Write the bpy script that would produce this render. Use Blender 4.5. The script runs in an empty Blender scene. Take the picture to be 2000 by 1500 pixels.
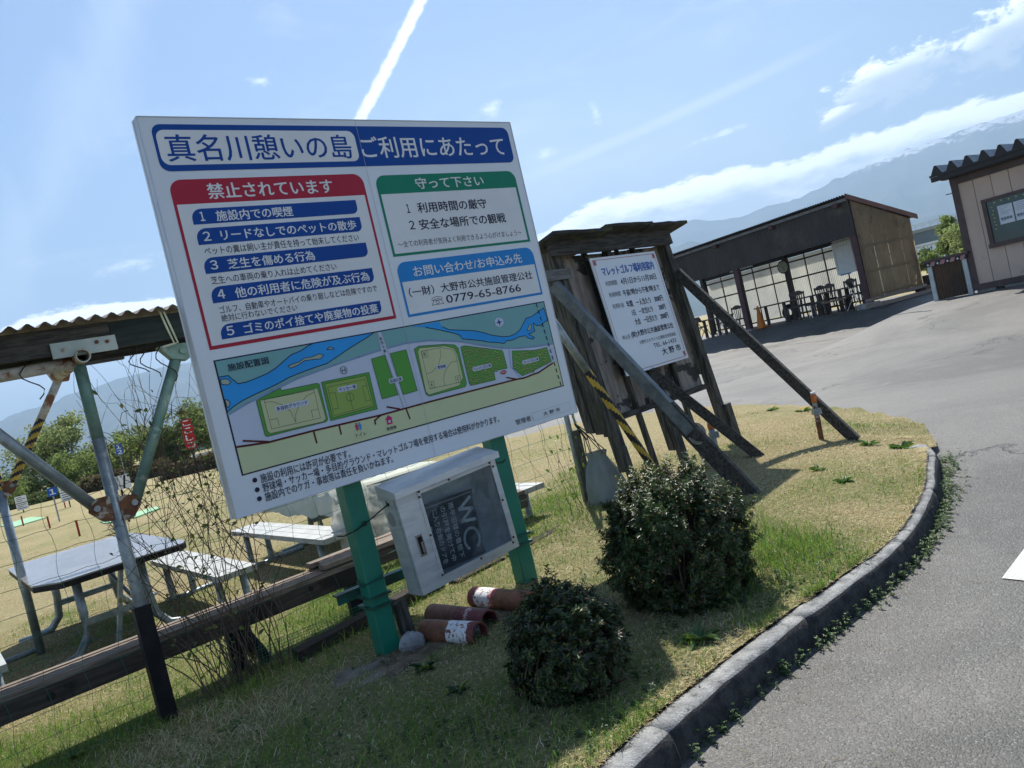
import bpy, math, random
import numpy as np
from mathutils import Matrix, Vector, geometry, noise
random.seed(7); RNG=np.random.default_rng(11)
PI=math.pi
sc=bpy.context.scene
COL=sc.collection
# ------------------------------------------------------------------ camera
FPX=1500.0; ROLL=math.radians(13.3); PITCH=math.radians(-1.75); CZ=1.5
_fw=np.array([0,math.cos(PITCH),math.sin(PITCH)]); _rt=np.array([1.,0,0]); _up=np.cross(_rt,_fw)
AX=math.cos(ROLL)*_rt-math.sin(ROLL)*_up; AY=math.sin(ROLL)*_rt+math.cos(ROLL)*_up
CAM=np.array([0,0,CZ])
cd=bpy.data.cameras.new('camera'); cam=bpy.data.objects.new('camera',cd); COL.objects.link(cam)
cd.sensor_width=36; cd.lens=36*FPX/2000; cd.clip_start=.05; cd.clip_end=30000
cam.matrix_world=Matrix(((AX[0],AY[0],-_fw[0],0),(AX[1],AY[1],-_fw[1],0),(AX[2],AY[2],-_fw[2],CZ),(0,0,0,1)))
sc.camera=cam
# ------------------------------------------------------------------ light
SUN_EL=math.radians(54.5); SUN_AZ=math.radians(0)     # azimuth measured from +Y towards +X
HAZE=.00022; EXPO=0.86; SKY=0.098; SUN=5.0
vs=sc.view_settings; vs.view_transform='Standard'; vs.look='None'; vs.gamma=1; vs.use_curve_mapping=False; vs.exposure=EXPO
sd=bpy.data.lights.new('sun','SUN'); sd.energy=SUN; sd.angle=math.radians(.55); sd.color=(1,.955,.88)
so=bpy.data.objects.new('sun',sd); COL.objects.link(so)
sdir=Vector((math.sin(SUN_AZ)*math.cos(SUN_EL),math.cos(SUN_AZ)*math.cos(SUN_EL),math.sin(SUN_EL)))
so.rotation_euler=sdir.to_track_quat('Z','Y').to_euler()
W=bpy.data.worlds.new('World'); sc.world=W; W.use_nodes=True
def N(nt,t,**k):
    n=nt.nodes.new(t)
    for a,b in k.items():
        if a=='ins':
            for i,v in b.items(): n.inputs[i].default_value=v
        else: setattr(n,a,b)
    return n
class NT:
    def __init__(s,nt): s.nt=nt
    def m(s,op,a,b=None,c=None,clamp=False):
        n=s.nt.nodes.new('ShaderNodeMath'); n.operation=op; n.use_clamp=clamp
        for i,v in enumerate((a,b,c)):
            if v is None: continue
            if hasattr(v,'is_output') or hasattr(v,'links'): s.nt.links.new(v,n.inputs[i])
            else: n.inputs[i].default_value=v
        return n.outputs[0]
    def ss(s,v,a,b):      # smoothstep a..b
        n=s.nt.nodes.new('ShaderNodeMapRange'); n.interpolation_type='SMOOTHSTEP'
        s.lk(v,n.inputs[0])
        for i,x in ((1,a),(2,b)):
            if hasattr(x,'links'): s.lk(x,n.inputs[i])
            else: n.inputs[i].default_value=x
        n.inputs[3].default_value=0; n.inputs[4].default_value=1
        return n.outputs[0]
    def lk(s,a,b): s.nt.links.new(a,b)
    def noise(s,vec,scale,detail=4,rough=.55,dist=0):
        n=s.nt.nodes.new('ShaderNodeTexNoise'); n.inputs['Scale'].default_value=scale; n.inputs['Detail'].default_value=detail
        n.inputs['Roughness'].default_value=rough; n.inputs['Distortion'].default_value=dist
        if vec is not None: s.lk(vec,n.inputs['Vector'])
        return n.outputs['Fac']
    def mix(s,f,a,b):
        n=s.nt.nodes.new('ShaderNodeMix'); n.data_type='RGBA'
        for sk,v in ((n.inputs[0],f),(n.inputs[6],a),(n.inputs[7],b)):
            if hasattr(v,'links'): s.lk(v,sk)
            elif isinstance(v,(int,float)): sk.default_value=v
            else: sk.default_value=(*v[:3],1)
        return n.outputs[2]
    def comb(s,x,y,z):
        n=s.nt.nodes.new('ShaderNodeCombineXYZ')
        for i,v in enumerate((x,y,z)):
            if hasattr(v,'links'): s.lk(v,n.inputs[i])
            else: n.inputs[i].default_value=v
        return n.outputs[0]
    def curve(s,v,pts,x0,x1,y0,y1):   # piecewise curve y(x)
        n=s.nt.nodes.new('ShaderNodeFloatCurve'); c=n.mapping.curves[0]
        P=[((x-x0)/(x1-x0),(y-y0)/(y1-y0)) for x,y in pts]
        c.points[0].location=P[0]; c.points[1].location=P[-1]
        for p in P[1:-1]: c.points.new(*p)
        n.mapping.update()
        u=s.m('MULTIPLY_ADD',v,1/(x1-x0),-x0/(x1-x0),clamp=True); s.lk(u,n.inputs['Value'])
        return s.m('MULTIPLY_ADD',n.outputs[0],(y1-y0),y0)
nt=W.node_tree; nt.nodes.clear(); w=NT(nt)
out=N(nt,'ShaderNodeOutputWorld'); bg=N(nt,'ShaderNodeBackground'); bg.inputs[1].default_value=SKY
sky=N(nt,'ShaderNodeTexSky'); sky.sky_type='NISHITA'; sky.sun_disc=False; sky.sun_elevation=SUN_EL; sky.sun_rotation=SUN_AZ
sky.air_density=1.15; sky.dust_density=.7; sky.ozone_density=1.6; sky.altitude=100
tc=N(nt,'ShaderNodeTexCoord'); sep=N(nt,'ShaderNodeSeparateXYZ'); w.lk(tc.outputs['Generated'],sep.inputs[0])
az=w.m('MULTIPLY',w.m('ARCTAN2',sep.outputs[0],sep.outputs[1]),180/PI)
el=w.m('MULTIPLY',w.m('ARCSINE',sep.outputs[2]),180/PI)
def vec(sx,sy,o=0): return w.comb(w.m('MULTIPLY',az,sx),w.m('MULTIPLY',el,sy),float(o))
front=w.ss(w.m('ABSOLUTE',az),110,70)
# thin veil of high cloud
v1=w.noise(vec(.045,.11,3),1,5,.6,.6); cir=w.m('MULTIPLY',w.ss(w.m('ADD',w.m('MULTIPLY',v1,.6),w.m('MULTIPLY',w.noise(vec(.10,.30,17),1,8,.65,1.2),.4)),.48,.66),.42)
lowveil=w.m('MULTIPLY',w.ss(el,24,2),.45)
veil=w.m('ADD',w.m('MULTIPLY',w.ss(v1,.35,.75),.22),lowveil,clamp=True)
# cloud bank lying over the mountains
bt=w.curve(az,[(-180,6),(-60,8),(-34,8.6),(-28.6,9.9),(-22,9.5),(-12,7),(0,7.6),(4.8,8.6),(8,9.6),(10,9.9),(14,9.55),(17.8,9.6),(20.5,9.2),(23.2,8.8),(27,9.2),(29,8.9),(31,9.1),(36,8.7),(60,8),(180,6)],-180,180,0,15)
nb=w.noise(vec(.7,1.8,1),1,9,.66,.2); nb2=w.noise(vec(.22,.6,5),1,4,.5,.2)
top=w.m('ADD',bt,w.m('MULTIPLY_ADD',nb,1.6,-.8))
dd=w.m('SUBTRACT',top,el)             # depth below the top edge in degrees
bank=w.ss(dd,-.12,.28)
bank=w.m('MULTIPLY',bank,w.ss(el,3.0,6.5))
shade=w.m('MULTIPLY',w.ss(w.m('ADD',dd,w.m('MULTIPLY_ADD',nb2,3.0,-1.5)),.7,2.6),.92)
# separate cumulus patches
def blob(a0,e0,ra,re,rot,thr,seed,soft=.22):
    da=w.m('SUBTRACT',az,a0); de=w.m('SUBTRACT',el,e0)
    c,s_=math.cos(rot),math.sin(rot)
    x=w.m('ADD',w.m('MULTIPLY',da,c/ra),w.m('MULTIPLY',de,s_/ra)); y=w.m('ADD',w.m('MULTIPLY',da,-s_/re),w.m('MULTIPLY',de,c/re))
    r=w.m('SQRT',w.m('ADD',w.m('MULTIPLY',x,x),w.m('MULTIPLY',y,y)))
    n=w.noise(vec(.75,1.5,seed),1,9,.68,.25)
    return w.ss(w.m('ADD',w.m('SUBTRACT',1,r),w.m('MULTIPLY_ADD',n,3.0,-1.5)),thr,thr+soft), y
bl=[blob(29.6,11.8,4.2,1.5,.12,-.05,2.2,.5),blob(36.0,12.1,3.2,1.8,.3,-.05,7.1,.6),blob(26.0,10.6,2.4,.6,.3,.1,9.3,.5)]
sm_=[blob(-12.6,22.4,1.1,.45,-.3,.05,4.4,1.1),blob(3.2,17.8,1.0,.7,0,.05,5.2,1.1),blob(10.5,15.8,.55,1.2,.2,.05,6.6,1.1),blob(6.3,13.9,.9,.6,0,.05,8.1,1.1),blob(19,12,4,.5,.1,.5,12.1,.6),blob(-24,12,6,1.2,.1,.55,13.1,.8)]
# contrail: line from (.3,25.4) to (-6.5,19) and on
def line(a0,e0,a1,e1,wd,soft):
    L=math.hypot(a1-a0,e1-e0); ux,uy=(a1-a0)/L,(e1-e0)/L
    da=w.m('SUBTRACT',az,a0); de=w.m('SUBTRACT',el,e0)
    t=w.m('ADD',w.m('MULTIPLY',da,ux),w.m('MULTIPLY',de,uy)); d=w.m('ABSOLUTE',w.m('ADD',w.m('MULTIPLY',da,-uy),w.m('MULTIPLY',de,ux)))
    return t,d
t,d=line(.9,26.4,-7.5,17.9,.4,.2)
nn=w.noise(vec(2.2,2.2,3),1,3,.6)
con=w.m('MULTIPLY',w.ss(w.m('ADD',d,w.m('MULTIPLY_ADD',nn,.35,-.17)),.52,.22),w.m('MULTIPLY',w.ss(t,-25,-10),w.ss(t,16,9)))
con=w.m('MULTIPLY',con,.97)
t2,d2=line(3.4,12.43,29.0,15.6,.4,.2)
stk=w.m('MULTIPLY',w.ss(d2,.55,.1),w.m('MULTIPLY',w.ss(t2,-2,6),w.ss(t2,27,15))); stk=w.m('MULTIPLY',stk,.30)
# broad soft cirrus feather on the left
t3,d3=line(-30,14,-19,30,.4,.2)
fea=w.m('MULTIPLY',w.ss(w.m('ADD',d3,w.m('MULTIPLY_ADD',w.noise(vec(.25,.12,9),1,5,.6,1),5,-2.5)),3.2,.0),.30)
CW=(16,16.3,16.6); CG=(4.4,5.2,6.4); CV=(2.5,3.4,4.7)
skyc=w.mix(veil,sky.outputs[0],CV)
dk=N(nt,'ShaderNodeMix',data_type='RGBA',blend_type='MULTIPLY'); dk.inputs[0].default_value=1; w.lk(skyc,dk.inputs[6]); dk.inputs[7].default_value=(.57,.65,.74,1); skyc=dk.outputs[2]
skyc=w.mix(cir,skyc,(4.8,5.7,6.8))
skyc=w.mix(w.m('MULTIPLY',fea,front),skyc,(5.0,5.8,6.8))
gl=w.m('MULTIPLY',w.ss(w.m('ABSOLUTE',w.m('SUBTRACT',az,8)),34,4),w.m('MULTIPLY',w.ss(el,26,9),w.m('MULTIPLY_ADD',w.noise(vec(.09,.2,21),1,5,.6,.5),.8,.15)))
skyc=w.mix(w.m('MULTIPLY',gl,.85),skyc,(6.0,7.0,7.8))
skyc=w.mix(stk,skyc,(7.5,8.0,8.4))
for m_,y_ in sm_: skyc=w.mix(w.m('MULTIPLY',m_,.45),skyc,(11,11.4,11.8))
skyc=w.mix(con,skyc,(8.8,9.2,9.4))
bankc=w.mix(shade,CW,CG)
skyc=w.mix(w.m('MULTIPLY',bank,.93),skyc,bankc)
for m_,y_ in bl:
    c_=w.mix(w.ss(w.m('ADD',y_,w.m('MULTIPLY_ADD',nb2,1.2,-.6)),.75,-.15),(13,13.4,13.8),(4.6,5.3,6.3)); skyc=w.mix(w.m('MULTIPLY',m_,.88),skyc,c_)
w.lk(skyc,bg.inputs[0]); w.lk(bg.outputs[0],out.inputs[0])

# ------------------------------------------------------------------ geometry helpers
def ray(x,y):
    d=(x-1000)/FPX*AX-(y-750)/FPX*AY+_fw; return d/np.linalg.norm(d)
def sm(a,b,v):
    t=np.clip((np.asarray(v,float)-a)/(b-a),0,1); return t*t*(3-2*t)
SC1=np.array([11.847,24.911,.5]); SU=np.array([-.512,.859,0]); SN=np.array([.859,.512,0])
def T(x,y):               # height of the land
    x=np.asarray(x,float); y=np.asarray(y,float)
    z=0*x
    sa=(x-SC1[0])*SN[0]+(y-SC1[1])*SN[1]
    hn=(x-11.3)*.788+(y-18.33)*.616; hu=(x-11.3)*.616-(y-18.33)*.788; sb=-np.hypot(np.maximum(-hn,0),3.2*np.maximum(-1.1-hu,0))
    la=(x-SC1[0])*SU[0]+(y-SC1[1])*SU[1]; ba=(1-sm(-.1,2.0,np.hypot(np.maximum(-sa,0),np.maximum(-.5-la,0))))*sm(-6,2,x); bb=(1-sm(-.1,6.5,-sb))  # steep rise before the shelter is shaped to lengthen its shadow
    return z+.5*np.maximum(ba,bb)
def gt(x,y,off=0.):
    d=ray(x,y); t=.5
    while t<400:
        P=CAM+t*d
        if P[2]<T(P[0],P[1])+off:
            lo,hi=t-.02*max(1,t/5),t
            for _ in range(25):
                m=(lo+hi)/2; P=CAM+m*d
                if P[2]<T(P[0],P[1])+off: hi=m
                else: lo=m
            return CAM+hi*d
        t+=.02*max(1,t/5)
    return CAM+t*d
def G(x,y,off=0.): return np.array([x,y,float(T(x,y))+off])
class Frame:              # local axes a (along), b (away), z
    def __init__(s,O,a,b): s.O=np.array(O,float); s.a=np.array([*a,0])/np.hypot(*a); s.b=np.array([*b,0])/np.hypot(*b)
    def __call__(s,a,b,z): return s.O+s.a*a+s.b*b+np.array([0,0,z])
    def on(s,px,py,b):    # where the sight line of a photo point meets the plane b
        d=ray(px,py); p0=s.O+s.b*b; t=np.dot(p0-CAM,s.b)/np.dot(d,s.b); P=CAM+t*d-s.O
        return P@s.a,P[2]
    def atz(s,px,py,z):
        d=ray(px,py); t=(z+s.O[2]-CAM[2])/d[2]; P=CAM+t*d-s.O; return P@s.a,P@s.b
    @property
    def rot(s): return math.atan2(s.a[1],s.a[0])
FL=Frame((-1.006,3.963,0),(.784,.62),(-.62,.784))       # main sign, benches, pipe shelter
FB=Frame((1.91,7.28,.1),(.714,.70),(-.70,.714))         # old notice board
FS=Frame(SC1,SU[:2],SN[:2])                             # open shelter across the yard
FW=Frame((0,0,0),(1,0),(0,1))
class MB:
    def __init__(s): s.v=[]; s.f=[]; s.mi=[]; s.cur=0; s.uv=None
    def add(s,vs,fs):
        n=len(s.v); s.v+= [tuple(map(float,p)) for p in vs]; s.f+=[tuple(i+n for i in f) for f in fs]; s.mi+=[s.cur]*len(fs); return s
    def box(s,F,a0,a1,b0,b1,z0,z1,jit=0):
        P=[F(a,b,z) for a in (a0,a1) for b in (b0,b1) for z in (z0,z1)]
        if jit: P=[p+RNG.uniform(-jit,jit,3) for p in P]
        return s.add(P,[(0,1,3,2),(4,6,7,5),(0,4,5,1),(2,3,7,6),(0,2,6,4),(1,5,7,3)])
    def hexa(s,P): return s.add(P,[(0,1,2,3),(7,6,5,4),(0,4,5,1),(1,5,6,2),(2,6,7,3),(3,7,4,0)])
    def beam(s,p,q,wd,ht,up=(0,0,1)):
        p=np.array(p,float); q=np.array(q,float); d=q-p; d/=np.linalg.norm(d)
        x=np.cross(d,up)
        if np.linalg.norm(x)<1e-4: x=np.cross(d,(1,0,0))
        x/=np.linalg.norm(x); y=np.cross(x,d)
        P=[e+x*sx*wd/2+y*sy*ht/2 for e in (p,q) for sx,sy in ((-1,-1),(1,-1),(1,1),(-1,1))]
        return s.hexa(P)
    def tube(s,pts,r,n=8,cap=True,radii=None):
        pts=[np.array(p,float) for p in pts]; k=len(pts); base=len(s.v)
        up=np.array([.13,.27,.95]); vs=[]
        for i,p in enumerate(pts):
            d=pts[min(i+1,k-1)]-pts[max(i-1,0)]; d/=max(np.linalg.norm(d),1e-9)
            x=np.cross(d,up)
            if np.linalg.norm(x)<.05: x=np.cross(d,(1,0,0))
            x/=np.linalg.norm(x); y=np.cross(d,x)
            rr=radii[i] if radii is not None else r
            for j in range(n):
                t=2*PI*j/n; vs.append(p+rr*(math.cos(t)*x+math.sin(t)*y))
        fs=[(i*n+j,i*n+(j+1)%n,(i+1)*n+(j+1)%n,(i+1)*n+j) for i in range(k-1) for j in range(n)]
        if cap: fs+=[tuple(range(n))[::-1],tuple((k-1)*n+j for j in range(n))]
        return s.add(vs,fs)
    def pipe(s,p,q,r,th=.004,n=20):   # hollow open-ended pipe
        p=np.array(p,float); q=np.array(q,float); d=(q-p)/np.linalg.norm(q-p); x=np.cross(d,(.1,.2,.97)); x/=np.linalg.norm(x); y=np.cross(d,x)
        vs=[];
        for e,rr in ((p,r),(q,r),(q,r-th),(p,r-th)):
            for j in range(n): t=2*PI*j/n; vs.append(e+rr*(math.cos(t)*x+math.sin(t)*y))
        fs=[(a*n+j,a*n+(j+1)%n,((a+1)%4)*n+(j+1)%n,((a+1)%4)*n+j) for a in range(4) for j in range(n)]
        return s.add(vs,fs)
    def prism(s,F,poly,b0,b1):        # polygon in (a,z), extruded along b
        n=len(poly); vs=[F(a,b0,z) for a,z in poly]+[F(a,b1,z) for a,z in poly]
        return s.add(vs,[tuple(range(n)),tuple(range(2*n-1,n-1,-1))]+[(i,i+n,(i+1)%n+n,(i+1)%n) for i in range(n)])
    def slab(s,F,poly,z0,z1):         # polygon in (a,b), extruded in z
        n=len(poly); vs=[F(a,b,z0) for a,b in poly]+[F(a,b,z1) for a,b in poly]
        return s.add(vs,[tuple(range(n))[::-1],tuple(range(n,2*n))]+[(i,(i+1)%n,(i+1)%n+n,i+n) for i in range(n)])
    def sheet(s,pf,nu,nv,th=0):       # parametric surface pf(u,v)
        vs=[pf(i/nu,j/nv) for i in range(nu+1) for j in range(nv+1)]
        return s.add(vs,[(i*(nv+1)+j,(i+1)*(nv+1)+j,(i+1)*(nv+1)+j+1,i*(nv+1)+j+1) for i in range(nu) for j in range(nv)])
    def lathe(s,c,prof,n=16):
        c=np.array(c,float); vs=[c+np.array([r*math.cos(2*PI*j/n),r*math.sin(2*PI*j/n),z]) for r,z in prof for j in range(n)]; k=len(prof)
        return s.add(vs,[(i*n+j,i*n+(j+1)%n,(i+1)*n+(j+1)%n,(i+1)*n+j) for i in range(k-1) for j in range(n)])
def obj(name,mb,mats,parent=None,label=None,smooth=False,kind=None):
    me=bpy.data.meshes.new(name)
    V=np.array(mb.v,float).reshape(-1,3)
    if parent is not None:
        M=np.array(wm(parent).inverted()); V=V@M[:3,:3].T+M[:3,3]; org=None
    else: org=None
    me.from_pydata(V.tolist(),[],mb.f)
    for m in (mats if isinstance(mats,(list,tuple)) else [mats]): me.materials.append(m)
    if len(me.materials)>1: me.polygons.foreach_set('material_index',mb.mi)
    me.update()
    if smooth: me.polygons.foreach_set('use_smooth',[True]*len(me.polygons))
    o=bpy.data.objects.new(name,me); COL.objects.link(o)
    if parent is not None: o.parent=parent
    if label: o['label']=label
    if kind: o['kind']=kind
    return o
def wm(o):
    M=o.matrix_basis.copy(); p=o.parent
    while p is not None: M=p.matrix_basis@M; p=p.parent
    return M
def tag(o,label,cat,group=None):
    o['label']=label; o['category']=cat
    if group: o['group']=group
    return o
def thing(name,label,cat,loc,rotz=0,group=None):
    o=bpy.data.objects.new(name,None); COL.objects.link(o); o.location=[float(v) for v in loc]; o.rotation_euler=(0,0,rotz); o.empty_display_size=.1
    return tag(o,label,cat,group)
def solo(name,mb,mats,label,cat,loc,group=None,smooth=False):   # a thing that is a single mesh with its origin at loc
    me_o=thing('tmp','x','x',loc); o=obj(name,mb,mats,me_o,smooth=smooth); o.parent=None; o.location=me_o.location
    bpy.data.objects.remove(me_o); return tag(o,label,cat,group)
def struct(name,mb,mats,smooth=False): return obj(name,mb,mats,kind='structure',smooth=smooth)
def copytree(o,parent=None):
    c=o.copy(); COL.objects.link(c); c.parent=parent
    for ch in list(o.children): copytree(ch,c)
    return c
# ------------------------------------------------------------------ materials
MATS={}
def mat(name,c1,c2=None,scale=6,detail=5,rough=.7,metal=0,bump=.15,bscale=None,stretch=(1,1,1),lo=.35,hi=.65,c3=None,s3=3,t3=(.55,.62),spec=.4,transl=0,alpha=None,coat=0,dist=0,attr=None,emis=None,bdist=.02,fine=0):
    if name in MATS: return MATS[name]
    m=bpy.data.materials.new(name); m.use_nodes=True; n=m.node_tree; n.nodes.clear(); q=NT(n)
    o=N(n,'ShaderNodeOutputMaterial'); p=N(n,'ShaderNodeBsdfPrincipled')
    tcn=N(n,'ShaderNodeTexCoord'); mp=N(n,'ShaderNodeMapping'); mp.inputs['Scale'].default_value=stretch; q.lk(tcn.outputs['Object'],mp.inputs[0]); v=mp.outputs[0]
    c2=c2 or tuple(x*.8 for x in c1)
    f=q.noise(v,scale,detail,.6,dist); colr=q.mix(q.ss(f,lo,hi),c1,c2)
    if c3 is not None:
        f3=q.noise(tcn.outputs['Object'],s3,6,.65,.3); colr=q.mix(q.ss(f3,*t3),colr,c3)
    if fine:
        ff=q.noise(tcn.outputs['Object'],fine,2,.5); mm=N(n,'ShaderNodeMix',data_type='RGBA',blend_type='OVERLAY'); mm.inputs[0].default_value=.5
        q.lk(colr,mm.inputs[6]); cc=N(n,'ShaderNodeCombineColor'); [q.lk(ff,cc.inputs[i]) for i in range(3)]; q.lk(cc.outputs[0],mm.inputs[7]); colr=mm.outputs[2]
    if attr:
        at=N(n,'ShaderNodeAttribute'); at.attribute_name=attr
        mm=N(n,'ShaderNodeMix',data_type='RGBA',blend_type='MULTIPLY'); mm.inputs[0].default_value=1; q.lk(colr,mm.inputs[6]); q.lk(at.outputs['Color'],mm.inputs[7]); colr=mm.outputs[2]
    q.lk(colr,p.inputs['Base Color']); p.inputs['Roughness'].default_value=rough; p.inputs['Metallic'].default_value=metal
    p.inputs['Specular IOR Level'].default_value=spec; p.inputs['Coat Weight'].default_value=coat
    if bump:
        b=N(n,'ShaderNodeBump'); b.inputs['Strength'].default_value=bump; b.inputs['Distance'].default_value=bdist
        q.lk(q.noise(v,bscale or scale*4,4,.6),b.inputs['Height']); q.lk(b.outputs[0],p.inputs['Normal'])
    sh=p.outputs[0]
    if transl:
        tr=N(n,'ShaderNodeBsdfTranslucent'); q.lk(colr,tr.inputs[0]); ms=N(n,'ShaderNodeMixShader'); ms.inputs[0].default_value=transl
        q.lk(sh,ms.inputs[1]); q.lk(tr.outputs[0],ms.inputs[2]); sh=ms.outputs[0]
    if alpha is not None:
        tp=N(n,'ShaderNodeBsdfTransparent'); ms=N(n,'ShaderNodeMixShader'); ms.inputs[0].default_value=alpha; q.lk(tp.outputs[0],ms.inputs[1]); q.lk(sh,ms.inputs[2]); sh=ms.outputs[0]
    q.lk(sh,o.inputs[0]); MATS[name]=m; return m
def flat(name,c,rough=.5,bump=0,**k): return mat(name,c,tuple(x*.93 for x in c),scale=2.2,detail=4,rough=rough,bump=bump,spec=.22,**k)
M_asph=None
galv=mat('galvanised_steel',(.32,.36,.38),(.20,.24,.26),scale=14,rough=.42,metal=.45,bump=.08,c3=(.45,.47,.45),s3=9,t3=(.6,.7))
galv_green=mat('mossy_steel',(.20,.30,.27),(.10,.20,.17),scale=7,rough=.6,metal=.25,bump=.12,c3=(.34,.40,.38),s3=5)
dsteel=mat('dark_steel',(.007,.008,.010),(.016,.016,.018),scale=10,rough=.6,bump=.1,spec=.2)
rust=mat('rust',(.20,.085,.04),(.10,.045,.03),scale=16,rough=.85,bump=.4,c3=(.42,.40,.34),s3=11,t3=(.5,.58))
rustp=mat('rusty_paint',(.55,.53,.46),(.36,.33,.27),scale=12,rough=.7,bump=.2,c3=(.22,.09,.04),s3=7,t3=(.5,.6))
greenp=mat('green_paint',(.012,.205,.135),(.009,.165,.112),scale=4,rough=.38,bump=.05,c3=(.008,.10,.075),s3=14,t3=(.66,.72),coat=.1)
greend=mat('green_paint_worn',(.01,.12,.085),(.02,.05,.04),scale=9,rough=.55,bump=.2)
dwood=mat('weathered_wood',(.085,.08,.072),(.03,.028,.026),scale=5,stretch=(1.2,9,9),rough=.9,bump=.5,bscale=12,detail=7)
dwoodz=mat('weathered_wood_upright',(.12,.115,.10),(.035,.033,.03),scale=5,stretch=(9,9,1),rough=.9,bump=.6,bscale=12,detail=7,c3=(.06,.075,.045),s3=4,t3=(.58,.75))
bwood=mat('bench_wood',(.27,.215,.17),(.12,.092,.073),scale=4,stretch=(1,16,16),rough=.85,bump=.45,bscale=9,detail=7,c3=(.07,.06,.05),s3=5,t3=(.6,.72))
plywood=mat('peeling_plywood',(.36,.31,.27),(.20,.17,.15),scale=3,stretch=(6,6,1),rough=.9,bump=.5,c3=(.05,.047,.046),s3=3.0,t3=(.50,.54),detail=8)
signw=mat('sign_white',(.71,.755,.81),(.67,.715,.775),scale=1.3,rough=.32,bump=0,c3=(.62,.65,.66),s3=2.2,t3=(.6,.85))
alu=mat('aluminium',(.74,.76,.79),(.60,.63,.67),scale=5,stretch=(1,1,6),rough=.38,metal=.55,bump=.05,c3=(.72,.73,.74),s3=4)
# ------------------------------------------------------------------ setting: land
KT=[(-9,-5),(-4,-1),(-1.6,.9),(-.5,1.95),(.08,2.46),(.36,2.74),(.70,3.04),(.99,3.28),(1.33,3.55),(1.83,3.99),(2.36,4.68),(2.70,5.25),(2.98,5.75),(3.20,6.30),(3.36,6.9)]
def dens(P,step):      # smooth resample (Catmull-Rom)
    P=np.array(P,float); o=[]
    for i in range(len(P)-1):
        p0=P[max(i-1,0)];p1=P[i];p2=P[i+1];p3=P[min(i+2,len(P)-1)]
        n=max(1,int(np.linalg.norm(p2-p1)/step))
        for k in range(n):
            t=k/n; o.append(.5*((2*p1)+(-p0+p2)*t+(2*p0-5*p1+4*p2-p3)*t*t+(-p0+3*p1-3*p2+p3)*t**3))
    o.append(P[-1]); return np.array(o)
KC=dens(KT,.08)                                  # outer top edge of the kerb
def offs(C,d):
    t=np.gradient(C,axis=0); t/=np.linalg.norm(t,axis=1)[:,None]; return C+np.stack([-t[:,1],t[:,0]],1)*d
KI=offs(KC,(.100-.048*sm(3.0,4.2,KC[:,1]))[:,None])                                  # inner top edge
_b=[tuple(gt(*p_)[:2]) for p_ in ((1832,880),(1815,850),(1790,828),(1700,808),(1650,800),(1507,793),(1421,793),(1300,803),(1184,820),(1080,833),(985,858))]
back=dens(_b+[(_b[-1][0]-3.6,_b[-1][1]+5.4),(_b[-1][0]-8.6,_b[-1][1]+15),(-18,48),(-32,85)],.25)
BK=back[back[:,1]<16]
edge=np.vstack([KI[KI[:,1]<back[0][1]-.15],back])
def ioff(x,y):          # how far the turf stands above the road
    x=np.asarray(x,float); y=np.asarray(y,float)
    sh=x.shape; xf=x.ravel(); yf=y.ravel(); db=np.full(xf.shape,9.)
    near=(xf>-2)&(xf<5)&(yf>4)&(yf<16)
    if near.any():
        Pb=BK; dm=np.full(near.sum(),9.)
        for k in range(0,len(Pb),2): dm=np.minimum(dm,np.hypot(xf[near]-Pb[k,0],yf[near]-Pb[k,1]))
        db[near]=dm
    db=db.reshape(sh)
    z=.115*sm(-3.4,-1.0,x+.5*(3-y))*(1-sm(9,13,y)); z=z*(1-sm(5.2,6.6,y)*(1-sm(0,.8,db)))+.012
    mound=.13*np.exp(-(((x-1.5)/1.7)**2+((y-7.0)/1.7)**2))*sm(0,1.3,db)
    return z+mound
def turf(x,y): return T(x,y)+ioff(x,y)
def inpoly(px,py,P):
    r=np.zeros(px.shape,bool); j=len(P)-1
    for i in range(len(P)):
        xi,yi=P[i]; xj,yj=P[j]
        if yi!=yj:
            c=((yi>py)!=(yj>py))&(px<(xj-xi)*(py-yi)/(yj-yi)+xi); r^=c
        j=i
    return r
# asphalt
asph=bpy.data.materials.new('asphalt'); asph.use_nodes=True; n=asph.node_tree; n.nodes.clear(); q=NT(n)
o=N(n,'ShaderNodeOutputMaterial'); p=N(n,'ShaderNodeBsdfPrincipled'); tcn=N(n,'ShaderNodeTexCoord'); v=tcn.outputs['Object']
vo=N(n,'ShaderNodeTexVoronoi'); vo.inputs['Scale'].default_value=150; q.lk(v,vo.inputs['Vector'])
vo2=N(n,'ShaderNodeTexVoronoi'); vo2.inputs['Scale'].default_value=70; q.lk(v,vo2.inputs['Vector'])
big=q.noise(v,.35,5,.6,.6); mid=q.noise(v,2.3,5,.65,.4)
base=q.mix(q.ss(big,.38,.62),(.052,.050,.044),(.120,.114,.10)); base=q.mix(q.m('MULTIPLY',q.ss(mid,.5,.75),.5),base,(.165,.155,.135))
sepc=N(n,'ShaderNodeSeparateColor'); q.lk(vo.outputs['Color'],sepc.inputs[0])
base=q.mix(q.m('MULTIPLY',q.ss(sepc.outputs[0],.80,1.0),.5),base,(.25,.25,.24)); base=q.mix(q.m('MULTIPLY',q.ss(sepc.outputs[1],.55,.9),.65),base,(.035,.035,.036))
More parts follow.
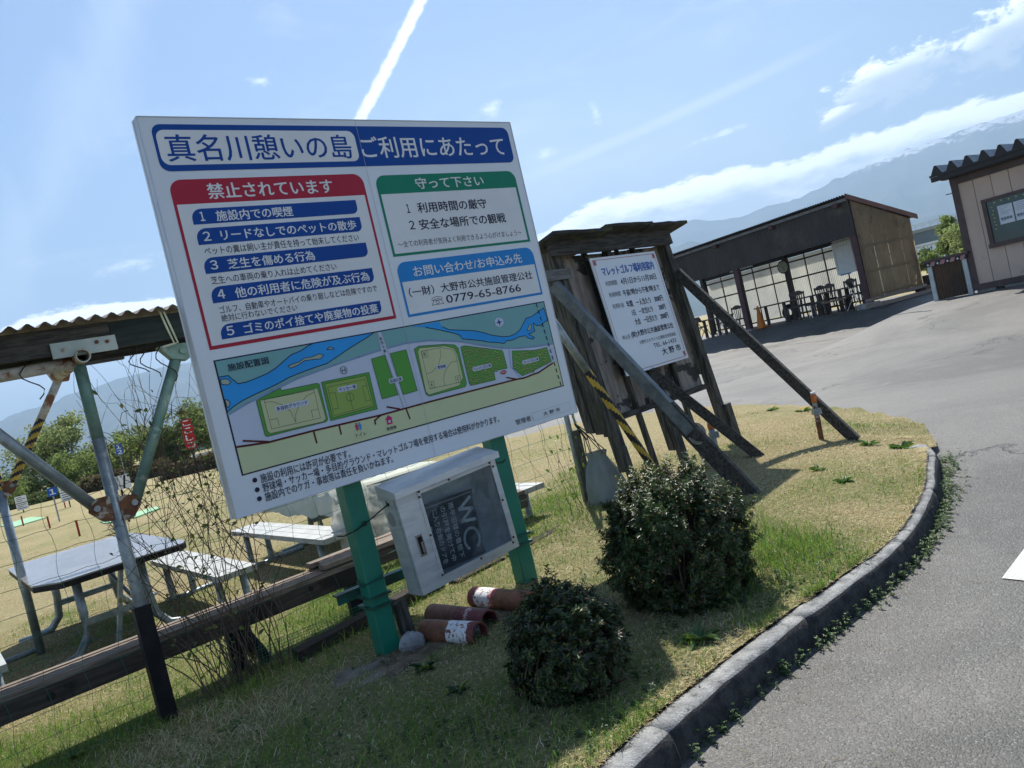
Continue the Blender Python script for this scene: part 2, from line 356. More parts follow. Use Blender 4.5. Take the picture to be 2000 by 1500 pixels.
# cracks
cr=N(n,'ShaderNodeTexVoronoi',feature='DISTANCE_TO_EDGE'); cr.inputs['Scale'].default_value=.22
nv=N(n,'ShaderNodeTexNoise'); nv.inputs['Scale'].default_value=1.4; nv.inputs['Detail'].default_value=6; q.lk(v,nv.inputs['Vector'])
av=N(n,'ShaderNodeVectorMath',operation='MULTIPLY_ADD'); q.lk(nv.outputs['Color'],av.inputs[0]); av.inputs[1].default_value=(2.2,2.2,2.2); q.lk(v,av.inputs[2]); q.lk(av.outputs[0],cr.inputs['Vector'])
ck=q.ss(cr.outputs['Distance'],.010,.003); ck=q.m('MULTIPLY',ck,q.ss(q.noise(v,.5,2),.40,.50)); base=q.mix(q.m('MULTIPLY',ck,.8),base,(.03,.03,.03))
q.lk(base,p.inputs['Base Color']); p.inputs['Roughness'].default_value=.6; p.inputs['Specular IOR Level'].default_value=.55
b=N(n,'ShaderNodeBump'); b.inputs['Strength'].default_value=.9; b.inputs['Distance'].default_value=.006
hh=q.m('ADD',q.m('MULTIPLY',vo.outputs['Distance'],-.6),q.m('ADD',q.m('MULTIPLY',vo2.outputs['Distance'],-.5),q.m('MULTIPLY',ck,-2.))); q.lk(hh,b.inputs['Height']); q.lk(b.outputs[0],p.inputs['Normal']); q.lk(p.outputs[0],o.inputs[0])
mb=MB(); xs=np.unique(np.concatenate([np.arange(-14,40,.8),[40]])); ys=np.unique(np.concatenate([np.arange(-8,32,.5),np.arange(32,110,6)]))
X,Y=np.meshgrid(xs,ys,indexing='ij'); Z=T(X,Y); ny=len(ys)
# the yard ends behind the shelter and the hut, where the field takes over
cells=[]
for i in range(len(xs)-1):
    for j in range(ny-1):
        cx,cy=xs[i]+.4,ys[j]+.25
        sa=(cx-SC1[0])*SN[0]+(cy-SC1[1])*SN[1]
        if (sa>4.6 and cx>-10): continue
        cells.append((i*ny+j,(i+1)*ny+j,(i+1)*ny+j+1,i*ny+j+1))
mb.add(np.stack([X,Y,Z],-1).reshape(-1,3),cells)
road=struct('asphalt_road',mb,asph,smooth=True)
# grass/straw soil
def soil(name,s):
    m=bpy.data.materials.new(name); m.use_nodes=True; n=m.node_tree; n.nodes.clear(); q=NT(n)
    o=N(n,'ShaderNodeOutputMaterial'); p=N(n,'ShaderNodeBsdfPrincipled'); v=N(n,'ShaderNodeTexCoord').outputs['Object']
    a=q.noise(v,s*.6,6,.65,.4); b_=q.noise(v,s*4,6,.7,.3); c_=q.noise(v,38,5,.75,.8)
    c=q.mix(q.ss(c_,.35,.66),(.46,.385,.22),(.22,.185,.095)); c=q.mix(q.m('MULTIPLY',q.ss(q.m('ADD',q.m('MULTIPLY',a,.6),q.m('MULTIPLY',b_,.4)),.5,.62),.55),c,(.19,.23,.07))
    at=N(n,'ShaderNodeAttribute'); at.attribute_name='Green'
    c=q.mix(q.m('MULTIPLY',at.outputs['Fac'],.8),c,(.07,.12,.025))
    q.lk(c,p.inputs['Base Color']); p.inputs['Roughness'].default_value=.95; p.inputs['Specular IOR Level'].default_value=.1
    b=N(n,'ShaderNodeBump'); b.inputs['Strength'].default_value=1; b.inputs['Distance'].default_value=.03; q.lk(c_,b.inputs['Height']); q.lk(b.outputs[0],p.inputs['Normal']); q.lk(p.outputs[0],o.inputs[0]); return m
turfm=soil('turf_soil',1.0)
# greenness of the turf (grass colour, plus foreground shade put into it)
def nz(x,y,s,seed=0):
    return np.array([noise.noise((float(a)*s,float(b)*s,seed)) for a,b in zip(x,y)])
def green(x,y,n1,n2):
    a=(x-FL.O[0])*FL.a[0]+(y-FL.O[1])*FL.a[1]; b=(x-FL.O[0])*FL.b[0]+(y-FL.O[1])*FL.b[1]
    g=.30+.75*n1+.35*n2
    g=g+.42*np.exp(-((b-1.4)/1.1)**2)*(a<2.9)                       # long greener strip under the benches
    g=g+.30*sm(.5,-.6,b)*sm(1.4,.2,x)*sm(5.2,3.8,y)                 # shade under the sign painted in as greener, darker grass
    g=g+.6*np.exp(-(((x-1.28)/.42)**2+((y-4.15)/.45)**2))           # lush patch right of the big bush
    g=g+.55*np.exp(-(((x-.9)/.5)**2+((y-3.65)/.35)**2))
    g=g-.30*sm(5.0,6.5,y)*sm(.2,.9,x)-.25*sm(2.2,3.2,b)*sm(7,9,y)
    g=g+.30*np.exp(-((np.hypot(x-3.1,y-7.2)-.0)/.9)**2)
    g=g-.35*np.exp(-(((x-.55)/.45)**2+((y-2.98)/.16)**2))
    return np.clip(g,0,1)
outer=np.array([(-200,80),(-200,-60),(-30,-60)])
ring=np.vstack([edge,outer]); pts=[tuple(p) for p in ring]; nr=len(pts)
gx=[]
for st,(x0,x1,y0,y1) in ((.18,(-5,4,1,10)),(1.0,(-16,3,-3,30)),(6,(-80,2,-30,80)),(25,(-200,0,-60,80))):
    A,B=np.meshgrid(np.arange(x0,x1,st),np.arange(y0,y1,st)); A=A.ravel(); B=B.ravel()
    k=inpoly(A,B,edge if False else ring)
    if gx:
        for (a0,a1,b0,b1) in done: k&=~((A>a0)&(A<a1)&(B>b0)&(B<b1))
    A=A[k];B=B[k]
    dmin=np.min(np.hypot(A[:,None]-edge[None,::2,0],B[:,None]-edge[None,::2,1]),axis=1); k=dmin>st*.5
    gx+=list(zip(A[k],B[k])); done=(done if 'done' in globals() else [])+[(x0,x1,y0,y1)]
res=geometry.delaunay_2d_cdt([Vector(p) for p in pts+gx],[(i,(i+1)%nr) for i in range(nr)],[],1,1e-5)
vx=np.array([(a.x,a.y) for a in res[0]]); mb=MB(); vz=turf(vx[:,0],vx[:,1])
mb.add(np.column_stack([vx,vz]),[tuple(f) for f in res[2]])
fld=struct('grass_field',mb,turfm,smooth=True)
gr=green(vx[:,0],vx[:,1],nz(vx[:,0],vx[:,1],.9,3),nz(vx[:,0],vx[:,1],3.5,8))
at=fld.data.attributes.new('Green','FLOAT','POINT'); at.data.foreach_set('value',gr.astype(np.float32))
# far ground
mb=MB(); rs=[0,60,120,250,500,1000,2500,6000,14000]; nn_=64
P=[(0,40,-.35)]
for r in rs[1:]:
    for k in range(nn_): t=2*PI*k/nn_; P.append((r*math.cos(t),40+r*math.sin(t),-.35))
F_=[(0,1+k,1+(k+1)%nn_) for k in range(nn_)]
for i in range(len(rs)-2):
    for k in range(nn_): a=1+i*nn_+k; b=1+i*nn_+(k+1)%nn_; F_.append((a,a+nn_,b+nn_,b))
mb.add(P,F_); struct('ground',mb,turfm)
# field behind the yard buildings
mb=MB(); xs=np.arange(-12,150,4.); ys=np.arange(14,200,4.); X,Y=np.meshgrid(xs,ys,indexing='ij'); sa_=(X-SC1[0])*SN[0]+(Y-SC1[1])*SN[1]; Z=T(X,Y)-np.where(sa_>5,.03,.35); ny=len(ys)
mb.add(np.stack([X,Y,Z],-1).reshape(-1,3),[(i*ny+j,(i+1)*ny+j,(i+1)*ny+j+1,i*ny+j+1) for i in range(len(xs)-1) for j in range(ny-1) if not (xs[i]<6 and ys[j]<50)])
struct('far_field',mb,turfm,smooth=True)
# kerb: short concrete stones, worn arris
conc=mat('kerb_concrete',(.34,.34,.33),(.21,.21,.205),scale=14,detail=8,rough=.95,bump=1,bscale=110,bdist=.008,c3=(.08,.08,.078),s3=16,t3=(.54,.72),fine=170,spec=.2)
cface=mat('kerb_face_shade_lichen',(.035,.034,.036),(.07,.068,.066),scale=20,detail=8,rough=.95,bump=1,bscale=110,bdist=.008,fine=150,spec=.15)  # near-black face: its shade painted into the colour, over lichen staining
kerb=bpy.data.objects.new('kerb',None); COL.objects.link(kerb); kerb['kind']='structure'
L=np.concatenate([[0],np.cumsum(np.linalg.norm(np.diff(KC,axis=0),axis=1))]); tn=np.gradient(KC,axis=0); tn/=np.linalg.norm(tn,axis=1)[:,None]; nr_=np.stack([-tn[:,1],tn[:,0]],1)
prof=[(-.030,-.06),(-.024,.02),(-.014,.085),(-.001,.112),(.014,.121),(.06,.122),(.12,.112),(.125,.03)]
s0=4.0
while s0<L[-1]-.1:
    s1=min(s0+1.0,L[-1]); ss_=np.linspace(s0+.0015,s1-.0015,14); mb=MB(); rows=[]
    for k,sx in enumerate(ss_):
        c=np.array([np.interp(sx,L,KC[:,i]) for i in (0,1)]); nn2=np.array([np.interp(sx,L,nr_[:,i]) for i in (0,1)])
        fade=1-.75*float(sm(5.1,6.8,c[1]))
        rows.append([(c[0]+nn2[0]*(a+.006*noise.noise((sx*9,a*30,z*30))),c[1]+nn2[1]*(a+.006*noise.noise((sx*9,a*30,5+z*30))),float(T(*c))+z*fade+.009*noise.noise((sx*7,z*40,a*20))+.005*noise.noise((sx*31,z*60,a*50))) for a,z in prof])
    if float(np.interp(s0,L,KC[:,1]))>5.75: break
    m_=len(prof); vs=[p for r in rows for p in r]
    mb.add(vs,[(i*m_+j,(i+1)*m_+j,(i+1)*m_+j+1,i*m_+j+1) for i in range(len(rows)-1) for j in range(m_-1)]+[tuple(range(m_)),tuple((len(rows)-1)*m_+j for j in range(m_))[::-1]])
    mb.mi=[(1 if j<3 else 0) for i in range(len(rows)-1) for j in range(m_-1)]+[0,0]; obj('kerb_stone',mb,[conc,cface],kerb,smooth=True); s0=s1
# white arrow mark on the road and faint bay line
paint=mat('road_paint',(.58,.60,.58),(.42,.43,.41),scale=40,rough=.7,bump=.6,bscale=120,bdist=.003,c3=(.16,.155,.145),s3=55,t3=(.60,.66))
def decal(name,poly,dz,m,par=None):
    mb=MB(); mb.add([(x,y,float(T(x,y))+dz) for x,y in poly],[tuple(range(len(poly)))]); return struct(name,mb,m)
a=gt(1957,1131);b=gt(2000,1074);c=gt(2060,1050);d=gt(2060,1142)
decal('road_marking',[(a[0],a[1]),(d[0],d[1]),(c[0]+.2,c[1]-.05),(b[0],b[1])],.005,paint)
_unused=None
wl=mat('worn_line',(.22,.22,.21),(.15,.15,.145),scale=12,rough=.8,bump=0,c3=(.12,.12,.115),s3=6,t3=(.5,.6))
pa=gt(1375,690);pb=gt(1820,607); mb=MB(); N_=24
for i in range(N_):
    t0,t1=i/N_,(i+1)/N_; A0=pa*(1-t0)+pb*t0; A1=pa*(1-t1)+pb*t1
    mb.add([(A0[0],A0[1],float(T(A0[0],A0[1]))+.012),(A1[0],A1[1],float(T(A1[0],A1[1]))+.012),(A1[0]+.04,A1[1]+.09,float(T(A1[0]+.04,A1[1]+.09))+.012),(A0[0]+.04,A0[1]+.09,float(T(A0[0]+.04,A0[1]+.09))+.012)],[(0,1,2,3)])
struct('faded_bay_line',mb,wl)
# ------------------------------------------------------------------ foliage helpers
def leafmat(name,rough=.5,transl=.35,spec=.3):
    m=bpy.data.materials.new(name); m.use_nodes=True; n=m.node_tree; n.nodes.clear(); q=NT(n)
    o=N(n,'ShaderNodeOutputMaterial'); p=N(n,'ShaderNodeBsdfPrincipled'); at=N(n,'ShaderNodeAttribute'); at.attribute_name='Col'
    q.lk(at.outputs['Color'],p.inputs['Base Color']); p.inputs['Roughness'].default_value=rough; p.inputs['Specular IOR Level'].default_value=spec
    tr=N(n,'ShaderNodeBsdfTranslucent'); q.lk(at.outputs['Color'],tr.inputs[0]); ms=N(n,'ShaderNodeMixShader'); ms.inputs[0].default_value=transl
    q.lk(p.outputs[0],ms.inputs[1]); q.lk(tr.outputs[0],ms.inputs[2]); q.lk(ms.outputs[0],o.inputs[0]); return m
LM=leafmat('leaf',.42,.3,.5); GM=leafmat('grass_blade',.75,.35,.15); TM=leafmat('tree_leaf',.7,.45,.2)
def fastmesh(name,V,quads,cols,m,parent=None,tris=None,kind=None):
    me=bpy.data.meshes.new(name); V=np.asarray(V,np.float32).reshape(-1,3)
    if parent is not None:
        Mx=np.array(wm(parent).inverted(),dtype=np.float32); V=V@Mx[:3,:3].T+Mx[:3,3]
    me.vertices.add(len(V)); me.vertices.foreach_set('co',V.ravel())
    fv=quads.shape[1]; nf=len(quads); me.loops.add(nf*fv); me.polygons.add(nf)
    me.loops.foreach_set('vertex_index',quads.astype(np.int32).ravel()); me.polygons.foreach_set('loop_start',(np.arange(nf)*fv).astype(np.int32)); me.polygons.foreach_set('loop_total',np.full(nf,fv,np.int32))
    me.update(calc_edges=True)
    if cols is not None:
        ca=me.color_attributes.new('Col','FLOAT_COLOR','POINT'); cc=np.ones((len(V),4),np.float32); cc[:,:3]=cols; ca.data.foreach_set('color',cc.ravel())
    me.materials.append(m); o=bpy.data.objects.new(name,me); COL.objects.link(o)
    if parent is not None: o.parent=parent
    if kind: o['kind']=kind
    return o
def unit(v): return v/np.maximum(np.linalg.norm(v,axis=-1,keepdims=True),1e-9)
def leaves(C,D,Nn,ln,wd,fold=.25,droop=.15):
    """kite shaped folded leaves: C base points, D directions, Nn approx normals"""
    k=len(C); D=unit(D); S=unit(np.cross(D,Nn)); U=np.cross(S,D); ln=np.broadcast_to(ln,(k,))[:,None]; wd=np.broadcast_to(wd,(k,))[:,None]
    V=np.empty((k,6,3),np.float32)
    V[:,0]=C; V[:,1]=C+D*ln*.4+S*wd*.5+U*wd*fold; V[:,2]=C+D*ln*.75+S*wd*.36+U*(wd*fold-ln*droop*.4); V[:,3]=C+D*ln-U*ln*droop; V[:,4]=C+D*ln*.75-S*wd*.36+U*(wd*fold-ln*droop*.4); V[:,5]=C+D*ln*.4-S*wd*.5+U*wd*fold
    i=np.arange(k)[:,None]*6
    Q=np.concatenate([i+np.array([[0,1,2,3]]),i+np.array([[0,3,4,5]])],0); return V.reshape(-1,3),Q
def colr(base,k,var=.25,mix=None,frac=0,per=6):
    c=np.array(base)[None,:]*(1+RNG.uniform(-var,var,(k,1)))*(1+RNG.uniform(-.08,.08,(k,3)))
    if mix is not None:
        s=RNG.random(k)<frac; c[s]=np.array(mix)*(1+RNG.uniform(-var,var,(s.sum(),1)))
    return np.repeat(np.clip(c,0,1),per,axis=0)
# ------------------------------------------------------------------ grass blades
def bare(x,y):
    a=(x-FL.O[0])*FL.a[0]+(y-FL.O[1])*FL.a[1]; b=(x-FL.O[0])*FL.b[0]+(y-FL.O[1])*FL.b[1]
    return (np.exp(-((a-.45)/.62)**2-((b+.08)/.17)**2)+.6*np.exp(-((a+.1)/.35)**2-((b+.25)/.14)**2)>RNG.uniform(.15,1.1,len(x)))
def blades(name,n,x0,x1,y0,y1,hmin,hmax,wd,keep,flatness=.6,gbias=0,strawb=1.0,xy=None):
    x=RNG.uniform(x0,x1,n); y=RNG.uniform(y0,y1,n)
    if xy is not None: x,y=xy
    k=inpoly(x,y,ring)&keep(x,y)&~bare(x,y); x=x[k]; y=y[k]
    a=x*.973+0; # keep to what the view can see, with a margin
    dep=y; pxs=1000+FPX*((x*AX[0]+y*AX[1]+(0-CZ)*AX[2])/(x*_fw[0]+y*_fw[1]-CZ*_fw[2])); k=(pxs>-250)&(pxs<2250); x=x[k]; y=y[k]; n=len(x)
    gxx=(x*4).astype(int); key={}
    ux=np.round(x*6)/6; uy=np.round(y*6)/6; cache={}
    n1=np.empty(n); n2=np.empty(n)
    for i,(a_,b_) in enumerate(zip(ux,uy)):
        kk=(a_,b_)
        if kk not in cache: cache[kk]=(noise.noise((a_*.9,b_*.9,3)),noise.noise((a_*3.5,b_*3.5,8)))
        n1[i],n2[i]=cache[kk]
    g=np.clip(green(x,y,n1,n2)+gbias+RNG.normal(0,.08,n),0,1); isg=RNG.random(n)<np.clip(g*1.05-.12,0,1)**1.15
    z=turf(x,y); h=RNG.uniform(hmin,hmax,n)*np.where(isg,.75+.7*g,.85); th=RNG.uniform(0,2*PI,n)
    lean=np.where(isg,RNG.uniform(.15,.8,n),RNG.uniform(.5,1.5,n)*flatness*1.6)
    D=np.stack([np.cos(th)*lean,np.sin(th)*lean,np.ones(n)],1); D=unit(D); th2=th+RNG.normal(0,.7,n)
    D2=unit(np.stack([np.cos(th2)*(lean*2+.2),np.sin(th2)*(lean*2+.2),np.where(isg,.6,.15)],1))
    B=np.stack([x,y,z-.006],1); S=np.stack([-np.sin(th+.5),np.cos(th+.5),np.zeros(n)],1); w_=(wd*RNG.uniform(.6,1.25,n))[:,None]; h=h[:,None]
    V=np.empty((n,5,3)); V[:,0]=B-S*w_; V[:,1]=B+S*w_; Mx=B+D*h*.55; V[:,2]=Mx+S*w_*.8; V[:,3]=Mx-S*w_*.8; V[:,4]=Mx+D2*h*.6
    i=np.arange(n)[:,None]*5; T3=np.concatenate([i+np.array([[0,1,2]]),i+np.array([[0,2,3]]),i+np.array([[3,2,4]])],0)
    straw=np.array([(.62,.52,.30),(.50,.40,.21),(.70,.63,.43),(.40,.31,.16)])[RNG.integers(0,4,n)]*strawb
    grn=np.array([(.15,.30,.035),(.10,.24,.035),(.24,.34,.06),(.28,.32,.09)])[RNG.integers(0,4,n)]
    c=np.where(isg[:,None],grn,straw)*(1+RNG.uniform(-.2,.2,(n,1))); c=np.repeat(c,5,0)
    return fastmesh(name,V,T3,np.clip(c,0,1),GM,kind='stuff')
g1=blades('grass',150000,-4,3.6,1.7,5.2,.018,.05,.0016,lambda x,y:np.ones(len(x),bool))
tag(g1,'short mixed straw and green turf around the sign posts and bushes','grass')
g2=blades('grass',130000,-5.5,3.7,5.2,9.0,.02,.045,.0026,lambda x,y:np.ones(len(x),bool),strawb=.95)
tag(g2,'dry yellow turf between the notice board and the picnic tables','grass')
g3=blades('grass',110000,-11,3,9.0,16,.015,.035,.0045,lambda x,y:np.ones(len(x),bool),flatness=.8,strawb=.9)
tag(g3,'thin mown grass of the golf field behind the benches','grass')
def bnear(x,y): 
    b=(x-FL.O[0])*FL.b[0]+(y-FL.O[1])*FL.b[1]; a=(x-FL.O[0])*FL.a[0]+(y-FL.O[1])*FL.a[1]
    return (np.exp(-((b-1.65)/.42)**2)*(a<2.6)+1.2*np.exp(-((b-.75)/.16)**2)*(a<2.4)>RNG.random(len(x)))
g4=blades('grass',16000,-5,1.6,3,8,.035,.085,.0022,bnear,flatness=.35,gbias=.35)
tag(g4,'long unmown grass growing along the plank bench and fence foot','grass')
# loose straw heap by the fence post at lower left
def patch(cx,cy,r): return lambda x,y: np.exp(-(((x-cx)**2+(y-cy)**2)/r**2))>RNG.random(len(x))
P_=gt(330,1445,.1); g5=blades('straw',9000,P_[0]-.7,P_[0]+.9,P_[1]-.6,P_[1]+.5,.07,.16,.0017,patch(P_[0]+.1,P_[1],.42),flatness=1.1,gbias=-1)
tag(g5,'loose pale straw lying at the foot of the fence post','straw')
P_=gt(1230,940,.1); g6=blades('grass',5000,.7,1.5,3.4,4.8,.05,.10,.002,patch(1.22,4.15,.32),flatness=.3,gbias=.6)
tag(g6,'lush green tuft of grass to the right of the larger bush','grass')

def tuft(x,y): return np.array([noise.noise((float(a)*4.3,float(b)*4.3,31))>.22 for a,b in zip(x,y)])
g7=blades('grass',26000,-3,3.6,1.8,7.5,.045,.09,.0019,tuft,flatness=.6)
tag(g7,'scattered longer tufts standing out of the turf on the island','grass')

ii=RNG.integers(int(len(KI)*.4),len(KI)-1,15000); tt=RNG.random(15000)[:,None]; nn8=np.array([[-(KI[min(k+1,len(KI)-1)]-KI[k])[1],(KI[min(k+1,len(KI)-1)]-KI[k])[0]] for k in range(len(KI))]); nn8/=np.maximum(np.linalg.norm(nn8,axis=1),1e-9)[:,None]
c8=KI[ii]*(1-tt)+KI[ii+1]*tt; p8=c8+nn8[ii]*np.abs(RNG.normal(0,.03,15000))[:,None]+nn8[ii]*.002
g8=blades('grass',15000,0,1,0,1,.025,.06,.0017,lambda x,y:np.array([noise.noise((float(a)*4,float(b)*4,9))>-.25 for a,b in zip(x,y)]),flatness=1.1,gbias=-.12,xy=(p8[:,0],p8[:,1]))
tag(g8,'ragged dry grass hanging over the back edge of the kerb','grass')
# ------------------------------------------------------------------ flat print helpers (sign frame: X right, Z up, layers in front of the panel)
TXT={}
def textpoly(body,bold=0.):
    k=(body,bold)
    if k in TXT: return TXT[k]
    f=bpy.data.curves.new('t','FONT'); f.body=body; f.resolution_u=3
    o=bpy.data.objects.new('t',f); COL.objects.link(o); bpy.context.view_layer.update()
    me=bpy.data.meshes.new_from_object(o.evaluated_get(bpy.context.evaluated_depsgraph_get()))
    V=np.array([v.co[:2] for v in me.vertices]); Fs=[tuple(p.vertices) for p in me.polygons]
    bpy.data.objects.remove(o); bpy.data.curves.remove(f); bpy.data.meshes.remove(me); TXT[k]=(V,Fs); return TXT[k]
class Print:
    """collects flat shapes on a plane; pos(X,Z,lift)->world"""
    def __init__(s,pos): s.pos=pos; s.mbs={}; s.solo=[]; s.batch=False
    def one(s,m,pts,fs):
        mb=MB(); mb.add(pts,fs); s.solo.append((mb,m))
    def g(s,m): return s.mbs.setdefault(m.name,(MB(),m))[0]
    def poly(s,m,pts,l):
        if s.batch: s.g(m).add([s.pos(x,z,l) for x,z in pts],[tuple(range(len(pts)))])
        else: s.one(m,[s.pos(x,z,l) for x,z in pts],[tuple(range(len(pts)))])
    def tri(s,m,pts,l):     # concave outline
        P=[Vector((x,z,0)) for x,z in pts]; t=geometry.tessellate_polygon([P]); s.one(m,[s.pos(x,z,l) for x,z in pts],[tuple(f) for f in t])
    def rr(s,m,x0,z0,x1,z1,r,l,n=6):   # r: corner radii TL,TR,BR,BL
        if not isinstance(r,(tuple,list)): r=(r,)*4
        P=[]
        for (cx,cz,sx,sz,rad,a0) in ((x0,z1,1,-1,r[0],180),(x1,z1,-1,-1,r[1],90),(x1,z0,-1,1,r[2],0),(x0,z0,1,1,r[3],-90)):
            if rad<=0: P.append((cx,cz)); continue
            for k in range(n+1):
                t=math.radians(a0-90*k/n); P.append((cx+sx*rad+rad*math.cos(t),cz+sz*rad+rad*math.sin(t)))
        s.poly(m,P,l)
    def line(s,m,pts,wd,l,closed=False):
        pts=[np.array(p,float) for p in pts]
        if closed: pts=pts+[pts[0],pts[1]]
        for a,b in zip(pts[:-1],pts[1:]):
            d=b-a; L_=np.hypot(*d)
            if L_<1e-6: continue
            d/=L_; nn=np.array([-d[1],d[0]])*wd/2; e=d*wd*.3
            s.g(m).add([s.pos(x,z,l) for x,z in (a-e-nn,b+e-nn,b+e+nn,a-e+nn)],[(0,1,2,3)])
    def dash(s,m,a,b,wd,on,off,l):
        a=np.array(a,float);b=np.array(b,float);L_=np.hypot(*(b-a));d=(b-a)/L_;t=0
        while t<L_: s.line(m,[a+d*t,a+d*min(t+on,L_)],wd,l); t+=on+off
    def disc(s,m,x,z,r,l,n=20,ry=None): s.poly(m,[(x+r*math.cos(2*PI*k/n),z+(ry or r)*math.sin(2*PI*k/n)) for k in range(n)],l)
    def text(s,m,body,x0,x1,z0,z1,l=.003,bold=0.,rot=0):   # fit the ink box
        V,Fs=textpoly(body); lo=V.min(0); hi=V.max(0); U=(V-lo)/(hi-lo)
        if rot==0: P=[(x0+(x1-x0)*u,z0+(z1-z0)*v_) for u,v_ in U]
        else: P=[(x0+(x1-x0)*v_,z1-(z1-z0)*u) for u,v_ in U]
        em=(z1-z0 if rot==0 else x1-x0)*bold*1.15
        sh_=[(0,0)] if em==0 else [(-em,0),(em,0),(0,em*.6),(0,-em*.6)]
        mb=MB()
        for i,(dx,dz) in enumerate(sh_): mb.add([s.pos(x+dx,z+dz,l+i*.00012) for x,z in P],Fs)
        s.solo.append((mb,('T',m)))
    def done(s,parent,names):
        for k,(mb,m) in s.mbs.items():
            obj(names.get(k,'lettering').replace('lettering','printed_lines'),mb,m,parent,kind='stuff')
        for mb,m in s.solo:
            if isinstance(m,tuple): obj('lettering',mb,m[1],parent)
            else: obj(names.get(m.name,'printed_shape'),mb,m,parent)
ink=flat('print_navy',(.018,.022,.055)); blue=flat('print_blue',(.003,.062,.31)); red=flat('print_red',(.42,.022,.05)); grn=flat('print_green',(.008,.22,.13)); cyan=flat('print_cyan',(.02,.24,.62))
pwhite=flat('print_white',(.74,.76,.78)); river=flat('print_river',(.03,.33,.78)); bankc_=flat('print_bank',(.20,.42,.43)); bankd=flat('print_levee',(.22,.33,.48)); mapbg=flat('print_ground',(.55,.61,.74)); town=flat('print_town',(.58,.64,.38))
fgreen=flat('print_field_green',(.10,.34,.06)); fcream=flat('print_cream',(.55,.58,.33)); folive=flat('print_olive',(.30,.42,.10)); maroon=flat('print_maroon',(.10,.018,.016)); pink=flat('print_pink',(.55,.03,.16)); pblue2=flat('print_sky',(.04,.28,.70)); bunk=flat('print_bunker',(.42,.50,.16)); isle=flat('print_isle',(.36,.44,.36))
# ------------------------------------------------------------------ main information sign
SW_=2.29; SH=1.94; A0=-.528; Z0=1.068
sign=thing('information_sign','large white information sign with blue title band and site map on two green posts','sign',FL(.55,.05,.08),FL.rot)
mb=MB(); mb.box(FL,A0,A0+SW_,0,.055,Z0,Z0+SH); mb.box(FL,A0-.006,A0+SW_+.006,.055,.075,Z0-.004,Z0+SH+.004)
panel=obj('panel',mb,signw,sign)
edgem=mat('sign_edge',(.50,.53,.57),(.42,.45,.50),scale=5,rough=.4,metal=.3,bump=0)
mb=MB()
mb.box(FL,A0-.004,A0,-.003,.053,Z0-.003,Z0+SH+.003); mb.box(FL,A0+SW_,A0+SW_+.004,-.003,.053,Z0-.003,Z0+SH+.003)
mb.box(FL,A0,A0+SW_,-.003,.053,Z0+SH,Z0+SH+.004); mb.box(FL,A0,A0+SW_,-.003,.053,Z0-.004,Z0); obj('edge_trim',mb,edgem,sign)
for x0 in (.070,1.083):
    mb=MB(); mb.slab(FL,[(x0+.006,.078),(x0+.104,.078),(x0+.11,.084),(x0+.11,.176),(x0+.104,.182),(x0+.006,.182),(x0,.176),(x0,.084)],-.05,Z0+SH-.1)
    obj('post',mb,greenp,sign)
mb=MB(); mb.box(FL,-.045,1.30,.235,.243,.42,.475); mb.box(FL,-.045,1.30,.243,.29,.467,.475); obj('cross_rail',mb,greend,sign)
for x0 in (.070,1.083):
    for z0,z1 in ((.425,.438),(.37,.384)): mb=MB(); mb.box(FL,x0-.012,x0+.122,.060,.235,z0,z1); obj('clamp',mb,greend,sign)
mb=MB(); P=[]
for k in range(80):
    t=k/79*2*PI*2.2; P.append(FL(.125+.072*math.cos(t)*1.02,.13+.068*math.sin(t),.50+.03*k/79+.01*math.sin(t*1.7)))
mb.tube(P,.0045,5); mb.tube([FL(.185,.06,.53),FL(.21,.03,.57),FL(.2,.04,.60)],.003,5); obj('wire_wrap',mb,mat('green_wire',(.01,.09,.07),rough=.6,bump=0),sign)
def sp(x,z,l): return FL(A0+x,-.0006*1-l,Z0+z)
p=Print(sp); L1,L2,L3,L4,L5=.0008,.0016,.0024,.0032,.0040
p.rr(blue,.05,1.677,2.255,1.906,.045,L1); p.rr(pwhite,.064,1.707,1.123,1.878,.04,L2)
p.text(blue,'真名川憩いの島',.098,1.085,1.723,1.856,L3,.012); p.text(pwhite,'ご利用にあたって',1.147,2.193,1.722,1.846,L3,.012)
# left frame
p.rr(red,.068,.808,1.113,1.636,(.06,.06,0,0),L1); p.poly(pwhite,[(.082,.826),(1.098,.826),(1.098,1.515),(.082,1.515)],L2); p.text(pwhite,'禁止されています',.241,.915,1.535,1.612,L3,.02)
for (z0,z1) in ((1.414,1.49),(1.314,1.394),(1.172,1.25),(1.027,1.106),(.849,.92)): p.rr(blue,.137,z0,1.034,z1,(.05,0,.035,0),L3)
for t_,x1,z0,z1 in (('施設内での喫煙',.652,1.424,1.476),('リードなしでのペットの散歩',1.0,1.327,1.379),('芝生を傷める行為',.714,1.183,1.234),('他の利用者に危険が及ぶ行為',1.004,1.038,1.09),('ゴミのポイ捨てや廃棄物の投棄',1.01,.857,.908)):
    p.text(pwhite,t_,.253,x1,z0,z1,L4,.02)
for d_,z0 in (('１',1.430),('２',1.332),('３',1.190),('４',1.045),('５',.863)): p.text(pwhite,d_,.176 if d_=='１' else .168,.196 if d_=='１' else .202,z0,z0+.044,L4,.03)
for t_,x0,x1,z0,z1 in (('ペットの糞は飼い主が責任を持って始末してください',.155,.998,1.262,1.302),('芝生への車両の乗り入れは止めてください',.153,.824,1.118,1.157),('ゴルフ、自動車やオートバイの乗り廻しなどは危険ですので',.158,1.034,.972,1.01),('絶対に行わないでください',.158,.55,.932,.968)): p.text(ink,t_,x0,x1,z0,z1,L3,.004)
